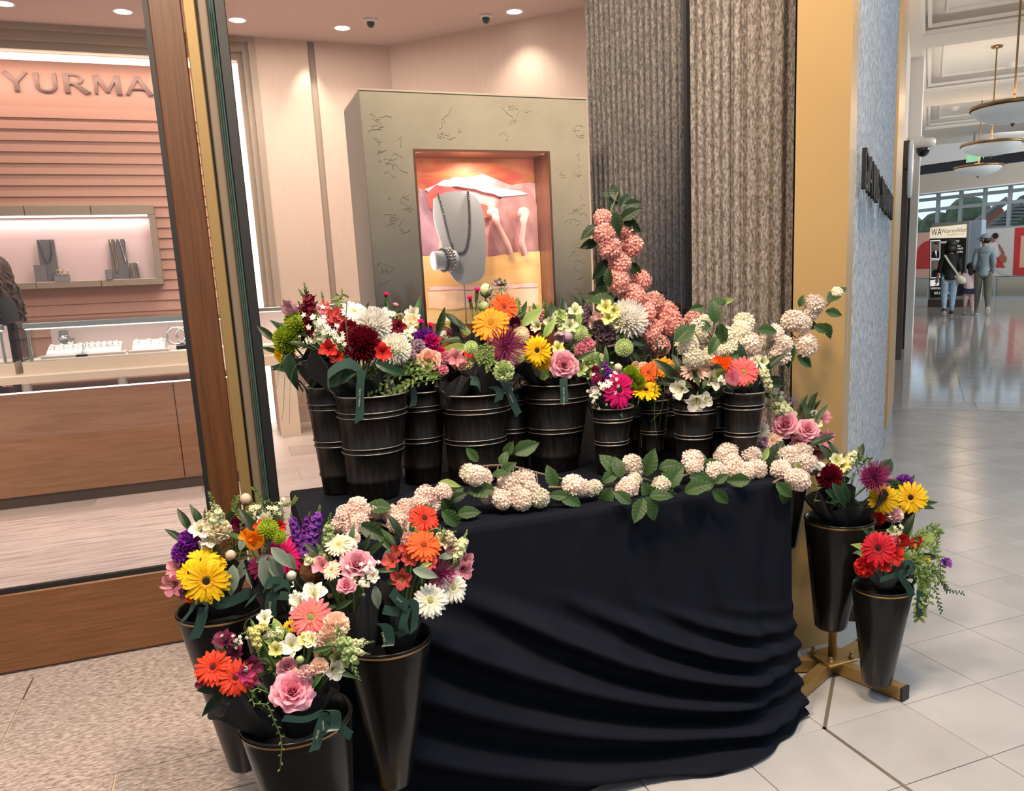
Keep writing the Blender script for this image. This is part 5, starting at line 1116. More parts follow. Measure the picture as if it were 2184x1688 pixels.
# colour: base, tip, centre
C = dict(
 yellow=((.74, .40, .004), (.90, .62, .006), (.02, .008, .004)), yellowg=((.76, .46, .01), (.90, .66, .02), (.30, .22, .02)), orange=((.80, .26, .01), (.90, .33, .012), (.45, .2, .01)), tangerine=((.75, .10, .015), (.85, .13, .015), (.28, .05, .01)), redor=((.58, .035, .012), (.78, .06, .018), (.10, .012, .008)), red=((.35, .008, .02), (.56, .010, .028), (.03, .005, .005)),
 scarlet=((.50, .02, .02), (.72, .035, .025), (.1, .01, .01)), burgundy=((.10, .003, .010), (.22, .006, .022), (.05, .0, .0)), hotpink=((.50, .004, .09), (.70, .010, .17), (.03, .005, .01)), magenta=((.25, .01, .08), (.40, .03, .15), (.2, .2, .05)), coral=((.70, .12, .10), (.78, .12, .13), (.35, .33, .08)), salmon=((.72, .22, .16), (.80, .17, .19), (.30, .36, .10)),
 pinkrose=((.66, .16, .25), (.88, .46, .54), None), roserim=((.56, .06, .16), (.87, .43, .52), None), pink=((.66, .20, .28), (.80, .34, .42), (.4, .4, .15)), palepink=((.82, .50, .50), (.90, .64, .64), (.5, .5, .25)), peach=((.92, .64, .47), (.95, .74, .60), (.55, .40, .14)), peachrose=((.84, .40, .17), (.88, .50, .42), None), cream=((.80, .66, .38), (.88, .80, .62), (.55, .50, .16)),
 white=((.80, .79, .58), (.92, .91, .85), (.50, .48, .14)), whitemum=((.92, .88, .76), (.96, .94, .90), None), whitey=((.62, .66, .30), (.84, .85, .62), (.18, .30, .06)), lemon=((.70, .66, .16), (.85, .82, .38), (.25, .34, .06)), green=((.20, .32, .03), (.40, .52, .09), (.2, .3, .05)), palegreen=((.38, .50, .16), (.58, .68, .34), (.22, .32, .08)), lime=((.22, .32, .01), (.36, .46, .03), (.2, .3, .05)),
 purple=((.10, .012, .16), (.24, .03, .36), (.14, .22, .06)), violet=((.12, .02, .22), (.26, .06, .42), (.14, .2, .06)), mauve=((.42, .26, .36), (.58, .42, .50), (.2, .28, .1)), spiderp=((.14, .012, .06), (.30, .035, .14), None), plum=((.10, .008, .035), (.20, .022, .08), (.1, .1, .03)), mauvetulip=((.32, .12, .17), (.52, .30, .36), None), redalstro=((.62, .16, .10), (.50, .04, .055), (.5, .3, .1)), dusk=((.10, .06, .07), (.20, .13, .15), (.12, .14, .05)),
 vibpink=((.74, .34, .27), (.88, .52, .46), None), vibwhite=((.82, .65, .53), (.88, .79, .71), None), vibblush=((.84, .58, .49), (.92, .77, .69), None), vibcream=((.80, .73, .52), (.89, .85, .71), None),
 leaf=((.024, .060, .012), (.046, .10, .022), None), leafl=((.12, .20, .04), (.24, .34, .09), None), grey=((.13, .175, .13), (.19, .235, .175), None))
PM, PR = {}, {}
def pmat(c):
    if c not in PM:
        b, t, e = C[c]; PM[c] = (petal('petal_'+c, b, t), mat('centre_'+c, e, .8, bump=.4, bscale=120) if e else MT['stem'])
    return PM[c]
GREENC = {'snap', 'stock', 'carnation', 'bud', 'pinkbud', 'filler', 'daisies', 'sprig'}
def proto(kind, c, var):
    k = (kind, c, var)
    if k not in PR:
        g = (kind, var)
        if g not in PR: random.seed(hash_(kind)+var*17); PR[g] = KIND[kind]()
        a, cen = PR[g]; m = pmat(c); am = a.mesh(NAME[kind], m[0], kind in ('rose', 'tulip', 'calla', 'bud', 'alstro', 'snap', 'mum', 'stock'))
        cm = None
        if cen is not None: cm = cen.mesh('stem' if kind in GREENC else 'flower_centre', MT['stem'] if kind in GREENC else m[1] if kind != 'ball' else m[0], True)
        PR[k] = (am, cm)
    return PR[k]
def hash_(s): return sum(ord(ch)*(i+3) for i, ch in enumerate(s))
NV = dict(alstro=4, gerbera=3, ball=4, rose=3, snap=3, stock=2, mum=2, spider=2, carnation=2, sprig=4, filler=3, daisies=3)
LBL = dict(yellow='yellow', yellowg='yellow', orange='orange', tangerine='orange red', redor='orange red', red='red', scarlet='scarlet', burgundy='burgundy', hotpink='hot pink', magenta='magenta', coral='coral', salmon='salmon pink', pinkrose='pink', roserim='deep pink', pink='pink', palepink='pale pink', peach='peach', peachrose='peach', cream='cream', white='white', whitemum='white', whitey='greenish white', lemon='lemon yellow', green='green', palegreen='pale green', lime='lime green', purple='purple', violet='violet', mauve='mauve', spiderp='purple', plum='plum', mauvetulip='mauve', redalstro='brick red', dusk='dusky purple', vibpink='salmon pink', vibwhite='creamy white', vibblush='blush pink', vibcream='cream')
FR = random.Random(11)
def flower(parent, kind, c, P, size, face, spin=None):
    var = FR.randrange(NV.get(kind, 2)); am, cm = proto(kind, c, var)
    d = Vector(face).normalized(); q = d.to_track_quat('Z', 'Y'); M = Matrix.Translation(Vector(P))@q.to_matrix().to_4x4()@Matrix.Rotation(FR.uniform(0, 6.28) if spin is None else spin, 4, 'Z')@Matrix.Scale(size, 4)
    o = link(NAME[kind], am, parent, M)
    if c in LBL: o['label'] = LBL[c]+' '+NAME[kind].replace('_', ' ')
    if cm is not None: link(cm.name.split('.')[0], cm, o)
    return o
def vdir(P, rx=0, up=0):
    v = ORG-np.array(P, float); v /= np.linalg.norm(v); return v+RT*rx-DN*up
# leaves
def leafmesh(name, L, Wd, m, droop=.5, veins=7, vamp=.02, nl=12, nw=8, serr=0.0):
    V = []; T = []
    for i in range(nl+1):
        v = i/nl; w = Wd*float(np.interp(v, *SH['leaf'])); 
        for j in range(nw+1):
            u = 2*j/nw-1; e = 1+(serr*(1 if i % 2 else -1) if abs(u) > .99 else 0)
            V.append((L*v-.0*abs(u), u*w/2*e, -droop*L*v*v+.16*w*abs(u)+vamp*L*math.sin((v-abs(u)*.18)*veins*6.283)*(1-.3*abs(u))*abs(u))); T.append(abs(u))
    mb = MB(); mb.add(V, gridf(nl, nw), 0, T); return mb.mesh(name, m, True)
LM = dict(vib=leafmesh('leaf', 1, .62, MT['leaf'], .30, vamp=.03, nl=28), vib2=leafmesh('leaf', 1, .56, MT['leaf'], .05, vamp=.03, nl=28), vibd=leafmesh('leaf', 1, .55, MT['leafd'], .25, vamp=.03, nl=28), dark=leafmesh('leaf', 1, .34, MT['leafd'], .35, vamp=0, nl=6, nw=4), green=leafmesh('leaf', 1, .26, MT['leaf'], .5, vamp=0, nl=6, nw=4), grey=leafmesh('leaf', 1, .45, MT['leafg'], .2, vamp=0, nl=7, nw=4), broad=leafmesh('leaf', 1, .36, MT['aspid'], .6, vamp=.004, veins=1, nl=10, nw=6), light=leafmesh('leaf', 1, .42, MT['leafl'], .35, vamp=.01, nl=8, nw=4))
def leaf(parent, kind, P, L, along, nrm, name='leaf'):
    x = Vector(along).normalized(); z = Vector(nrm); z = (z-x*z.dot(x)).normalized(); y = z.cross(x)
    M = Matrix((x, y, z)).transposed().to_4x4()@Matrix.Scale(L, 4); M.translation = Vector(P); return link(name, LM[kind], parent, M)
# ================================================================== BOUQUETS
def pxs(P): return depth(P)/FPX
def bouquet(label, Y, base, fl, wraps=(), fill=None, ribbons=(), spr=(), leaves=(), vines=(), grass=(), group='wrapped bouquets standing in the vases'):
    """fl: (kind, colour, px, py, width px, dY, turn right, turn up); base: pixel where the stems meet"""
    B = aty(base[0], base[1], Y); t = thing('bouquet', label, 'bouquet', tuple(B), group); st_ = MB()
    for f in fl:
        k, c, x, y, d = f[:5]; dy = f[5] if len(f) > 5 else -.04; rx = f[6] if len(f) > 6 else 0; up = f[7] if len(f) > 7 else .25
        P = aty(x, y, Y+dy); s = d*pxs(P)
        if k == 'rose': s *= 1.05
        if k in ('tulip', 'bud', 'calla', 'pinkbud', 'alstro'): s *= 1.0
        F = vdir(P, rx, up); flower(t, k, c, P, s, F)
        Fn = F/np.linalg.norm(F); a = P-Fn*s*.12
        if np.linalg.norm(a-B) > .03: tube(st_, smoothpts([a, a-Fn*s*.35+(B-a)*.12, (a+B)/2-Fn*.012, B+np.array([random.gauss(0, .012), random.gauss(0, .012), -.02])], 8), max(.0016, min(.003, s*.035)), 5)
    for k, c, b, tp, dy in spr:
        P, Q = aty(b[0], b[1], Y+dy), aty(tp[0], tp[1], Y+dy-.01); flower(t, k, c, P, float(np.linalg.norm(Q-P)), Q-P)
        if np.linalg.norm(P-B) > .02: tube(st_, smoothpts([P+(Q-P)*-.2, (P+B)/2, B], 7), .0028, 5)
    if fill:
        cx, cy, rx_, ry_, n, kinds, dyf = fill
        for i in range(n):
            a = FR.uniform(0, 6.28); r = math.sqrt(FR.random()); x, y = cx+rx_*r*math.cos(a), cy+ry_*r*math.sin(a); P = aty(x, y, Y+dyf+FR.uniform(-.02, .04))
            al = RT*math.cos(a)+(-DN)*(math.sin(-a)+.5)+fw*FR.uniform(-.6, .3); q = aty(x-20*math.cos(a), y-20*math.sin(a)+12, Y+dyf+.02)
            leaf(t, FR.choice(kinds), P, FR.uniform(38, 66)*pxs(P), al, vdir(P, FR.uniform(-.6, .6), FR.uniform(-.2, .9)))
    for k, x, y, L, ang, dy in leaves:
        P = aty(x, y, Y+dy); a = math.radians(ang); leaf(t, k, P, L*pxs(P), RT*math.cos(a)-DN*math.sin(a)-fw*FR.uniform(-.1, .35), vdir(P, FR.uniform(-.3, .3), FR.uniform(-.1, .6)))
    if st_.n: st_.build('stems', MT['stem'], t, True)['kind'] = 'stuff'
    for bx, by, tx, ty, wpx, dy in wraps:
        b, q = aty(bx, by, Y+dy), aty(tx, ty, Y+dy); R1 = wpx*pxs(q)/2; R0 = min(.026, R1*.6); n, m = 40, 9; V = []; ax = (q-b); ph = FR.uniform(0, 6)
        for j in range(m+1):
            k = j/m
            for i in range(n):
                a = 2*math.pi*i/n; r = R0+(R1-R0)*k**.8; lift = (.022*math.sin(2*a+ph)+.014*math.sin(5*a+ph*2))*k*k; cr = 1+.09*k*math.sin(7*a+3*k+ph)+.05*k*math.sin(13*a-ph)
                V.append(b+ax*k+np.array([r*cr*math.cos(a), r*cr*math.sin(a), lift]))
        mb = MB(); mb.add(V, [(j*n+i, j*n+(i+1) % n, (j+1)*n+(i+1) % n, (j+1)*n+i) for j in range(m) for i in range(n)]); mb.build('paper_wrap', MT['paper'], t)
    rb = None
    for pts, w, dy, wd_, txt in ribbons:
        mb = MB(); P = [aty(x, y, Y+dy-.004*i) for i, (x, y) in enumerate(pts)]; wv = {'h': RT, 'v': -DN}.get(wd_) if isinstance(wd_, str) else RT*math.cos(math.radians(wd_))-DN*math.sin(math.radians(wd_))
        strip(mb, P, w*pxs(P[0]), wv+fw*.15, vee=True); r = mb.build('ribbon', MT['ribbon'], t, True)
        if txt:
            d = P[-1]-P[0]; d /= np.linalg.norm(d); up_ = np.cross(d, fw); o_ = P[0]+d*np.linalg.norm(P[-1]-P[0])*.35-fw*.006; un = np.cross(d, -DN*0+RT)
            u2 = np.cross(-fw, d); text('lettering', txt, o_-u2*w*pxs(P[0])*.12, d, u2, w*pxs(P[0])*.30, MT['rlet'], r)
    for pts, lsz, dy, c in vines:
        P = smoothpts([aty(x, y, Y+dy) for x, y in pts], 26); s = MB(); tube(s, P, .0010, 5); o = s.build('vine_stem', MT['stem'], t, True); lv = MB()
        for i in range(1, 26):
            for sd in ((-1) ** i,):
                d = P[i]-P[i-1]; d /= np.linalg.norm(d); al = d*FR.uniform(.3, .9)+sd*np.cross(d, fw)*FR.uniform(.5, 1)-fw*FR.uniform(-.2, .6); V, f, T = pet(lsz*1.15*pxs(P[i]), lsz*.55*pxs(P[i]), 0, .3, -.1, 'leaf', 3, 2, -.2); lv.add(V@frame3(al, -fw).T+P[i], f, 0, T)
        lv.build('vine_leaves', pmat(c)[0], t, True)['kind'] = 'stuff'
    for pts, r_, dy in grass:
        mb = MB(); P = smoothpts([aty(x, y, Y+dy) for x, y in pts], 18); tube(mb, P, np.linspace(r_, r_*.35, 18), 5); mb.build('grass_blade', MT['stem'], t, True)
    return t
def frame3(x, n):
    x = x/np.linalg.norm(x); z = n-x*(x@n); z /= np.linalg.norm(z); return np.stack([x, np.cross(z, x), z], 1)
G = ('dark', 'green', 'dark'); GL = ('green', 'light', 'dark')
DY_ = 'DAVID YURMAN'
bouquet('leftmost bouquet on the table with yellow-green blooms and a mauve tulip', 2.262, (690, 815), [
 ('tulip', 'mauvetulip', 622, 662, 46, -.02, -.7, .6), ('pompon', 'lime', 632, 690, 60, -.02, -.2, .5), ('mum', 'lime', 612, 725, 62, -.03, -.3, .2), ('mum', 'yellowg', 608, 755, 46, -.02, -.4, -.3), ('pompon', 'palegreen', 650, 700, 40, 0), ('carnation', 'palegreen', 680, 795, 34, -.05), ('gerbera', 'yellow', 618, 770, 40, 0, -.5, -.5)],
 wraps=[(690, 830, 645, 745, 90, .0)], fill=(635, 745, 50, 55, 12, ('dark', 'broad', 'green'), .01),
 leaves=[('broad', 610, 745, 80, -75, -.04), ('broad', 640, 790, 60, 170, -.05)],
 grass=[([(680, 750), (640, 740), (600, 775), (590, 830)], .0013, -.06), ([(690, 770), (640, 760), (610, 790), (605, 870), (600, 900)], .0012, -.05), ([(690, 785), (650, 770), (622, 800), (617, 905)], .0011, -.06), ([(670, 800), (650, 820), (642, 860)], .001, -.07)])
bouquet('tall loose bouquet of red snapdragons, burgundy and white chrysanthemums at left', 2.168, (775, 828), [
 ('mum', 'burgundy', 772, 735, 84, -.07, -.1, .35), ('mum', 'whitemum', 795, 695, 84, -.02, .1, .6), ('mum', 'white', 842, 745, 72, -.05, .2, .5), ('gerbera', 'white', 755, 664, 58, 0, .3, .9), ('alstro', 'scarlet', 703, 745, 48, -.08, -.2, .1), ('alstro', 'scarlet', 716, 760, 40, -.08, .1, -.1), ('carnation', 'burgundy', 745, 705, 44, -.02), ('alstro', 'scarlet', 814, 752, 46, -.09, .2, 0), ('carnation', 'salmon', 722, 680, 50, .02), ('carnation', 'peach', 695, 672, 34, .03), ('carnation', 'palepink', 735, 700, 34, .0), ('filler', 'white', 680, 690, 70, -.02), ('filler', 'white', 700, 715, 66, -.03), ('filler', 'whitey', 668, 720, 50, 0), ('filler', 'white', 728, 735, 56, -.05), ('tulip', 'burgundy', 835, 715, 46, .02), ('carnation', 'burgundy', 668, 700, 36, .02), ('daisies', 'white', 815, 668, 70, .03), ('alstro', 'burgundy', 850, 700, 40, .02)],
 wraps=[(790, 850, 760, 790, 130, .0), (740, 850, 690, 770, 100, .01)], fill=(745, 735, 95, 60, 16, G, .02),
 spr=[('snap', 'burgundy', (665, 690), (655, 600), .0), ('snap', 'roserim', (690, 690), (640, 612), .01), ('snap', 'salmon', (700, 690), (690, 620), .02), ('stock', 'burgundy', (672, 720), (640, 640), .01), ('sprig', 'leafl', (715, 680), (716, 588), .02), ('sprig', 'leafl', (705, 690), (745, 600), .03), ('sprig', 'leaf', (680, 690), (672, 590), .02), ('snap', 'whitey', (690, 735), (668, 655), -.02)],
 ribbons=[([(772, 790), (768, 830), (768, 870), (765, 905)], 17, -.13, 'h', DY_), ([(770, 790), (740, 775), (700, 800), (704, 828)], 22, -.12, 'v', None)],
 leaves=[('broad', 760, 792, 72, 205, -.12), ('broad', 800, 775, 60, -20, -.11), ('dark', 770, 690, 34, -110, -.05), ('green', 752, 700, 60, -80, -.07), ('dark', 716, 770, 40, -100, -.1)],
 grass=[([(740, 640), (738, 690), (745, 750)], .0016, -.09), ([(655, 730), (700, 760), (750, 790)], .001, -.1)])
bouquet('bouquet of peach garden rose, purple stock and trailing fern', 2.262, (885, 825), [
 ('rose', 'peachrose', 915, 768, 66, -.10, .0, .15), ('carnation', 'purple', 905, 730, 60, -.03, .3, .4), ('carnation', 'hotpink', 920, 730, 34, -.05), ('pinkbud', 'hotpink', 823, 634, 24, .02, 0, 1.6), ('pinkbud', 'pink', 843, 656, 24, .02, .1, 1.6), ('pinkbud', 'hotpink', 897, 692, 26, -.03, 0, 1.2), ('pinkbud', 'hotpink', 918, 698, 24, -.04, .1, 1.2), ('carnation', 'cream', 878, 690, 40, 0), ('tulip', 'cream', 853, 682, 34, .02), ('alstro', 'white', 880, 672, 40, .03), ('mum', 'yellow', 858, 704, 30, .0), ('alstro', 'white', 868, 705, 40, -.02), ('carnation', 'mauve', 890, 745, 40, -.05, .1, .3), ('filler', 'whitey', 862, 730, 56, -.05), ('mum', 'cream', 842, 715, 26, 0), ('carnation', 'mauve', 875, 755, 26, -.08), ('carnation', 'mauve', 893, 738, 28, -.07), ('tulip', 'roserim', 968, 712, 46, .0), ('tulip', 'scarlet', 968, 752, 44, -.03, 0, .7), ('alstro', 'pink', 972, 765, 46, -.06, 0, .1), ('carnation', 'roserim', 948, 765, 30, -.06), ('carnation', 'peach', 992, 780, 40, -.06, .3, .4), ('carnation', 'pink', 945, 790, 24, -.1), ('daisies', 'white', 965, 690, 46, .04), ('filler', 'white', 948, 715, 40, .03), ('carnation', 'hotpink', 940, 755, 26, -.05), ('alstro', 'coral', 985, 745, 34, -.02)],
 wraps=[(895, 855, 880, 780, 110, .0), (960, 870, 985, 790, 95, -.08)], fill=(895, 735, 75, 45, 14, G, .02),
 spr=[('stock', 'violet', (905, 760), (920, 690), -.03), ('stock', 'mauve', (885, 775), (880, 730), -.06), ('sprig', 'leaf', (850, 705), (832, 640), .02), ('sprig', 'leaf', (872, 700), (865, 660), .02)],
 vines=[([(935, 780), (890, 770), (830, 785), (770, 782)], 11, -.13, 'leafl'), ([(930, 790), (880, 785), (820, 820), (782, 836)], 12, -.14, 'leafl'), ([(940, 800), (890, 805), (850, 830), (795, 855)], 12, -.15, 'leafl'), ([(925, 785), (860, 795), (810, 800), (780, 810)], 11, -.13, 'leafl'), ([(945, 805), (900, 795), (860, 790), (840, 780)], 10, -.12, 'leafl'), ([(940, 808), (880, 820), (840, 840), (832, 862)], 10, -.14, 'leafl')],
 ribbons=[([(870, 815), (880, 830), (883, 855), (878, 870)], 14, -.08, 'h', None)], grass=[([(940, 690), (980, 660), (1010, 655), (1020, 690)], .0008, -.02)])
bouquet('bouquet of orange gerberas and a purple spider chrysanthemum in the middle', 2.19, (1030, 830), [
 ('gerbera', 'orange', 1047, 690, 84, -.05, -.1, .55), ('gerbera', 'tangerine', 1075, 655, 64, -.02, .3, .35), ('gerbera', 'red', 1052, 668, 40, .0, -.2, .5), ('spider', 'spiderp', 1077, 742, 100, -.08, .15, .2), ('pompon', 'palegreen', 1005, 742, 34, -.05), ('carnation', 'palegreen', 1074, 792, 46, -.13, .1, .0), ('pinkbud', 'hotpink', 1003, 642, 26, .0, -.3, 1.6), ('pinkbud', 'hotpink', 1017, 625, 28, .0, .1, 1.6), ('tulip', 'plum', 1098, 690, 40, .0), ('pompon', 'cream', 1112, 713, 38, -.02, 0, .3), ('pompon', 'palegreen', 1105, 760, 34, -.06), ('carnation', 'palepink', 1085, 775, 28, -.08), ('bud', 'palegreen', 1032, 655, 28, .03), ('bud', 'whitey', 1036, 620, 30, .04, 0, 1), ('alstro', 'scarlet', 1000, 755, 30, 0)],
 wraps=[(1030, 860, 1040, 780, 120, .0), (1000, 855, 1000, 700, 70, .05)], fill=(1045, 720, 75, 55, 16, ('dark', 'green', 'light'), .02),
 spr=[('sprig', 'leafl', (1055, 660), (1050, 575), .02), ('sprig', 'leaf', (1040, 660), (1075, 600), .03), ('sprig', 'leafl', (1035, 720), (1015, 650), .0)],
 vines=[([(1040, 730), (1035, 755), (1038, 775), (1042, 790)], 8, -.11, 'leafl'), ([(1030, 735), (1022, 760), (1026, 775)], 8, -.10, 'leafl'), ([(1050, 735), (1048, 760), (1052, 775)], 8, -.11, 'leafl'), ([(1090, 660), (1105, 640), (1108, 665)], 6, .0, 'leafl')],
 ribbons=[([(1075, 815), (1085, 835), (1095, 860), (1108, 888)], 16, -.10, 20, 'YURMAN'), ([(1050, 825), (1066, 835), (1062, 858)], 18, -.10, 10, None), ([(1003, 812), (1018, 815), (1025, 828)], 20, -.07, 'v', None)])
bouquet('bouquet with yellow gerbera, pink garden rose and pale green sweet peas', 2.205, (1185, 812), [
 ('gerbera', 'yellow', 1146, 748, 66, -.10, -.25, .05), ('gerbera', 'yellowg', 1157, 772, 46, -.08, -.1, -.5), ('rose', 'roserim', 1203, 778, 78, -.12, .05, .1), ('carnation', 'pink', 1250, 738, 38, -.05, .2, .2), ('carnation', 'pink', 1240, 748, 30, -.06), ('pompon', 'palegreen', 1236, 712, 42, -.04, .2, .3), ('carnation', 'palegreen', 1262, 772, 50, -.08, .4, 0), ('tulip', 'mauve', 1193, 718, 40, -.04, 0, -.4), ('bud', 'mauve', 1210, 720, 30, -.04), ('alstro', 'whitey', 1226, 668, 40, .0, .1, .6), ('alstro', 'whitey', 1150, 697, 38, -.02, -.5, .2), ('alstro', 'whitey', 1176, 690, 36, -.03, -.2, .2), ('alstro', 'whitey', 1215, 698, 38, -.03, .1, .3), ('alstro', 'lemon', 1190, 745, 34, -.06), ('carnation', 'palegreen', 1195, 678, 34, .0), ('pompon', 'cream', 1112, 715, 40, -.05, -.3, .2), ('carnation', 'palepink', 1280, 770, 30, -.04), ('carnation', 'burgundy', 1130, 690, 36, .02), ('carnation', 'burgundy', 1138, 700, 36, .0, -.2, .4), ('alstro', 'palegreen', 1240, 790, 36, -.09), ('alstro', 'palegreen', 1255, 800, 30, -.09)],
 wraps=[(1180, 840, 1160, 790, 120, -.02), (1215, 840, 1240, 790, 90, .0)], fill=(1195, 725, 80, 50, 18, GL, .02),
 spr=[('snap', 'burgundy', (1135, 715), (1125, 655), .03), ('snap', 'roserim', (1150, 690), (1162, 645), .03), ('snap', 'whitey', (1200, 720), (1190, 655), .0), ('stock', 'dusk', (1245, 690), (1252, 640), .03), ('sprig', 'leafl', (1190, 720), (1160, 672), -.01), ('sprig', 'leafl', (1210, 710), (1215, 660), .0), ('snap', 'palegreen', (1225, 750), (1240, 700), -.03)],
 ribbons=[([(1202, 808), (1202, 825), (1204, 845), (1203, 862)], 17, -.13, 'h', DY_)], leaves=[('green', 1228, 770, 44, 30, -.1), ('green', 1245, 790, 40, -60, -.1), ('light', 1160, 720, 46, 60, -.06)])
bouquet('bouquet of large white chrysanthemum and lemon snapdragons before the pink branch', 2.255, (1310, 800), [
 ('mum', 'whitemum', 1338, 682, 92, -.04, .4, .4), ('alstro', 'lemon', 1292, 658, 40, -.04), ('alstro', 'lemon', 1308, 665, 38, -.05, .1, .2), ('alstro', 'lemon', 1298, 680, 40, -.05), ('alstro', 'whitey', 1318, 690, 40, -.05), ('carnation', 'dusk', 1290, 715, 44, -.03), ('carnation', 'dusk', 1278, 700, 36, -.02), ('alstro', 'dusk', 1305, 730, 40, -.03), ('pompon', 'palegreen', 1331, 742, 44, -.08, .0, .0), ('carnation', 'palepink', 1272, 680, 30, .01), ('alstro', 'palepink', 1262, 690, 34, 0), ('filler', 'mauve', 1350, 715, 50, .0)],
 wraps=[(1315, 850, 1315, 760, 110, .02)], fill=(1305, 710, 60, 50, 14, ('dark', 'green', 'dark'), .02),
 spr=[('snap', 'lemon', (1290, 690), (1292, 640), -.03), ('snap', 'lemon', (1310, 690), (1318, 650), -.03), ('snap', 'whitey', (1330, 720), (1312, 680), -.04), ('stock', 'dusk', (1248, 700), (1252, 640), .0)],
 leaves=[('vibd', 1340, 720, 44, -20, -.06), ('vibd', 1325, 735, 36, 100, -.07), ('vibd', 1350, 745, 46, -50, -.05)])
bouquet('bouquet of hot pink gerbera and purple stock in the small bucket', 2.065, (1310, 862), [
 ('gerbera', 'hotpink', 1320, 832, 84, -.06, .75, .1), ('filler', 'white', 1288, 825, 56, -.06), ('filler', 'white', 1275, 850, 44, -.05), ('filler', 'white', 1300, 808, 46, -.04), ('tulip', 'magenta', 1270, 790, 26, 0), ('carnation', 'magenta', 1272, 808, 24, -.02), ('bud', 'cream', 1318, 785, 22, 0), ('carnation', 'mauve', 1268, 835, 22, -.03)],
 wraps=[(1305, 885, 1290, 830, 70, -.01)], fill=(1295, 815, 36, 36, 7, G, .01),
 spr=[('stock', 'purple', (1300, 820), (1285, 765), -.02), ('stock', 'violet', (1306, 825), (1302, 780), -.03), ('sprig', 'leaf', (1310, 810), (1330, 765), .01), ('sprig', 'leafl', (1310, 800), (1322, 770), -.02)])
bouquet('bouquet of yellow and orange gerberas with lime buttons and arching grass', 2.135, (1390, 850), [
 ('gerbera', 'yellow', 1378, 833, 66, -.06, 0, 1.1), ('gerbera', 'orange', 1412, 783, 62, -.02, -.1, .9), ('gerbera', 'tangerine', 1384, 795, 56, -.02, -.5, .6), ('mum', 'lime', 1346, 798, 40, -.04, -.2, .6), ('mum', 'lime', 1362, 815, 34, -.05), ('pompon', 'lime', 1340, 815, 30, -.04), ('tulip', 'peach', 1355, 780, 24, .0), ('pompon', 'dusk', 1432, 840, 34, -.03), ('carnation', 'peach', 1372, 785, 26, .02), ('alstro', 'plum', 1436, 805, 44, .02), ('calla', 'plum', 1430, 815, 30, .0)],
 wraps=[(1392, 880, 1400, 825, 70, 0)], fill=(1385, 815, 50, 32, 12, G, .02), leaves=[('dark', 1378, 840, 36, -60, -.05)],
 grass=[([(1392, 850), (1390, 770), (1380, 760), (1372, 800)], .001, -.05), ([(1400, 850), (1418, 800), (1412, 870), (1388, 900)], .0011, -.08), ([(1396, 840), (1404, 760), (1396, 880), (1402, 940)], .001, -.09), ([(1385, 830), (1340, 745), (1300, 755)], .0009, -.02), ([(1430, 820), (1440, 700), (1445, 760), (1448, 810)], .001, -.04), ([(1432, 820), (1450, 745), (1480, 740), (1490, 790)], .0009, -.03), ([(1420, 830), (1400, 790), (1412, 850), (1405, 920)], .0009, -.07)])
bouquet('bouquet of white trumpet alstroemeria under a peach gerbera', 1.98, (1490, 845), [
 ('gerbera', 'peach', 1484, 788, 68, -.03, 0, .9), ('alstro', 'white', 1458, 828, 56, -.06, -.8, -.2), ('alstro', 'white', 1486, 850, 58, -.08, -.1, -.6), ('alstro', 'white', 1514, 812, 56, -.05, .6, .2), ('alstro', 'white', 1500, 848, 44, -.07, .3, -.4), ('carnation', 'burgundy', 1478, 806, 46, -.02), ('filler', 'mauve', 1520, 785, 46, .0), ('filler', 'mauve', 1530, 800, 36, .0), ('carnation', 'cream', 1478, 765, 44, .04), ('pompon', 'whitey', 1545, 800, 30, .0), ('alstro', 'cream', 1500, 770, 40, .05)],
 wraps=[(1492, 870, 1492, 830, 80, .0)], fill=(1488, 815, 48, 28, 10, G, .01), leaves=[('green', 1500, 830, 40, 80, -.07), ('green', 1475, 822, 40, 160, -.07), ('green', 1492, 826, 44, 110, -.07)],
 spr=[('sprig', 'leaf', (1500, 850), (1492, 800), -.06)], grass=[([(1520, 840), (1560, 825), (1575, 830)], .0009, -.05), ([(1525, 845), (1545, 820), (1565, 850)], .0009, -.05)])
bouquet('bouquet of coral gerbera, pink tulip and orange calla at the right end', 1.90, (1590, 832), [
 ('gerbera', 'coral', 1585, 793, 68, -.05, .1, .25), ('tulip', 'pink', 1563, 810, 44, -.07, -.1, .8), ('gerbera', 'white', 1624, 797, 52, -.03, .9, .2), ('calla', 'tangerine', 1548, 782, 42, -.02, -.2, .8), ('calla', 'tangerine', 1535, 772, 30, .0, -.6, .6), ('alstro', 'whitey', 1625, 775, 40, .0), ('alstro', 'white', 1612, 772, 30, .01), ('mum', 'palegreen', 1535, 800, 30, .0), ('filler', 'white', 1538, 815, 40, -.03)],
 wraps=[(1592, 860, 1592, 815, 78, .0)], fill=(1588, 805, 45, 25, 9, G, .01),
 spr=[('snap', 'whitey', (1618, 810), (1640, 770), -.01), ('snap', 'whitey', (1625, 790), (1650, 850), -.05)])
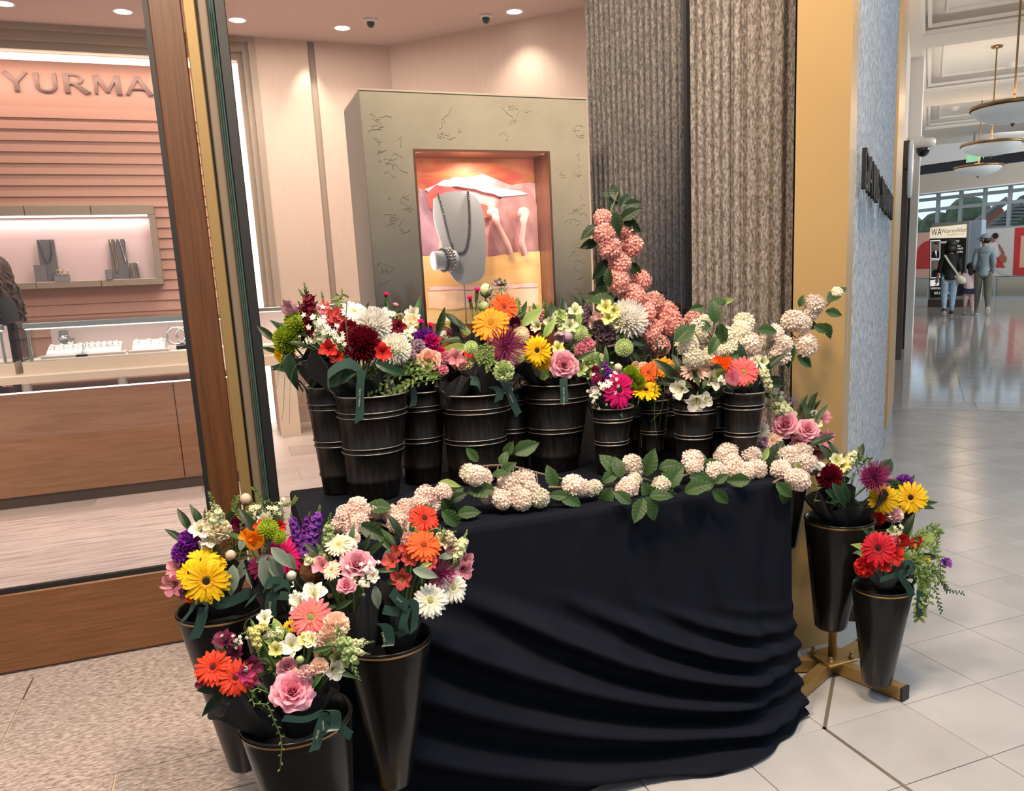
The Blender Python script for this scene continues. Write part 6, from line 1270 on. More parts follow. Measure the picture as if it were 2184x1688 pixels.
bouquet('bouquet of two pink garden roses and pink alstroemeria beside the pier', 1.99, (1690, 955), [
 ('rose', 'roserim', 1674, 902, 74, -.05, -.2, .45), ('rose', 'pinkrose', 1724, 914, 62, -.05, .2, .4), ('alstro', 'pink', 1752, 935, 50, -.05, .7, -.2), ('alstro', 'pink', 1738, 960, 48, -.05, .4, -.7), ('alstro', 'pink', 1702, 940, 46, -.06, -.1, -.5), ('alstro', 'pink', 1750, 895, 46, .0, .5, .6), ('gerbera', 'peach', 1648, 940, 46, -.04, -.3, .5), ('gerbera', 'white', 1624, 918, 40, -.02, -.7, .3), ('carnation', 'mauve', 1625, 945, 30, -.02), ('alstro', 'whitey', 1742, 905, 30, -.03), ('daisies', 'white', 1664, 838, 50, .02), ('filler', 'mauve', 1690, 860, 44, .02), ('carnation', 'white', 1735, 890, 30, .02)],
 wraps=[(1688, 985, 1690, 935, 90, .02)], fill=(1690, 920, 65, 42, 14, G, .02),
 spr=[('snap', 'whitey', (1690, 885), (1630, 855), -.02), ('snap', 'whitey', (1680, 880), (1640, 840), .0), ('sprig', 'leaf', (1730, 905), (1722, 860), .0), ('sprig', 'leaf', (1740, 950), (1775, 965), -.03)],
 leaves=[('green', 1725, 905, 50, 100, -.02), ('green', 1738, 900, 46, 60, -.04), ('dark', 1728, 950, 56, 30, -.08), ('dark', 1740, 950, 50, -30, -.08), ('green', 1755, 935, 40, -60, -.04)])
bouquet('bouquet of burgundy and purple chrysanthemums with pale snapdragon in the high cone', 1.85, (1795, 1085), [
 ('mum', 'burgundy', 1769, 1016, 58, -.05, -.2, .5), ('spider', 'spiderp', 1864, 1020, 84, -.07, .25, .3), ('mum', 'spiderp', 1862, 1020, 52, -.05, .2, .4), ('alstro', 'lemon', 1795, 995, 44, -.02), ('alstro', 'whitey', 1785, 985, 40, -.01), ('daisies', 'white', 1745, 995, 40, -.03), ('filler', 'white', 1748, 1000, 40, -.03), ('carnation', 'palegreen', 1760, 1000, 26, 0), ('carnation', 'green', 1900, 1060, 34, -.02)],
 wraps=[(1790, 1120, 1765, 1060, 110, -.02), (1810, 1120, 1830, 1060, 110, -.02)], fill=(1815, 1020, 75, 46, 18, ('dark', 'green', 'broad'), .01),
 spr=[('snap', 'whitey', (1800, 1005), (1838, 945), .0), ('snap', 'lemon', (1795, 1010), (1800, 965), -.01), ('sprig', 'leafl', (1810, 1005), (1862, 940), .01), ('sprig', 'leaf', (1830, 1010), (1885, 975), .0), ('sprig', 'leaf', (1830, 1000), (1865, 960), .02), ('sprig', 'leaf', (1740, 1060), (1752, 1020), -.06)],
 leaves=[('broad', 1775, 1030, 60, -60, -.09), ('broad', 1800, 1030, 64, -85, -.09), ('broad', 1885, 1020, 50, 60, .0), ('broad', 1760, 1045, 50, -30, -.09)])
bouquet('bouquet of two yellow gerberas at the right of the stand', 1.90, (1885, 1130), [
 ('gerbera', 'yellow', 1883, 1064, 66, -.10, -.1, .1), ('gerbera', 'yellow', 1942, 1062, 72, -.06, .1, .15), ('carnation', 'violet', 1928, 1030, 36, .0, .2, .6), ('carnation', 'palepink', 1907, 1100, 38, -.06, .1, .4), ('carnation', 'scarlet', 1874, 1106, 30, -.06), ('pompon', 'lime', 1905, 1045, 26, .0)],
 wraps=[(1890, 1140, 1905, 1085, 90, .0)], fill=(1905, 1070, 46, 34, 9, G, .02), spr=[('stock', 'violet', (1915, 1045), (1930, 1015), .0)])
bouquet('bouquet of red gerbera and trailing greenery in the lowest right-hand cone', 1.69, (1880, 1235), [
 ('gerbera', 'red', 1873, 1170, 76, -.07, -.15, .1), ('alstro', 'scarlet', 1905, 1185, 50, -.06, .2, .1), ('alstro', 'scarlet', 1885, 1200, 44, -.07, 0, -.3), ('tulip', 'scarlet', 1925, 1158, 40, -.02, .2, .6), ('tulip', 'scarlet', 1950, 1162, 40, -.02, .6, .4), ('carnation', 'pink', 1905, 1155, 30, .0), ('daisy', 'yellow', 1975, 1196, 20, -.06), ('bud', 'scarlet', 1950, 1168, 22, -.03), ('carnation', 'scarlet', 1845, 1210, 44, -.03, -.5, 0), ('alstro', 'violet', 2013, 1205, 34, -.05, .7, .4), ('filler', 'whitey', 1905, 1130, 50, .02)],
 wraps=[(1885, 1250, 1880, 1205, 80, -.03), (1880, 1250, 1925, 1195, 70, .0)], fill=(1915, 1185, 60, 40, 14, GL, .01),
 spr=[('sprig', 'leafl', (1930, 1170), (1985, 1110), -.02), ('sprig', 'leafl', (1915, 1170), (1935, 1105), .0), ('sprig', 'leafl', (1940, 1185), (2000, 1195), -.04), ('sprig', 'leafl', (1940, 1190), (1990, 1250), -.05), ('sprig', 'leaf', (1945, 1200), (1985, 1290), -.06), ('sprig', 'leafl', (1930, 1195), (1975, 1225), -.07), ('sprig', 'leaf', (1950, 1190), (1978, 1270), -.04)],
 vines=[([(1960, 1190), (1990, 1220), (1998, 1270), (2008, 1305)], 7, -.06, 'leaf'), ([(1985, 1200), (2010, 1235), (2025, 1260), (2055, 1266)], 6, -.05, 'leaf'), ([(1990, 1215), (2008, 1240), (2020, 1262)], 6, -.04, 'leaf'), ([(1960, 1200), (1968, 1260), (1960, 1320)], 16, -.06, 'leafl'), ([(1980, 1180), (2000, 1160), (1985, 1120)], 7, -.03, 'leafl'), ([(1930, 1190), (1965, 1185), (1985, 1230), (1980, 1290)], 13, -.07, 'leafl'), ([(1920, 1185), (1950, 1200), (1962, 1240), (1970, 1270)], 13, -.08, 'leafl'), ([(1940, 1175), (1985, 1165), (2005, 1200), (2005, 1240)], 12, -.05, 'leafl'), ([(1935, 1165), (1960, 1140), (1995, 1125), (2005, 1140)], 11, -.02, 'leafl'), ([(1950, 1205), (1975, 1235), (1955, 1285), (1962, 1310)], 13, -.08, 'leafl')],
 ribbons=[([(1925, 1215), (1925, 1235), (1938, 1255), (1946, 1275)], 16, -.13, 15, None), ([(1925, 1222), (1895, 1232), (1875, 1238)], 11, -.12, 'v', None), ([(1925, 1222), (1935, 1200), (1952, 1210), (1930, 1226)], 11, -.13, 'v', None), ([(1962, 1262), (1960, 1290), (1962, 1318)], 13, -.08, 'h', None)])
bouquet('left bouquet of yellow gerberas, white snapdragon and purple stock', 2.0, (475, 1290), [
 ('gerbera', 'yellow', 440, 1240, 100, -.12, -.05, .05), ('gerbera', 'yellow', 405, 1222, 64, -.09, -.6, .3), ('gerbera', 'yellow', 432, 1196, 70, -.06, -.1, .8), ('gerbera', 'yellow', 462, 1205, 46, -.05, .3, .5), ('carnation', 'cream', 468, 1132, 50, -.04, .2, .5), ('alstro', 'white', 432, 1135, 56, -.02, -.4, .4), ('alstro', 'white', 450, 1148, 52, -.03, -.1, 0), ('bud', 'peach', 524, 1066, 28, -.02, 0, .9), ('bud', 'peach', 492, 1186, 26, -.07, 0, .9), ('tulip', 'magenta', 506, 1122, 48, .0, .2, .6), ('alstro', 'pink', 378, 1245, 60, -.04, -.6, -.2), ('alstro', 'pink', 382, 1215, 50, -.02, -.7, .2), ('carnation', 'pink', 395, 1260, 40, -.04), ('carnation', 'purple', 405, 1152, 46, -.02, -.4, .4), ('carnation', 'purple', 393, 1180, 50, -.02, -.6, .3), ('filler', 'whitey', 540, 1095, 60, -.02), ('carnation', 'tangerine', 410, 1276, 26, -.08)],
 wraps=[(475, 1310, 480, 1215, 90, -.02), (450, 1310, 430, 1250, 70, -.0)], fill=(450, 1190, 70, 80, 16, G, .02),
 spr=[('snap', 'whitey', (465, 1150), (450, 1045), -.03), ('snap', 'cream', (445, 1165), (440, 1085), -.02), ('stock', 'purple', (400, 1215), (380, 1165), -.02), ('stock', 'purple', (420, 1175), (412, 1140), -.01), ('sprig', 'leaf', (470, 1190), (480, 1140), -.04)],
 leaves=[('grey', 497, 1205, 66, -87, -.10), ('grey', 525, 1190, 50, -105, -.09), ('grey', 512, 1175, 40, 75, -.06), ('grey', 528, 1215, 36, -70, -.09), ('green', 405, 1262, 60, 180, -.06)],
 vines=[([(512, 1135), (522, 1100), (560, 1070), (600, 1085), (605, 1130)], 7, -.03, 'leafl'), ([(520, 1110), (500, 1085), (505, 1060)], 8, -.02, 'leafl'), ([(560, 1070), (548, 1050), (540, 1040)], 6, -.03, 'leafl'), ([(595, 1080), (620, 1075), (632, 1062)], 6, -.02, 'leafl')],
 ribbons=[([(532, 1265), (500, 1280), (470, 1288), (450, 1282)], 24, -.115, 'v', None), ([(415, 1285), (410, 1300), (398, 1315), (388, 1330)], 16, -.12, 30, None), ([(435, 1295), (430, 1320), (422, 1345), (412, 1368)], 22, -.12, 'h', None), ([(412, 1290), (425, 1278), (446, 1284), (436, 1302)], 20, -.125, 'v', None)])
bouquet('bouquet of hot pink gerbera, orange tulip and tall purple stock, left cones', 1.74, (590, 1285), [
 ('gerbera', 'hotpink', 606, 1186, 88, -.03, .3, .1), ('tulip', 'orange', 545, 1158, 58, -.04, -.2, .5), ('alstro', 'redor', 560, 1128, 46, .0), ('pompon', 'lime', 572, 1130, 52, -.04, 0, .6), ('pompon', 'lime', 595, 1146, 36, -.05), ('alstro', 'orange', 525, 1145, 40, -.02), ('alstro', 'scarlet', 596, 1124, 36, .0), ('alstro', 'white', 562, 1112, 36, .01), ('gerbera', 'magenta', 560, 1210, 60, .02, 0, 0), ('filler', 'whitey', 585, 1095, 60, .01), ('bud', 'white', 620, 1230, 26, -.02)],
 wraps=[(590, 1300, 575, 1215, 90, .02)], fill=(580, 1175, 60, 60, 14, G, .03),
 spr=[('stock', 'violet', (640, 1180), (625, 1095), -.01), ('stock', 'violet', (650, 1190), (690, 1080), -.02), ('stock', 'purple', (645, 1165), (660, 1090), .02), ('sprig', 'grey', (560, 1180), (575, 1120), -.02)],
 leaves=[('grey', 558, 1190, 80, -75, -.10), ('grey', 578, 1168, 62, -42, -.10), ('grey', 575, 1185, 70, -62, -.09), ('grey', 545, 1200, 34, 30, -.09), ('grey', 612, 1180, 42, -65, -.09), ('green', 570, 1165, 30, -85, -.08)],
 ribbons=[([(580, 1262), (578, 1290), (577, 1320)], 24, -.12, 'h', 'DAVID'), ([(575, 1262), (545, 1270), (530, 1290)], 20, -.12, 40, None), ([(585, 1255), (610, 1245), (620, 1270), (590, 1270)], 18, -.125, 'v', None), ([(580, 1258), (600, 1240), (575, 1240), (562, 1258)], 16, -.12, 'v', None)])
bouquet('bouquet of a wide pink rose and cream gerberas in black paper', 1.60, (765, 1390), [
 ('rose', 'pinkrose', 762, 1200, 92, -.06, .05, .6), ('rose', 'roserim', 738, 1246, 52, -.08, -.2, .5), ('gerbera', 'cream', 723, 1162, 62, -.02, -.2, .8), ('gerbera', 'peach', 708, 1216, 48, -.04, -.6, .4), ('alstro', 'pink', 690, 1210, 50, -.01, -.6, .3), ('filler', 'white', 780, 1225, 60, -.10), ('filler', 'white', 775, 1245, 50, -.10), ('carnation', 'white', 745, 1165, 34, .0), ('bud', 'palegreen', 690, 1195, 26, .0), ('alstro', 'white', 672, 1275, 70, -.06, -.3, .5), ('alstro', 'white', 645, 1290, 56, -.03, -.4, .3), ('alstro', 'whitey', 668, 1195, 44, .02), ('filler', 'white', 632, 1278, 50, .0), ('bud', 'white', 622, 1228, 24, .02), ('alstro', 'white', 795, 1230, 40, -.07)],
 wraps=[(765, 1420, 745, 1265, 130, -.02)], fill=(735, 1215, 60, 50, 14, G, .02),
 spr=[('snap', 'palegreen', (702, 1165), (702, 1095), .0), ('snap', 'whitey', (690, 1210), (680, 1165), .0), ('snap', 'whitey', (680, 1200), (640, 1190), .0)], leaves=[('green', 660, 1230, 40, 20, 0), ('dark', 735, 1310, 50, 150, -.05), ('dark', 740, 1330, 46, 200, -.05), ('grey', 800, 1250, 50, -80, -.08)])
bouquet('bouquet of orange-red and white gerberas with a drooping cream snapdragon', 1.61, (850, 1365), [
 ('gerbera', 'tangerine', 904, 1164, 80, -.07, .1, .6), ('gerbera', 'redor', 905, 1106, 70, -.02, .4, .5), ('gerbera', 'white', 918, 1282, 76, -.12, .0, .0), ('gerbera', 'white', 966, 1254, 72, -.10, .5, .1), ('spider', 'spiderp', 940, 1226, 76, -.09, .3, .0), ('alstro', 'redalstro', 838, 1200, 48, -.06, -.4, .2), ('alstro', 'redalstro', 858, 1232, 54, -.09, -.1, -.3), ('alstro', 'redalstro', 875, 1195, 46, -.06, .1, .2), ('alstro', 'redalstro', 870, 1175, 44, -.04), ('alstro', 'redalstro', 915, 1205, 44, -.08), ('alstro', 'redalstro', 845, 1180, 38, -.03), ('alstro', 'cream', 945, 1155, 46, -.04, .3, .2), ('alstro', 'pink', 990, 1195, 44, -.06, .6, 0), ('alstro', 'roserim', 985, 1212, 50, -.07, .4, -.3), ('alstro', 'pink', 960, 1172, 36, -.03), ('carnation', 'palepink', 870, 1150, 32, .0)],
 wraps=[(850, 1390, 860, 1260, 120, -.02)], fill=(890, 1200, 70, 60, 16, G, .01),
 spr=[('snap', 'cream', (955, 1140), (985, 1190), -.06), ('snap', 'whitey', (990, 1150), (960, 1215), -.07), ('snap', 'cream', (930, 1145), (975, 1130), -.04), ('sprig', 'grey', (845, 1190), (840, 1140), -.01)],
 leaves=[('grey', 880, 1215, 56, -15, -.11), ('grey', 930, 1260, 46, -80, -.11), ('grey', 830, 1170, 50, -100, -.04), ('light', 895, 1210, 26, 20, -.11), ('grey', 935, 1190, 40, 10, -.06), ('green', 845, 1150, 30, 85, .0)],
 ribbons=[([(835, 1262), (850, 1280), (872, 1296)], 22, -.14, 60, 'DAVI'), ([(868, 1280), (885, 1292), (884, 1330), (882, 1350)], 18, -.14, 30, None), ([(868, 1300), (860, 1330), (862, 1355), (848, 1345)], 20, -.145, 20, None), ([(812, 1330), (826, 1340), (830, 1370), (826, 1380)], 24, -.14, 'h', 'DAVID'), ([(870, 1295), (845, 1305), (815, 1300)], 20, -.135, 'v', None)],
 grass=[([(955, 1145), (930, 1128), (905, 1140)], .0025, -.05)])
bouquet('bouquet of two orange-red gerberas and plum alstroemeria leaning left', 1.42, (560, 1530), [
 ('gerbera', 'redor', 455, 1424, 84, -.03, -.4, .3), ('gerbera', 'redor', 503, 1446, 84, -.05, -.1, .3), ('alstro', 'plum', 482, 1375, 60, .0, -.3, .7), ('alstro', 'magenta', 520, 1440, 46, -.07, .3, .1), ('alstro', 'plum', 536, 1425, 52, -.03, .3, .3), ('alstro', 'plum', 440, 1455, 44, -.01, -.6, -.3), ('alstro', 'plum', 535, 1455, 46, -.05), ('alstro', 'plum', 500, 1395, 44, .01), ('filler', 'white', 500, 1375, 46, .0), ('bud', 'whitey', 523, 1428, 16, -.07)],
 wraps=[(580, 1560, 510, 1490, 130, -.01)], fill=(500, 1435, 50, 45, 10, G, .01), leaves=[('dark', 480, 1470, 62, 178, -.04)],
 spr=[('sprig', 'leaf', (515, 1430), (500, 1370), .01)])
bouquet('nearest bouquet with a big pink garden rose, salmon gerbera and cream snapdragons', 1.42, (640, 1520), [
 ('rose', 'roserim', 623, 1472, 112, -.09, -.05, .25), ('rose', 'pinkrose', 612, 1420, 56, -.05, -.1, .5), ('gerbera', 'salmon', 663, 1317, 92, -.02, -.1, .3), ('carnation', 'peach', 716, 1334, 56, -.05, .2, .3), ('carnation', 'peach', 700, 1362, 54, -.06, .1, -.1), ('carnation', 'peach', 680, 1424, 40, -.08, .2, .1), ('alstro', 'white', 622, 1378, 60, -.04, 0, .1), ('alstro', 'white', 708, 1426, 56, -.07, .4, -.4), ('alstro', 'white', 665, 1368, 46, -.05, 0, .4), ('alstro', 'lemon', 650, 1368, 40, -.05), ('alstro', 'lemon', 590, 1388, 42, -.05, -.2, .1), ('alstro', 'lemon', 722, 1405, 46, -.06), ('alstro', 'white', 565, 1322, 44, -.01, -.1, .4), ('daisy', 'yellow', 618, 1336, 30, .0), ('bud', 'palegreen', 640, 1408, 20, -.08), ('carnation', 'palepink', 652, 1436, 34, -.08), ('alstro', 'cream', 630, 1445, 40, -.06)],
 wraps=[(640, 1560, 650, 1450, 130, .0)], fill=(640, 1400, 80, 55, 18, GL, .01),
 spr=[('snap', 'lemon', (570, 1335), (510, 1352), -.04), ('snap', 'lemon', (540, 1340), (555, 1405), -.05), ('snap', 'whitey', (600, 1345), (545, 1370), -.03), ('snap', 'whitey', (735, 1375), (800, 1365), -.06), ('snap', 'palegreen', (730, 1360), (772, 1450), -.08), ('snap', 'whitey', (745, 1385), (790, 1400), -.08), ('sprig', 'leafl', (690, 1370), (660, 1350), -.05), ('sprig', 'leaf', (575, 1400), (590, 1360), -.02), ('sprig', 'leaf', (580, 1430), (560, 1400), -.02)],
 leaves=[('green', 665, 1390, 46, 15, -.08), ('light', 690, 1400, 40, 60, -.08), ('green', 665, 1470, 46, 60, -.10), ('green', 690, 1395, 50, 80, -.07), ('dark', 735, 1330, 60, -90, -.02), ('dark', 715, 1300, 40, 30, 0)],
 vines=[([(575, 1480), (545, 1470), (540, 1500), (570, 1505), (585, 1540), (600, 1580), (598, 1640)], 8, -.13, 'leafl')],
 ribbons=[([(690, 1530), (680, 1560), (676, 1585), (668, 1605)], 20, -.13, 'h', 'DAVID'), ([(700, 1515), (715, 1520), (716, 1550), (706, 1562)], 22, -.135, 'h', None), ([(700, 1525), (720, 1545), (735, 1560), (752, 1572)], 20, -.135, 50, None), ([(688, 1520), (650, 1535), (600, 1532)], 14, -.125, 'v', None), ([(690, 1520), (697, 1545), (693, 1562)], 16, -.13, 'h', 'YURMAN')])
# ================================================================== SNOWBALL BRANCHES
def settle(x, y, Y, r, surf):
    P = aty(x, y, Y)
    if surf and P[2] < ZT+r:
        P = atz(x, y, ZT+r)
        if P[1] < TY0: P = aty(x, y, TY0-.035-r*.4)
    return P
def branch(label, Y, twig, balls, leaves, group=None, tr=.004, vary=0.0, surf=False):
    P0 = aty(*twig[0][:2], Y+(twig[0][2] if len(twig[0]) > 2 else 0)); t = thing('snowball_branch', label, 'branch', tuple(P0), group)
    mb = MB(); P = [settle(q[0], q[1], Y+(q[2] if len(q) > 2 else 0), .006, surf) for q in twig]; tp = smoothpts(P, 30); tube(mb, tp, np.linspace(tr, tr*.5, 30), 7)
    for b in balls:
        q = settle(b[1], b[2], Y+b[4], .022, surf); k = int(np.argmin(np.linalg.norm(tp-q, axis=1)))
        if np.linalg.norm(tp[k]-q) > .02: tube(mb, [tp[k], q], .0016, 5)
    mb.build('twig', MT['bark'], t, True)
    for c, x, y, d, dy in balls:
        q = settle(x, y, Y+dy, .022, surf); flower(t, 'ball', c, q, d*pxs(q)*1.06, (FR.gauss(0, 1), FR.gauss(0, 1), FR.gauss(0, 1)+.5))
    for k, x, y, L, ang, dy in leaves:
        q = settle(x, y, Y+dy, .012, surf); a = math.radians(ang); leaf(t, k, q, L*pxs(q), RT*math.cos(a)-DN*math.sin(a)-fw*FR.uniform(-.15, .35), vdir(q, FR.uniform(-.4, .4), FR.uniform(0, .7)))
    return t
p_, w_, b_, c_ = 'vibpink', 'vibwhite', 'vibblush', 'vibcream'
branch('tall branch of salmon pink snowball blooms leaning against the fluted column', 2.262, [(1440, 790), (1400, 740), (1350, 660), (1310, 540), (1300, 470), (1318, 410)],
 [(p_, 1285, 466, 40, 0), (p_, 1288, 500, 48, -.02), (p_, 1302, 530, 50, -.03), (p_, 1336, 492, 46, .02), (p_, 1348, 524, 50, .01), (p_, 1322, 562, 50, -.02), (p_, 1318, 600, 54, -.03), (p_, 1368, 598, 46, .02), (p_, 1350, 635, 58, -.02), (p_, 1394, 645, 48, -.01), (p_, 1374, 668, 50, -.03), (p_, 1420, 668, 54, -.01), (p_, 1432, 690, 56, -.03), (p_, 1372, 690, 42, -.03), (p_, 1385, 715, 48, -.03), (p_, 1408, 738, 46, -.04), (p_, 1396, 700, 40, -.02), (p_, 1478, 680, 38, .02)],
 [('vibd', 1318, 430, 44, 110, 0), ('vibd', 1300, 450, 44, 70, .01), ('vibd', 1322, 445, 42, 60, 0), ('vibd', 1330, 440, 40, 15, 0), ('vibd', 1305, 430, 30, 130, .02), ('vibd', 1322, 470, 50, 30, 0), ('vibd', 1310, 452, 50, -75, -.03), ('vibd', 1330, 468, 46, -35, .0), ('vibd', 1275, 482, 46, 215, 0), ('vibd', 1275, 515, 40, 200, .02), ('vibd', 1295, 555, 50, 235, 0), ('vibd', 1300, 570, 66, 250, .02), ('vibd', 1350, 560, 40, -70, .02), ('vibd', 1300, 640, 50, 160, -.02), ('vib', 1310, 645, 56, 165, -.04), ('vibd', 1300, 612, 40, 100, -.05), ('vib', 1450, 730, 60, 40, -.03), ('vibd', 1400, 720, 40, -60, -.05), ('vibd', 1355, 740, 50, -80, -.02)])
branch('branch of creamy white snowball blooms reaching right past the gold panel', 1.97, [(1460, 815, .26), (1490, 750, .1), (1580, 720), (1660, 715), (1720, 680), (1765, 650), (1795, 612)],
 [(c_, 1466, 736, 50, -.03), (c_, 1490, 705, 48, -.02), (c_, 1500, 690, 40, .0), (c_, 1480, 765, 48, -.05), (c_, 1545, 720, 50, -.02), (c_, 1568, 735, 44, -.03), (c_, 1586, 690, 50, -.01), (c_, 1580, 705, 46, -.02), (w_, 1600, 735, 52, -.04), (w_, 1650, 715, 46, -.03), (w_, 1662, 755, 52, -.04), (w_, 1668, 735, 46, -.05), (w_, 1690, 685, 50, -.03), (w_, 1710, 690, 44, -.04), (w_, 1737, 650, 46, -.03), (w_, 1728, 668, 36, -.02), (w_, 1718, 738, 52, -.05), (c_, 1632, 730, 34, -.01), (c_, 1785, 625, 26, -.03), (c_, 1515, 760, 44, -.04), (c_, 1540, 750, 36, -.04), (c_, 1552, 745, 36, -.05)],
 [('vib', 1525, 690, 50, 95, -.06), ('vib', 1535, 690, 46, -80, -.04), ('vib', 1515, 700, 36, 150, -.05), ('vib', 1510, 650, 40, 20, .0), ('light', 1530, 648, 36, 15, .0), ('vib', 1500, 655, 30, 190, .0), ('vib', 1440, 730, 60, 45, -.05), ('vib', 1530, 720, 40, 240, -.06), ('vib', 1545, 760, 40, 10, -.06), ('vib', 1615, 705, 46, 5, -.05), ('vib', 1655, 690, 36, 260, -.02), ('vib', 1690, 735, 50, 250, -.05), ('vib', 1735, 695, 36, -20, -.03), ('vib', 1755, 690, 40, -50, -.03), ('vib', 1700, 760, 42, -30, -.05), ('vib', 1765, 645, 46, 45, -.03), ('vib', 1760, 665, 36, -10, -.03), ('vib', 1705, 655, 26, 75, -.02), ('vib', 1785, 628, 26, 40, -.03), ('vib', 1745, 700, 40, 160, -.02)])
# cut branches lying along the front of the table
def lay(x, y): return float(atz(x, y, ZT+.03)[1])
def zb(P_): return P_
def tball(c, x, y, d): return (c, x, y, d, 0)
YL = 1.80
def tbranch(label, Y, twig, balls, leaves, **k): return branch(label, Y, twig, [b if len(b) == 5 else (*b, 0) for b in balls], [l if len(l) == 6 else (*l, -.01) for l in leaves], 'cut snowball branches lying on the table edge', surf=True, **k)
tbranch('blush snowball cluster at the left end of the table above the pink rose', 1.84, [(840, 1130), (790, 1110), (735, 1085)],
 [(b_, 762, 1080, 44), (b_, 738, 1098, 46), (b_, 775, 1092, 42), (b_, 728, 1120, 46), (b_, 752, 1128, 46, -.03), (b_, 765, 1112, 44, -.02), (b_, 752, 1148, 34, -.03), (b_, 800, 1092, 32)],
 [('vibd', 765, 1120, 70, -22, -.04), ('vibd', 800, 1112, 50, -30, .0), ('vibd', 710, 1135, 50, -40, .02)])
tbranch('blush snowball cluster left of centre with a broad dark pleated leaf', 1.84, [(965, 1090), (900, 1085), (835, 1105)],
 [(b_, 836, 1098, 44), (b_, 846, 1118, 46, -.03), (b_, 866, 1084, 44), (b_, 858, 1106, 40, -.02), (b_, 908, 1060, 52), (b_, 895, 1078, 44, -.02), (b_, 922, 1076, 42), (b_, 945, 1050, 40), (b_, 955, 1062, 34, .02), (b_, 880, 1128, 32, -.03)],
 [('vibd', 945, 1062, 60, -62, -.03), ('vib', 942, 1090, 56, -38, -.05), ('vib', 835, 1085, 60, 170, -.02), ('vib', 880, 1090, 46, 10, -.04), ('light', 935, 1030, 46, 0, .02), ('vib', 975, 1098, 50, 12, -.02), ('vibd', 960, 1070, 40, 30, .0)])
tbranch('cut branch with a bare grey twig and a bunch of white snowballs, mid left', 1.86, [(1205, 1024), (1150, 1010), (1090, 995), (1035, 994), (1005, 1005)],
 [(c_, 1000, 1010, 44), (w_, 1015, 1015, 48, -.02), (w_, 1030, 1020, 44), (w_, 1088, 1032, 52, -.02), (w_, 1118, 1024, 50), (w_, 1060, 1058, 42, -.02), (w_, 1072, 1066, 46, -.04), (w_, 1112, 1066, 50, -.05), (w_, 1130, 1048, 48, -.03), (c_, 1150, 1062, 46, -.05), (w_, 1040, 1058, 36), (w_, 1098, 1050, 40, -.04)],
 [('vib2', 1020, 985, 40, 130, .02), ('vib', 1095, 968, 60, 25, .04), ('vib', 1068, 995, 36, 70, .0), ('vib', 1080, 985, 40, -60, .02), ('vib', 1055, 1045, 60, 180, -.04), ('vib', 990, 1040, 50, 200, .0), ('vib', 1050, 1015, 34, 20, -.03), ('vib', 1175, 1060, 50, 190, -.02), ('vib', 1068, 1010, 40, 40, -.02), ('vib2', 1075, 975, 40, 60, .04)], tr=.0035)
tbranch('cut white snowball branch at the middle of the table with drooping pale leaves', 1.84, [(1170, 1040), (1230, 1040), (1300, 1035), (1360, 1020), (1410, 1035)],
 [(w_, 1222, 1036, 52, -.02), (w_, 1240, 1040, 40, -.02), (c_, 1268, 1040, 36, -.02), (w_, 1340, 1040, 46, -.03), (b_, 1330, 1046, 40, -.04), (w_, 1348, 992, 48, .02), (w_, 1356, 1000, 40, .02), (c_, 1352, 1024, 34, -.01), (c_, 1410, 1036, 42, -.03), (c_, 1256, 1046, 30, -.02)],
 [('vib', 1210, 1060, 40, 170, -.04), ('vib', 1305, 1040, 56, 240, -.04), ('vib', 1318, 1010, 56, 130, .0), ('vib', 1325, 1020, 50, 105, -.02), ('vib', 1375, 1015, 60, 70, .0), ('vib', 1390, 1045, 60, -15, -.05), ('vib', 1378, 1060, 56, -65, -.06), ('vib2', 1372, 1062, 60, -112, -.06), ('vib', 1370, 1030, 50, -60, -.03), ('vib', 1385, 1060, 50, 10, -.05), ('vib', 1185, 1040, 50, 110, .0), ('vib', 1190, 1055, 56, -20, -.03), ('vib', 1285, 1030, 46, 40, .0), ('vib', 1345, 1075, 46, 140, -.02)])
tbranch('cut snowball branch right of centre with broad green leaves', 1.84, [(1405, 1040), (1440, 1020), (1490, 1010), (1530, 1015)],
 [(w_, 1478, 982, 48, .02), (w_, 1480, 998, 40, .0), (w_, 1526, 1008, 48, -.02), (w_, 1536, 1010, 36, -.02)],
 [('vib', 1405, 1000, 54, 15, .02), ('vib', 1410, 1010, 50, -25, -.02), ('vib', 1420, 1042, 60, 55, -.03), ('vib', 1500, 1000, 40, 100, .03), ('vib', 1460, 1050, 60, 25, -.04), ('vib', 1525, 1030, 46, 170, -.03), ('vib', 1520, 1045, 46, -40, -.05), ('vib', 1525, 1032, 36, 40, -.04), ('vib', 1470, 1020, 50, 10, -.02), ('vib', 1490, 1045, 34, 20, -.03)])
tbranch('full cluster of blush white snowballs near the right end of the table', 1.84, [(1620, 1020), (1580, 1005), (1545, 985)],
 [(w_, 1552, 968, 48, .02), (w_, 1560, 988, 48, .0), (w_, 1572, 1006, 52, -.03), (w_, 1602, 972, 44, .02), (w_, 1612, 1002, 48, -.02), (w_, 1592, 1006, 44, -.04), (w_, 1538, 975, 36, .02)],
 [('vib', 1530, 985, 34, 190, .0), ('vib', 1600, 1025, 50, 180, -.02), ('vibd', 1640, 990, 60, 60, .03), ('light', 1625, 985, 36, 60, .0)])
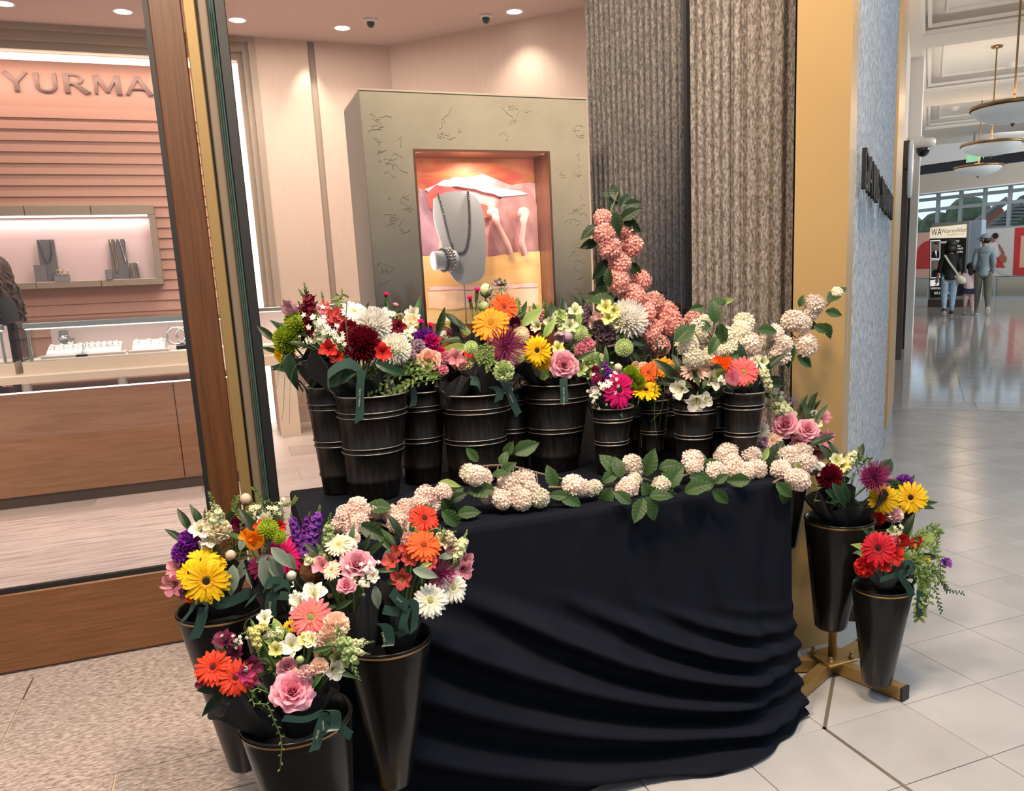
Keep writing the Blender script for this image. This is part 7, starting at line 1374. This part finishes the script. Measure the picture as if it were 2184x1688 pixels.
tbranch('cluster of blush white snowballs spilling over the right table corner', 1.82, [(1650, 1030), (1690, 1005), (1715, 975)],
 [(w_, 1680, 972, 44, .0), (w_, 1712, 966, 44, .0), (w_, 1716, 990, 46, -.01), (w_, 1666, 1002, 46, -.02), (w_, 1704, 1024, 50, -.04), (w_, 1692, 1018, 40, -.03), (w_, 1690, 985, 40, -.01), (w_, 1728, 985, 32, .0)],
 [('vib', 1655, 1030, 46, -40, -.03), ('vib', 1680, 1035, 44, -105, -.04), ('vibd', 1645, 1000, 66, 70, .03), ('light', 1696, 988, 24, -50, -.04)])
# ================================================================== PEOPLE
def skin_mesh(name, chains, mt, parent, sub=1):
    """chains: lists of (x, y, z, radius) that share joints by equal coordinates; the first joint of the first chain is the root"""
    V, R, Ed, idx = [], [], [], {}
    for ch in chains:
        last = None
        for x, y, z, r in ch:
            k = (round(x, 4), round(y, 4), round(z, 4))
            if k not in idx: idx[k] = len(V); V.append((x, y, z)); R.append(r)
            if last is not None: Ed.append((last, idx[k]))
            last = idx[k]
    me = bpy.data.meshes.new(name); me.from_pydata(V, Ed, []); me.materials.append(mt); o = link(name, me, parent)
    m = o.modifiers.new('skin', 'SKIN'); m.use_smooth_shade = True
    sv = me.skin_vertices[0].data
    for i, r in enumerate(R): sv[i].radius = (r, r*.82 if False else r); sv[i].use_root = (i == 0)
    s = o.modifiers.new('sub', 'SUBSURF'); s.levels = sub; s.render_levels = sub; return o
def person(label, foot, fwd_, H, J, top, bottom, hairf, skin, shoes, extra=None, skirt=None, legskin=None, sleeve=1.0, wide=1.0):
    """J: joints in body heights, (side, forward, up); foot: point on the ground between the feet"""
    f = np.array(fwd_, float); f[2] = 0; f /= np.linalg.norm(f); r = np.array([f[1], -f[0], 0]); O = np.array([foot[0], foot[1], 0.])
    W_ = lambda p: O+(r*p[0]+f*p[1]+Z3*p[2])*H
    t = thing('person', label, 'person', tuple(O))
    def ch(*names, s=1.0, add=0.0): return [(*W_(J[n][:3]), J[n][3]*H*s+add) for n in names]
    slim = {'pelvis', 'waist', 'chest', 'shL', 'shR', 'hiL', 'hiR'}
    def cb(*names): return [(*W_(J[n][:3]), J[n][3]*H*(.72 if n in slim else 1)) for n in names]
    b = skin_mesh('body', [cb('pelvis', 'waist', 'chest', 'neck0', 'neck', 'head0', 'head1'), cb('chest', 'shL', 'elL', 'wrL', 'haL'), cb('chest', 'shR', 'elR', 'wrR', 'haR'), cb('pelvis', 'hiL', 'knL', 'anL'), cb('pelvis', 'hiR', 'knR', 'anR')], skin, t, 2)
    for s in 'LR':
        mb = MB(); w, h = W_(J['wr'+s][:3]), W_(J['ha'+s][:3]); d = h-w; d /= np.linalg.norm(d); side = np.cross(d, f); side /= np.linalg.norm(side)+1e-9
        ellipsoid(mb, h, (.012*H, .024*H, .028*H), 10, 8, 0, 0, frame3(np.cross(side, d), d))
        for k, (o_, L_) in enumerate(((-.016, .034), (-.006, .042), (.005, .040), (.015, .030))):
            q = h+f*o_*H+d*.018*H; tube(mb, smoothpts([q, q+d*L_*.5*H+f*.003*H, q+d*L_*H-side*.008*H], 5), .0058*H, 5)
        q = h-d*.006*H+f*.02*H; tube(mb, smoothpts([q, q+f*.014*H+d*.012*H, q+f*.014*H+d*.030*H], 5), .006*H, 5); mb.build('hand', skin, t, True)
    tp = [ch('hem', 'waistlow', 'waist', 'chest', 'neck0', s=1.2)]
    for s in 'LR':
        c_ = ch('chest', 'sh'+s, 'el'+s, 'wr'+s, s=1.28)
        if sleeve < 1: a_, b_ = np.array(c_[-2]), np.array(c_[-1]); c_[-1] = tuple(a_+(b_-a_)*sleeve)
        tp.append(c_)
    skin_mesh('top', tp, top, t, 2)
    if bottom is not None: skin_mesh('trousers', [ch('belt', 'waistlow', 'pelvis', s=1.08), ch('pelvis', 'hiL', 'knL', 'anL', s=1.16), ch('pelvis', 'hiR', 'knR', 'anR', s=1.16)], bottom, t, 2)
    for s in 'LR':
        a = W_(J['an'+s][:3]); tl = J['an'+s][4] if len(J['an'+s]) > 4 else 0; d = f*math.cos(tl)-Z3*math.sin(tl); u = Z3*math.cos(tl)+f*math.sin(tl); mb = MB(); Rm = np.stack([d, np.cross(u, d), u], 1)
        ellipsoid(mb, a+d*.030*H-u*.012*H, (.075*H, .030*H, .027*H), 12, 8, 0, 0, Rm); ellipsoid(mb, a-u*.005*H-d*.01*H, (.034*H, .029*H, .034*H), 10, 8, 0, 0, Rm); sh = mb.build('shoe', shoes[0], t, True)
        mb = MB(); ellipsoid(mb, a+d*.030*H-u*.030*H, (.078*H, .032*H, .012*H), 12, 6, 0, 0, Rm); link('sole', mb.mesh('sole', shoes[1], True), sh)
    hc = W_(J['head0'][:3]); hf = J.get('look', 0); fd = f*math.cos(hf)+r*math.sin(hf)*1.0; sd = np.cross(fd, Z3)
    mb = MB(); ellipsoid(mb, hc+fd*.058*H-Z3*.004*H, (.010*H, .010*H, .017*H), 8, 6, 0, 0, frame_of(fd)); mb.build('nose', skin, t, True)
    for k in (-1, 1): mb = MB(); ellipsoid(mb, hc+sd*.054*H*k-Z3*.002*H, (.008*H, .014*H, .018*H), 8, 6); mb.build('ear', skin, t, True)
    for k in (-1, 1): mb = MB(); ellipsoid(mb, hc+fd*.050*H+sd*.022*H*k+Z3*.014*H, (.006*H,)*3, 8, 6); mb.build('eye', MT['camb'], t, True)
    mb = MB(); ellipsoid(mb, hc+fd*.050*H-Z3*.034*H, (.012*H, .012*H, .003*H), 8, 4); mb.build('mouth', lipm, t, True)
    hairf(t, hc, f, r, fd, sd, H, W_)
    if extra: extra(t, W_, f, r, H)
    return t
def base_pose(**kw):
    J = dict(hem=(0, -.002, .455, .074), belt=(0, .002, .575, .060), pelvis=(0, 0, .53, .062), waistlow=(0, 0, .50, .066), waist=(0, .005, .61, .060), chest=(0, 0, .74, .068), neck0=(0, 0, .81, .040), neck=(0, .004, .855, .026), head0=(0, .012, .925, .050), head1=(0, .010, .965, .042),
        shL=(-.10, 0, .79, .034), shR=(.10, 0, .79, .034), elL=(-.135, -.01, .63, .025), elR=(.135, -.01, .63, .025), wrL=(-.14, .04, .49, .017), wrR=(.14, .04, .49, .017), haL=(-.14, .05, .455, .016), haR=(.14, .05, .455, .016),
        hiL=(-.05, 0, .50, .052), hiR=(.05, 0, .50, .052), knL=(-.055, .02, .28, .036), knR=(.055, .02, .28, .036), anL=(-.055, 0, .05, .022), anR=(.055, 0, .05, .022))
    J.update(kw); return J
lipm = mat('lip', (.35, .10, .08), .5); skin_a = mat('skin_light', (.56, .33, .23), .5); hairblk = mat('black_hair', (.010, .008, .007), .45, bump=.3, bscale=90, stretch=(1, 1, .1)); denim = mat('pale_denim', (.33, .48, .60), .8, noise=.15, nscale=9); blacktop = mat('black_jersey', (.012, .012, .014), .8); greyhood = mat('grey_blue_fleece', (.22, .30, .34), .8, noise=.2, nscale=6); khaki = mat('olive_trousers', (.14, .14, .11), .8); pinkj = mat('pale_pink_jacket', (.78, .62, .66), .7); navy = mat('navy_pleats', (.015, .018, .07), .7); capm = mat('grey_blue_cap', (.22, .31, .38), .8); whiteb = mat('cream_bag', (.74, .70, .58), .6); shoe_w = mat('white_sole', (.70, .68, .64), .6); shoe_k = mat('dark_shoe', (.03, .03, .032), .6); shoe_g = mat('grey_shoe', (.16, .155, .15), .6); tights = mat('pale_pink_tights', (.70, .46, .46), .7)
def sc_of(foot_px, head_px):
    g = atz(*foot_px, 0); return g, float(aty(head_px[0], head_px[1], g[1])[2])
gw, hw = sc_of((2021, 674), (2025, 511)); gm, hm = sc_of((2092, 672), (2090, 499)); gg, hg = sc_of((2064, 672), (2062, 559))
walk = CD
def hair_bob(t, hc, f, r, fd, sd, H, W_):
    mb = MB(); ellipsoid(mb, hc+Z3*.016*H-fd*.008*H, (.066*H, .066*H, .066*H), 16, 12); ellipsoid(mb, hc-fd*.018*H-Z3*.045*H, (.072*H, .060*H, .062*H), 16, 10)
    for i in range(26):
        a = math.pi*(.5+1.0*i/25)+math.pi/2; d = fd*math.cos(a+math.pi/2)+sd*math.sin(a+math.pi/2); tube(mb, smoothpts([hc+d*.058*H+Z3*.03*H, hc+d*.070*H-Z3*.04*H, hc+d*.058*H-Z3*.105*H], 6), [.011*H, .012*H, .012*H, .011*H, .009*H, .004*H], 5)
    mb.build('hair', hairblk, t, True)
def bag(t, W_, f, r, H):
    mb = MB(); strip(mb, [W_((-.07, -.060, .80)), W_((-.01, -.088, .70)), W_((.06, -.085, .60)), W_((.11, -.06, .52))], .024*H, r+Z3*.3, n=14, th=.008); s = mb.build('bag_strap', whiteb, t)
    mb = MB(); c = W_((.135, -.035, .475)); ellipsoid(mb, c, (.075*H, .05*H, .05*H), 14, 10, 0, 0, np.stack([r*.8-Z3*.6, f, Z3*.8+r*.6], 1)); mb.build('shoulder_bag', whiteb, t, True)
person('person in a black top and pale jeans walking with a cream shoulder bag', gw, walk, hw, base_pose(anR=(.045, .05, .045, .022), knR=(.05, .05, .275, .040), anL=(-.05, -.10, .075, .022, .55), knL=(-.055, .01, .28, .040), shL=(-.088, 0, .79, .034), shR=(.088, 0, .79, .034), elR=(.115, -.01, .63, .025), wrR=(.115, .05, .51, .017), haR=(.112, .07, .48, .016), elL=(-.125, -.02, .63, .025), wrL=(-.145, .03, .50, .017), haL=(-.15, .045, .46, .016), chest=(0, 0, .74, .068), waist=(0, .005, .61, .068), waistlow=(0, 0, .50, .074), hem=(0, 0, .47, .076), hiL=(-.05, 0, .49, .060), hiR=(.05, 0, .49, .060)), blacktop, denim, hair_bob, skin_a, (shoe_k, shoe_w), bag, sleeve=.45)
def hair_cap(t, hc, f, r, fd, sd, H, W_):
    mb = MB(); ellipsoid(mb, hc-fd*.012*H-Z3*.002*H, (.058*H, .055*H, .048*H), 14, 10); mb.build('hair', hairblk, t, True)
    mb = MB(); lathe(mb, [(.061*H*math.cos(a), .058*H*math.sin(a)) for a in np.linspace(0, 1.5, 8)], 20); mb.v = [v+hc+Z3*.020*H for v in mb.v]
    P = [hc+Z3*.022*H+fd*.055*H*math.cos(a)+sd*.055*H*math.sin(a) for a in np.linspace(-.9, .9, 8)]+[hc+Z3*.016*H+fd*(.058+.05*math.cos(a*1.4))*H+sd*.045*H*math.sin(a) for a in np.linspace(.9, -.9, 8)]
    plate(mb, P, Z3, .006*H); mb.build('cap', capm, t, True)
def hood(t, W_, f, r, H):
    mb = MB(); ellipsoid(mb, W_((0, -.055, .80)), (.075*H, .035*H, .050*H), 14, 10, 0, 0, np.stack([r, f, Z3], 1)); mb.build('hood', greyhood, t, True)
person('person in grey-blue hooded jacket and cap walking at the right of the group', gm, walk, hm, base_pose(look=-1.1, anR=(.06, -.16, .095, .022, .9), knR=(.06, .0, .28, .042), anL=(-.06, .05, .045, .022), knL=(-.055, .06, .285, .042), chest=(0, 0, .74, .072), waist=(0, .005, .61, .066), waistlow=(0, 0, .50, .064), hem=(0, 0, .47, .066), elL=(-.112, -.03, .64, .025), elR=(.108, -.04, .63, .025), wrL=(-.09, .07, .54, .017), haL=(-.085, .09, .51, .016), wrR=(.10, .05, .51, .017), haR=(.10, .07, .475, .016), shL=(-.085, 0, .795, .036), shR=(.085, 0, .795, .036)), greyhood, khaki, hair_cap, skin_a, (shoe_g, shoe_w), hood)
def hair_long(t, hc, f, r, fd, sd, H, W_):
    mb = MB(); ellipsoid(mb, hc+Z3*.010*H-fd*.008*H, (.076*H, .076*H, .076*H), 16, 12)
    for i in range(30):
        a = math.pi/2+math.pi*i/29; d = fd*math.cos(a)+sd*math.sin(a); tube(mb, smoothpts([hc+d*.062*H+Z3*.03*H, hc+d*.080*H-Z3*.06*H, hc+d*.072*H-fd*.02*H-Z3*.18*H, hc+d*.06*H-fd*.035*H-Z3*random.uniform(.24, .31)*H], 7), [.012*H]*5+[.009*H, .003*H], 5)
    mb.build('hair', hairblk, t, True)
def skirt_(t, W_, f, r, H):
    mb = MB(); V = []; n = 48
    for k in range(4):
        for i in range(n): a = 2*math.pi*i/n; w = (.088+.018*k)*(1+.07*(1 if i % 2 else -1)*k/3); V.append(W_((w*math.cos(a), w*.8*math.sin(a), .54-.045*k)))
    mb.add(V, [(k*n+i, k*n+(i+1) % n, (k+1)*n+(i+1) % n, (k+1)*n+i) for k in range(3) for i in range(n)]); mb.build('skirt', navy, t)
person('child in a pale pink jacket and navy pleated skirt between the adults', gg, walk, hg, base_pose(look=-1.2, head0=(0, .014, .905, .062), head1=(0, .010, .945, .052), neck=(0, .004, .83, .026), chest=(0, 0, .70, .085), waist=(0, .005, .60, .088), waistlow=(0, 0, .53, .092), neck0=(0, 0, .78, .045), shL=(-.11, 0, .75, .045), shR=(.11, 0, .75, .045), elL=(-.18, .02, .66, .036), wrL=(-.20, .08, .58, .020), haL=(-.215, .10, .56, .018), elR=(.15, 0, .60, .036), wrR=(.15, .05, .49, .02), haR=(.15, .06, .46, .018), hiL=(-.05, 0, .48, .056), hiR=(.05, 0, .48, .056), knL=(-.055, .02, .28, .040), knR=(.06, .0, .27, .040), anL=(-.05, .05, .045, .024), anR=(.07, -.16, .10, .024, .9)), pinkj, tights, hair_long, skin_a, (shoe_w, shoe_w), skirt_)
brown = mat('brown_curls', (.055, .022, .013), .5, bump=.4, bscale=60)
def hair_curly(t, hc, f, r, fd, sd, H, W_):
    mb = MB(); ellipsoid(mb, hc+Z3*.012*H-fd*.01*H, (.085*H, .085*H, .080*H), 16, 12)
    for i in range(150):
        a = random.uniform(.35*math.pi, 1.65*math.pi); d = fd*math.cos(a)+sd*math.sin(a); p0 = hc+d*.06*H+Z3*random.uniform(-.03, .06)*H; L_ = random.uniform(.12, .26); ph = random.uniform(0, 6)
        tube(mb, [p0+d*(.05*s+.012*math.sin(9*s+ph))*H-Z3*L_*s*H+np.cross(d, Z3)*.014*math.cos(11*s+ph)*H for s in np.linspace(0, 1, 9)], np.linspace(.013*H, .005*H, 9), 5)
    mb.build('hair', brown, t, True)
hp = aty(-16, 600, 7.0)
person('person with long brown curly hair behind the counter, at the left edge', (hp[0], 7.0, 0), (-.8, -.5, 0), float(aty(-16, 548, 7.0)[2]), base_pose(), blacktop, blacktop, hair_curly, skin_a, (shoe_k, shoe_k))
print('objects', len(bpy.data.objects), 'tris', sum(len(o.data.loop_triangles) if False else sum(max(0, len(p.vertices)-2) for p in []) for o in []))
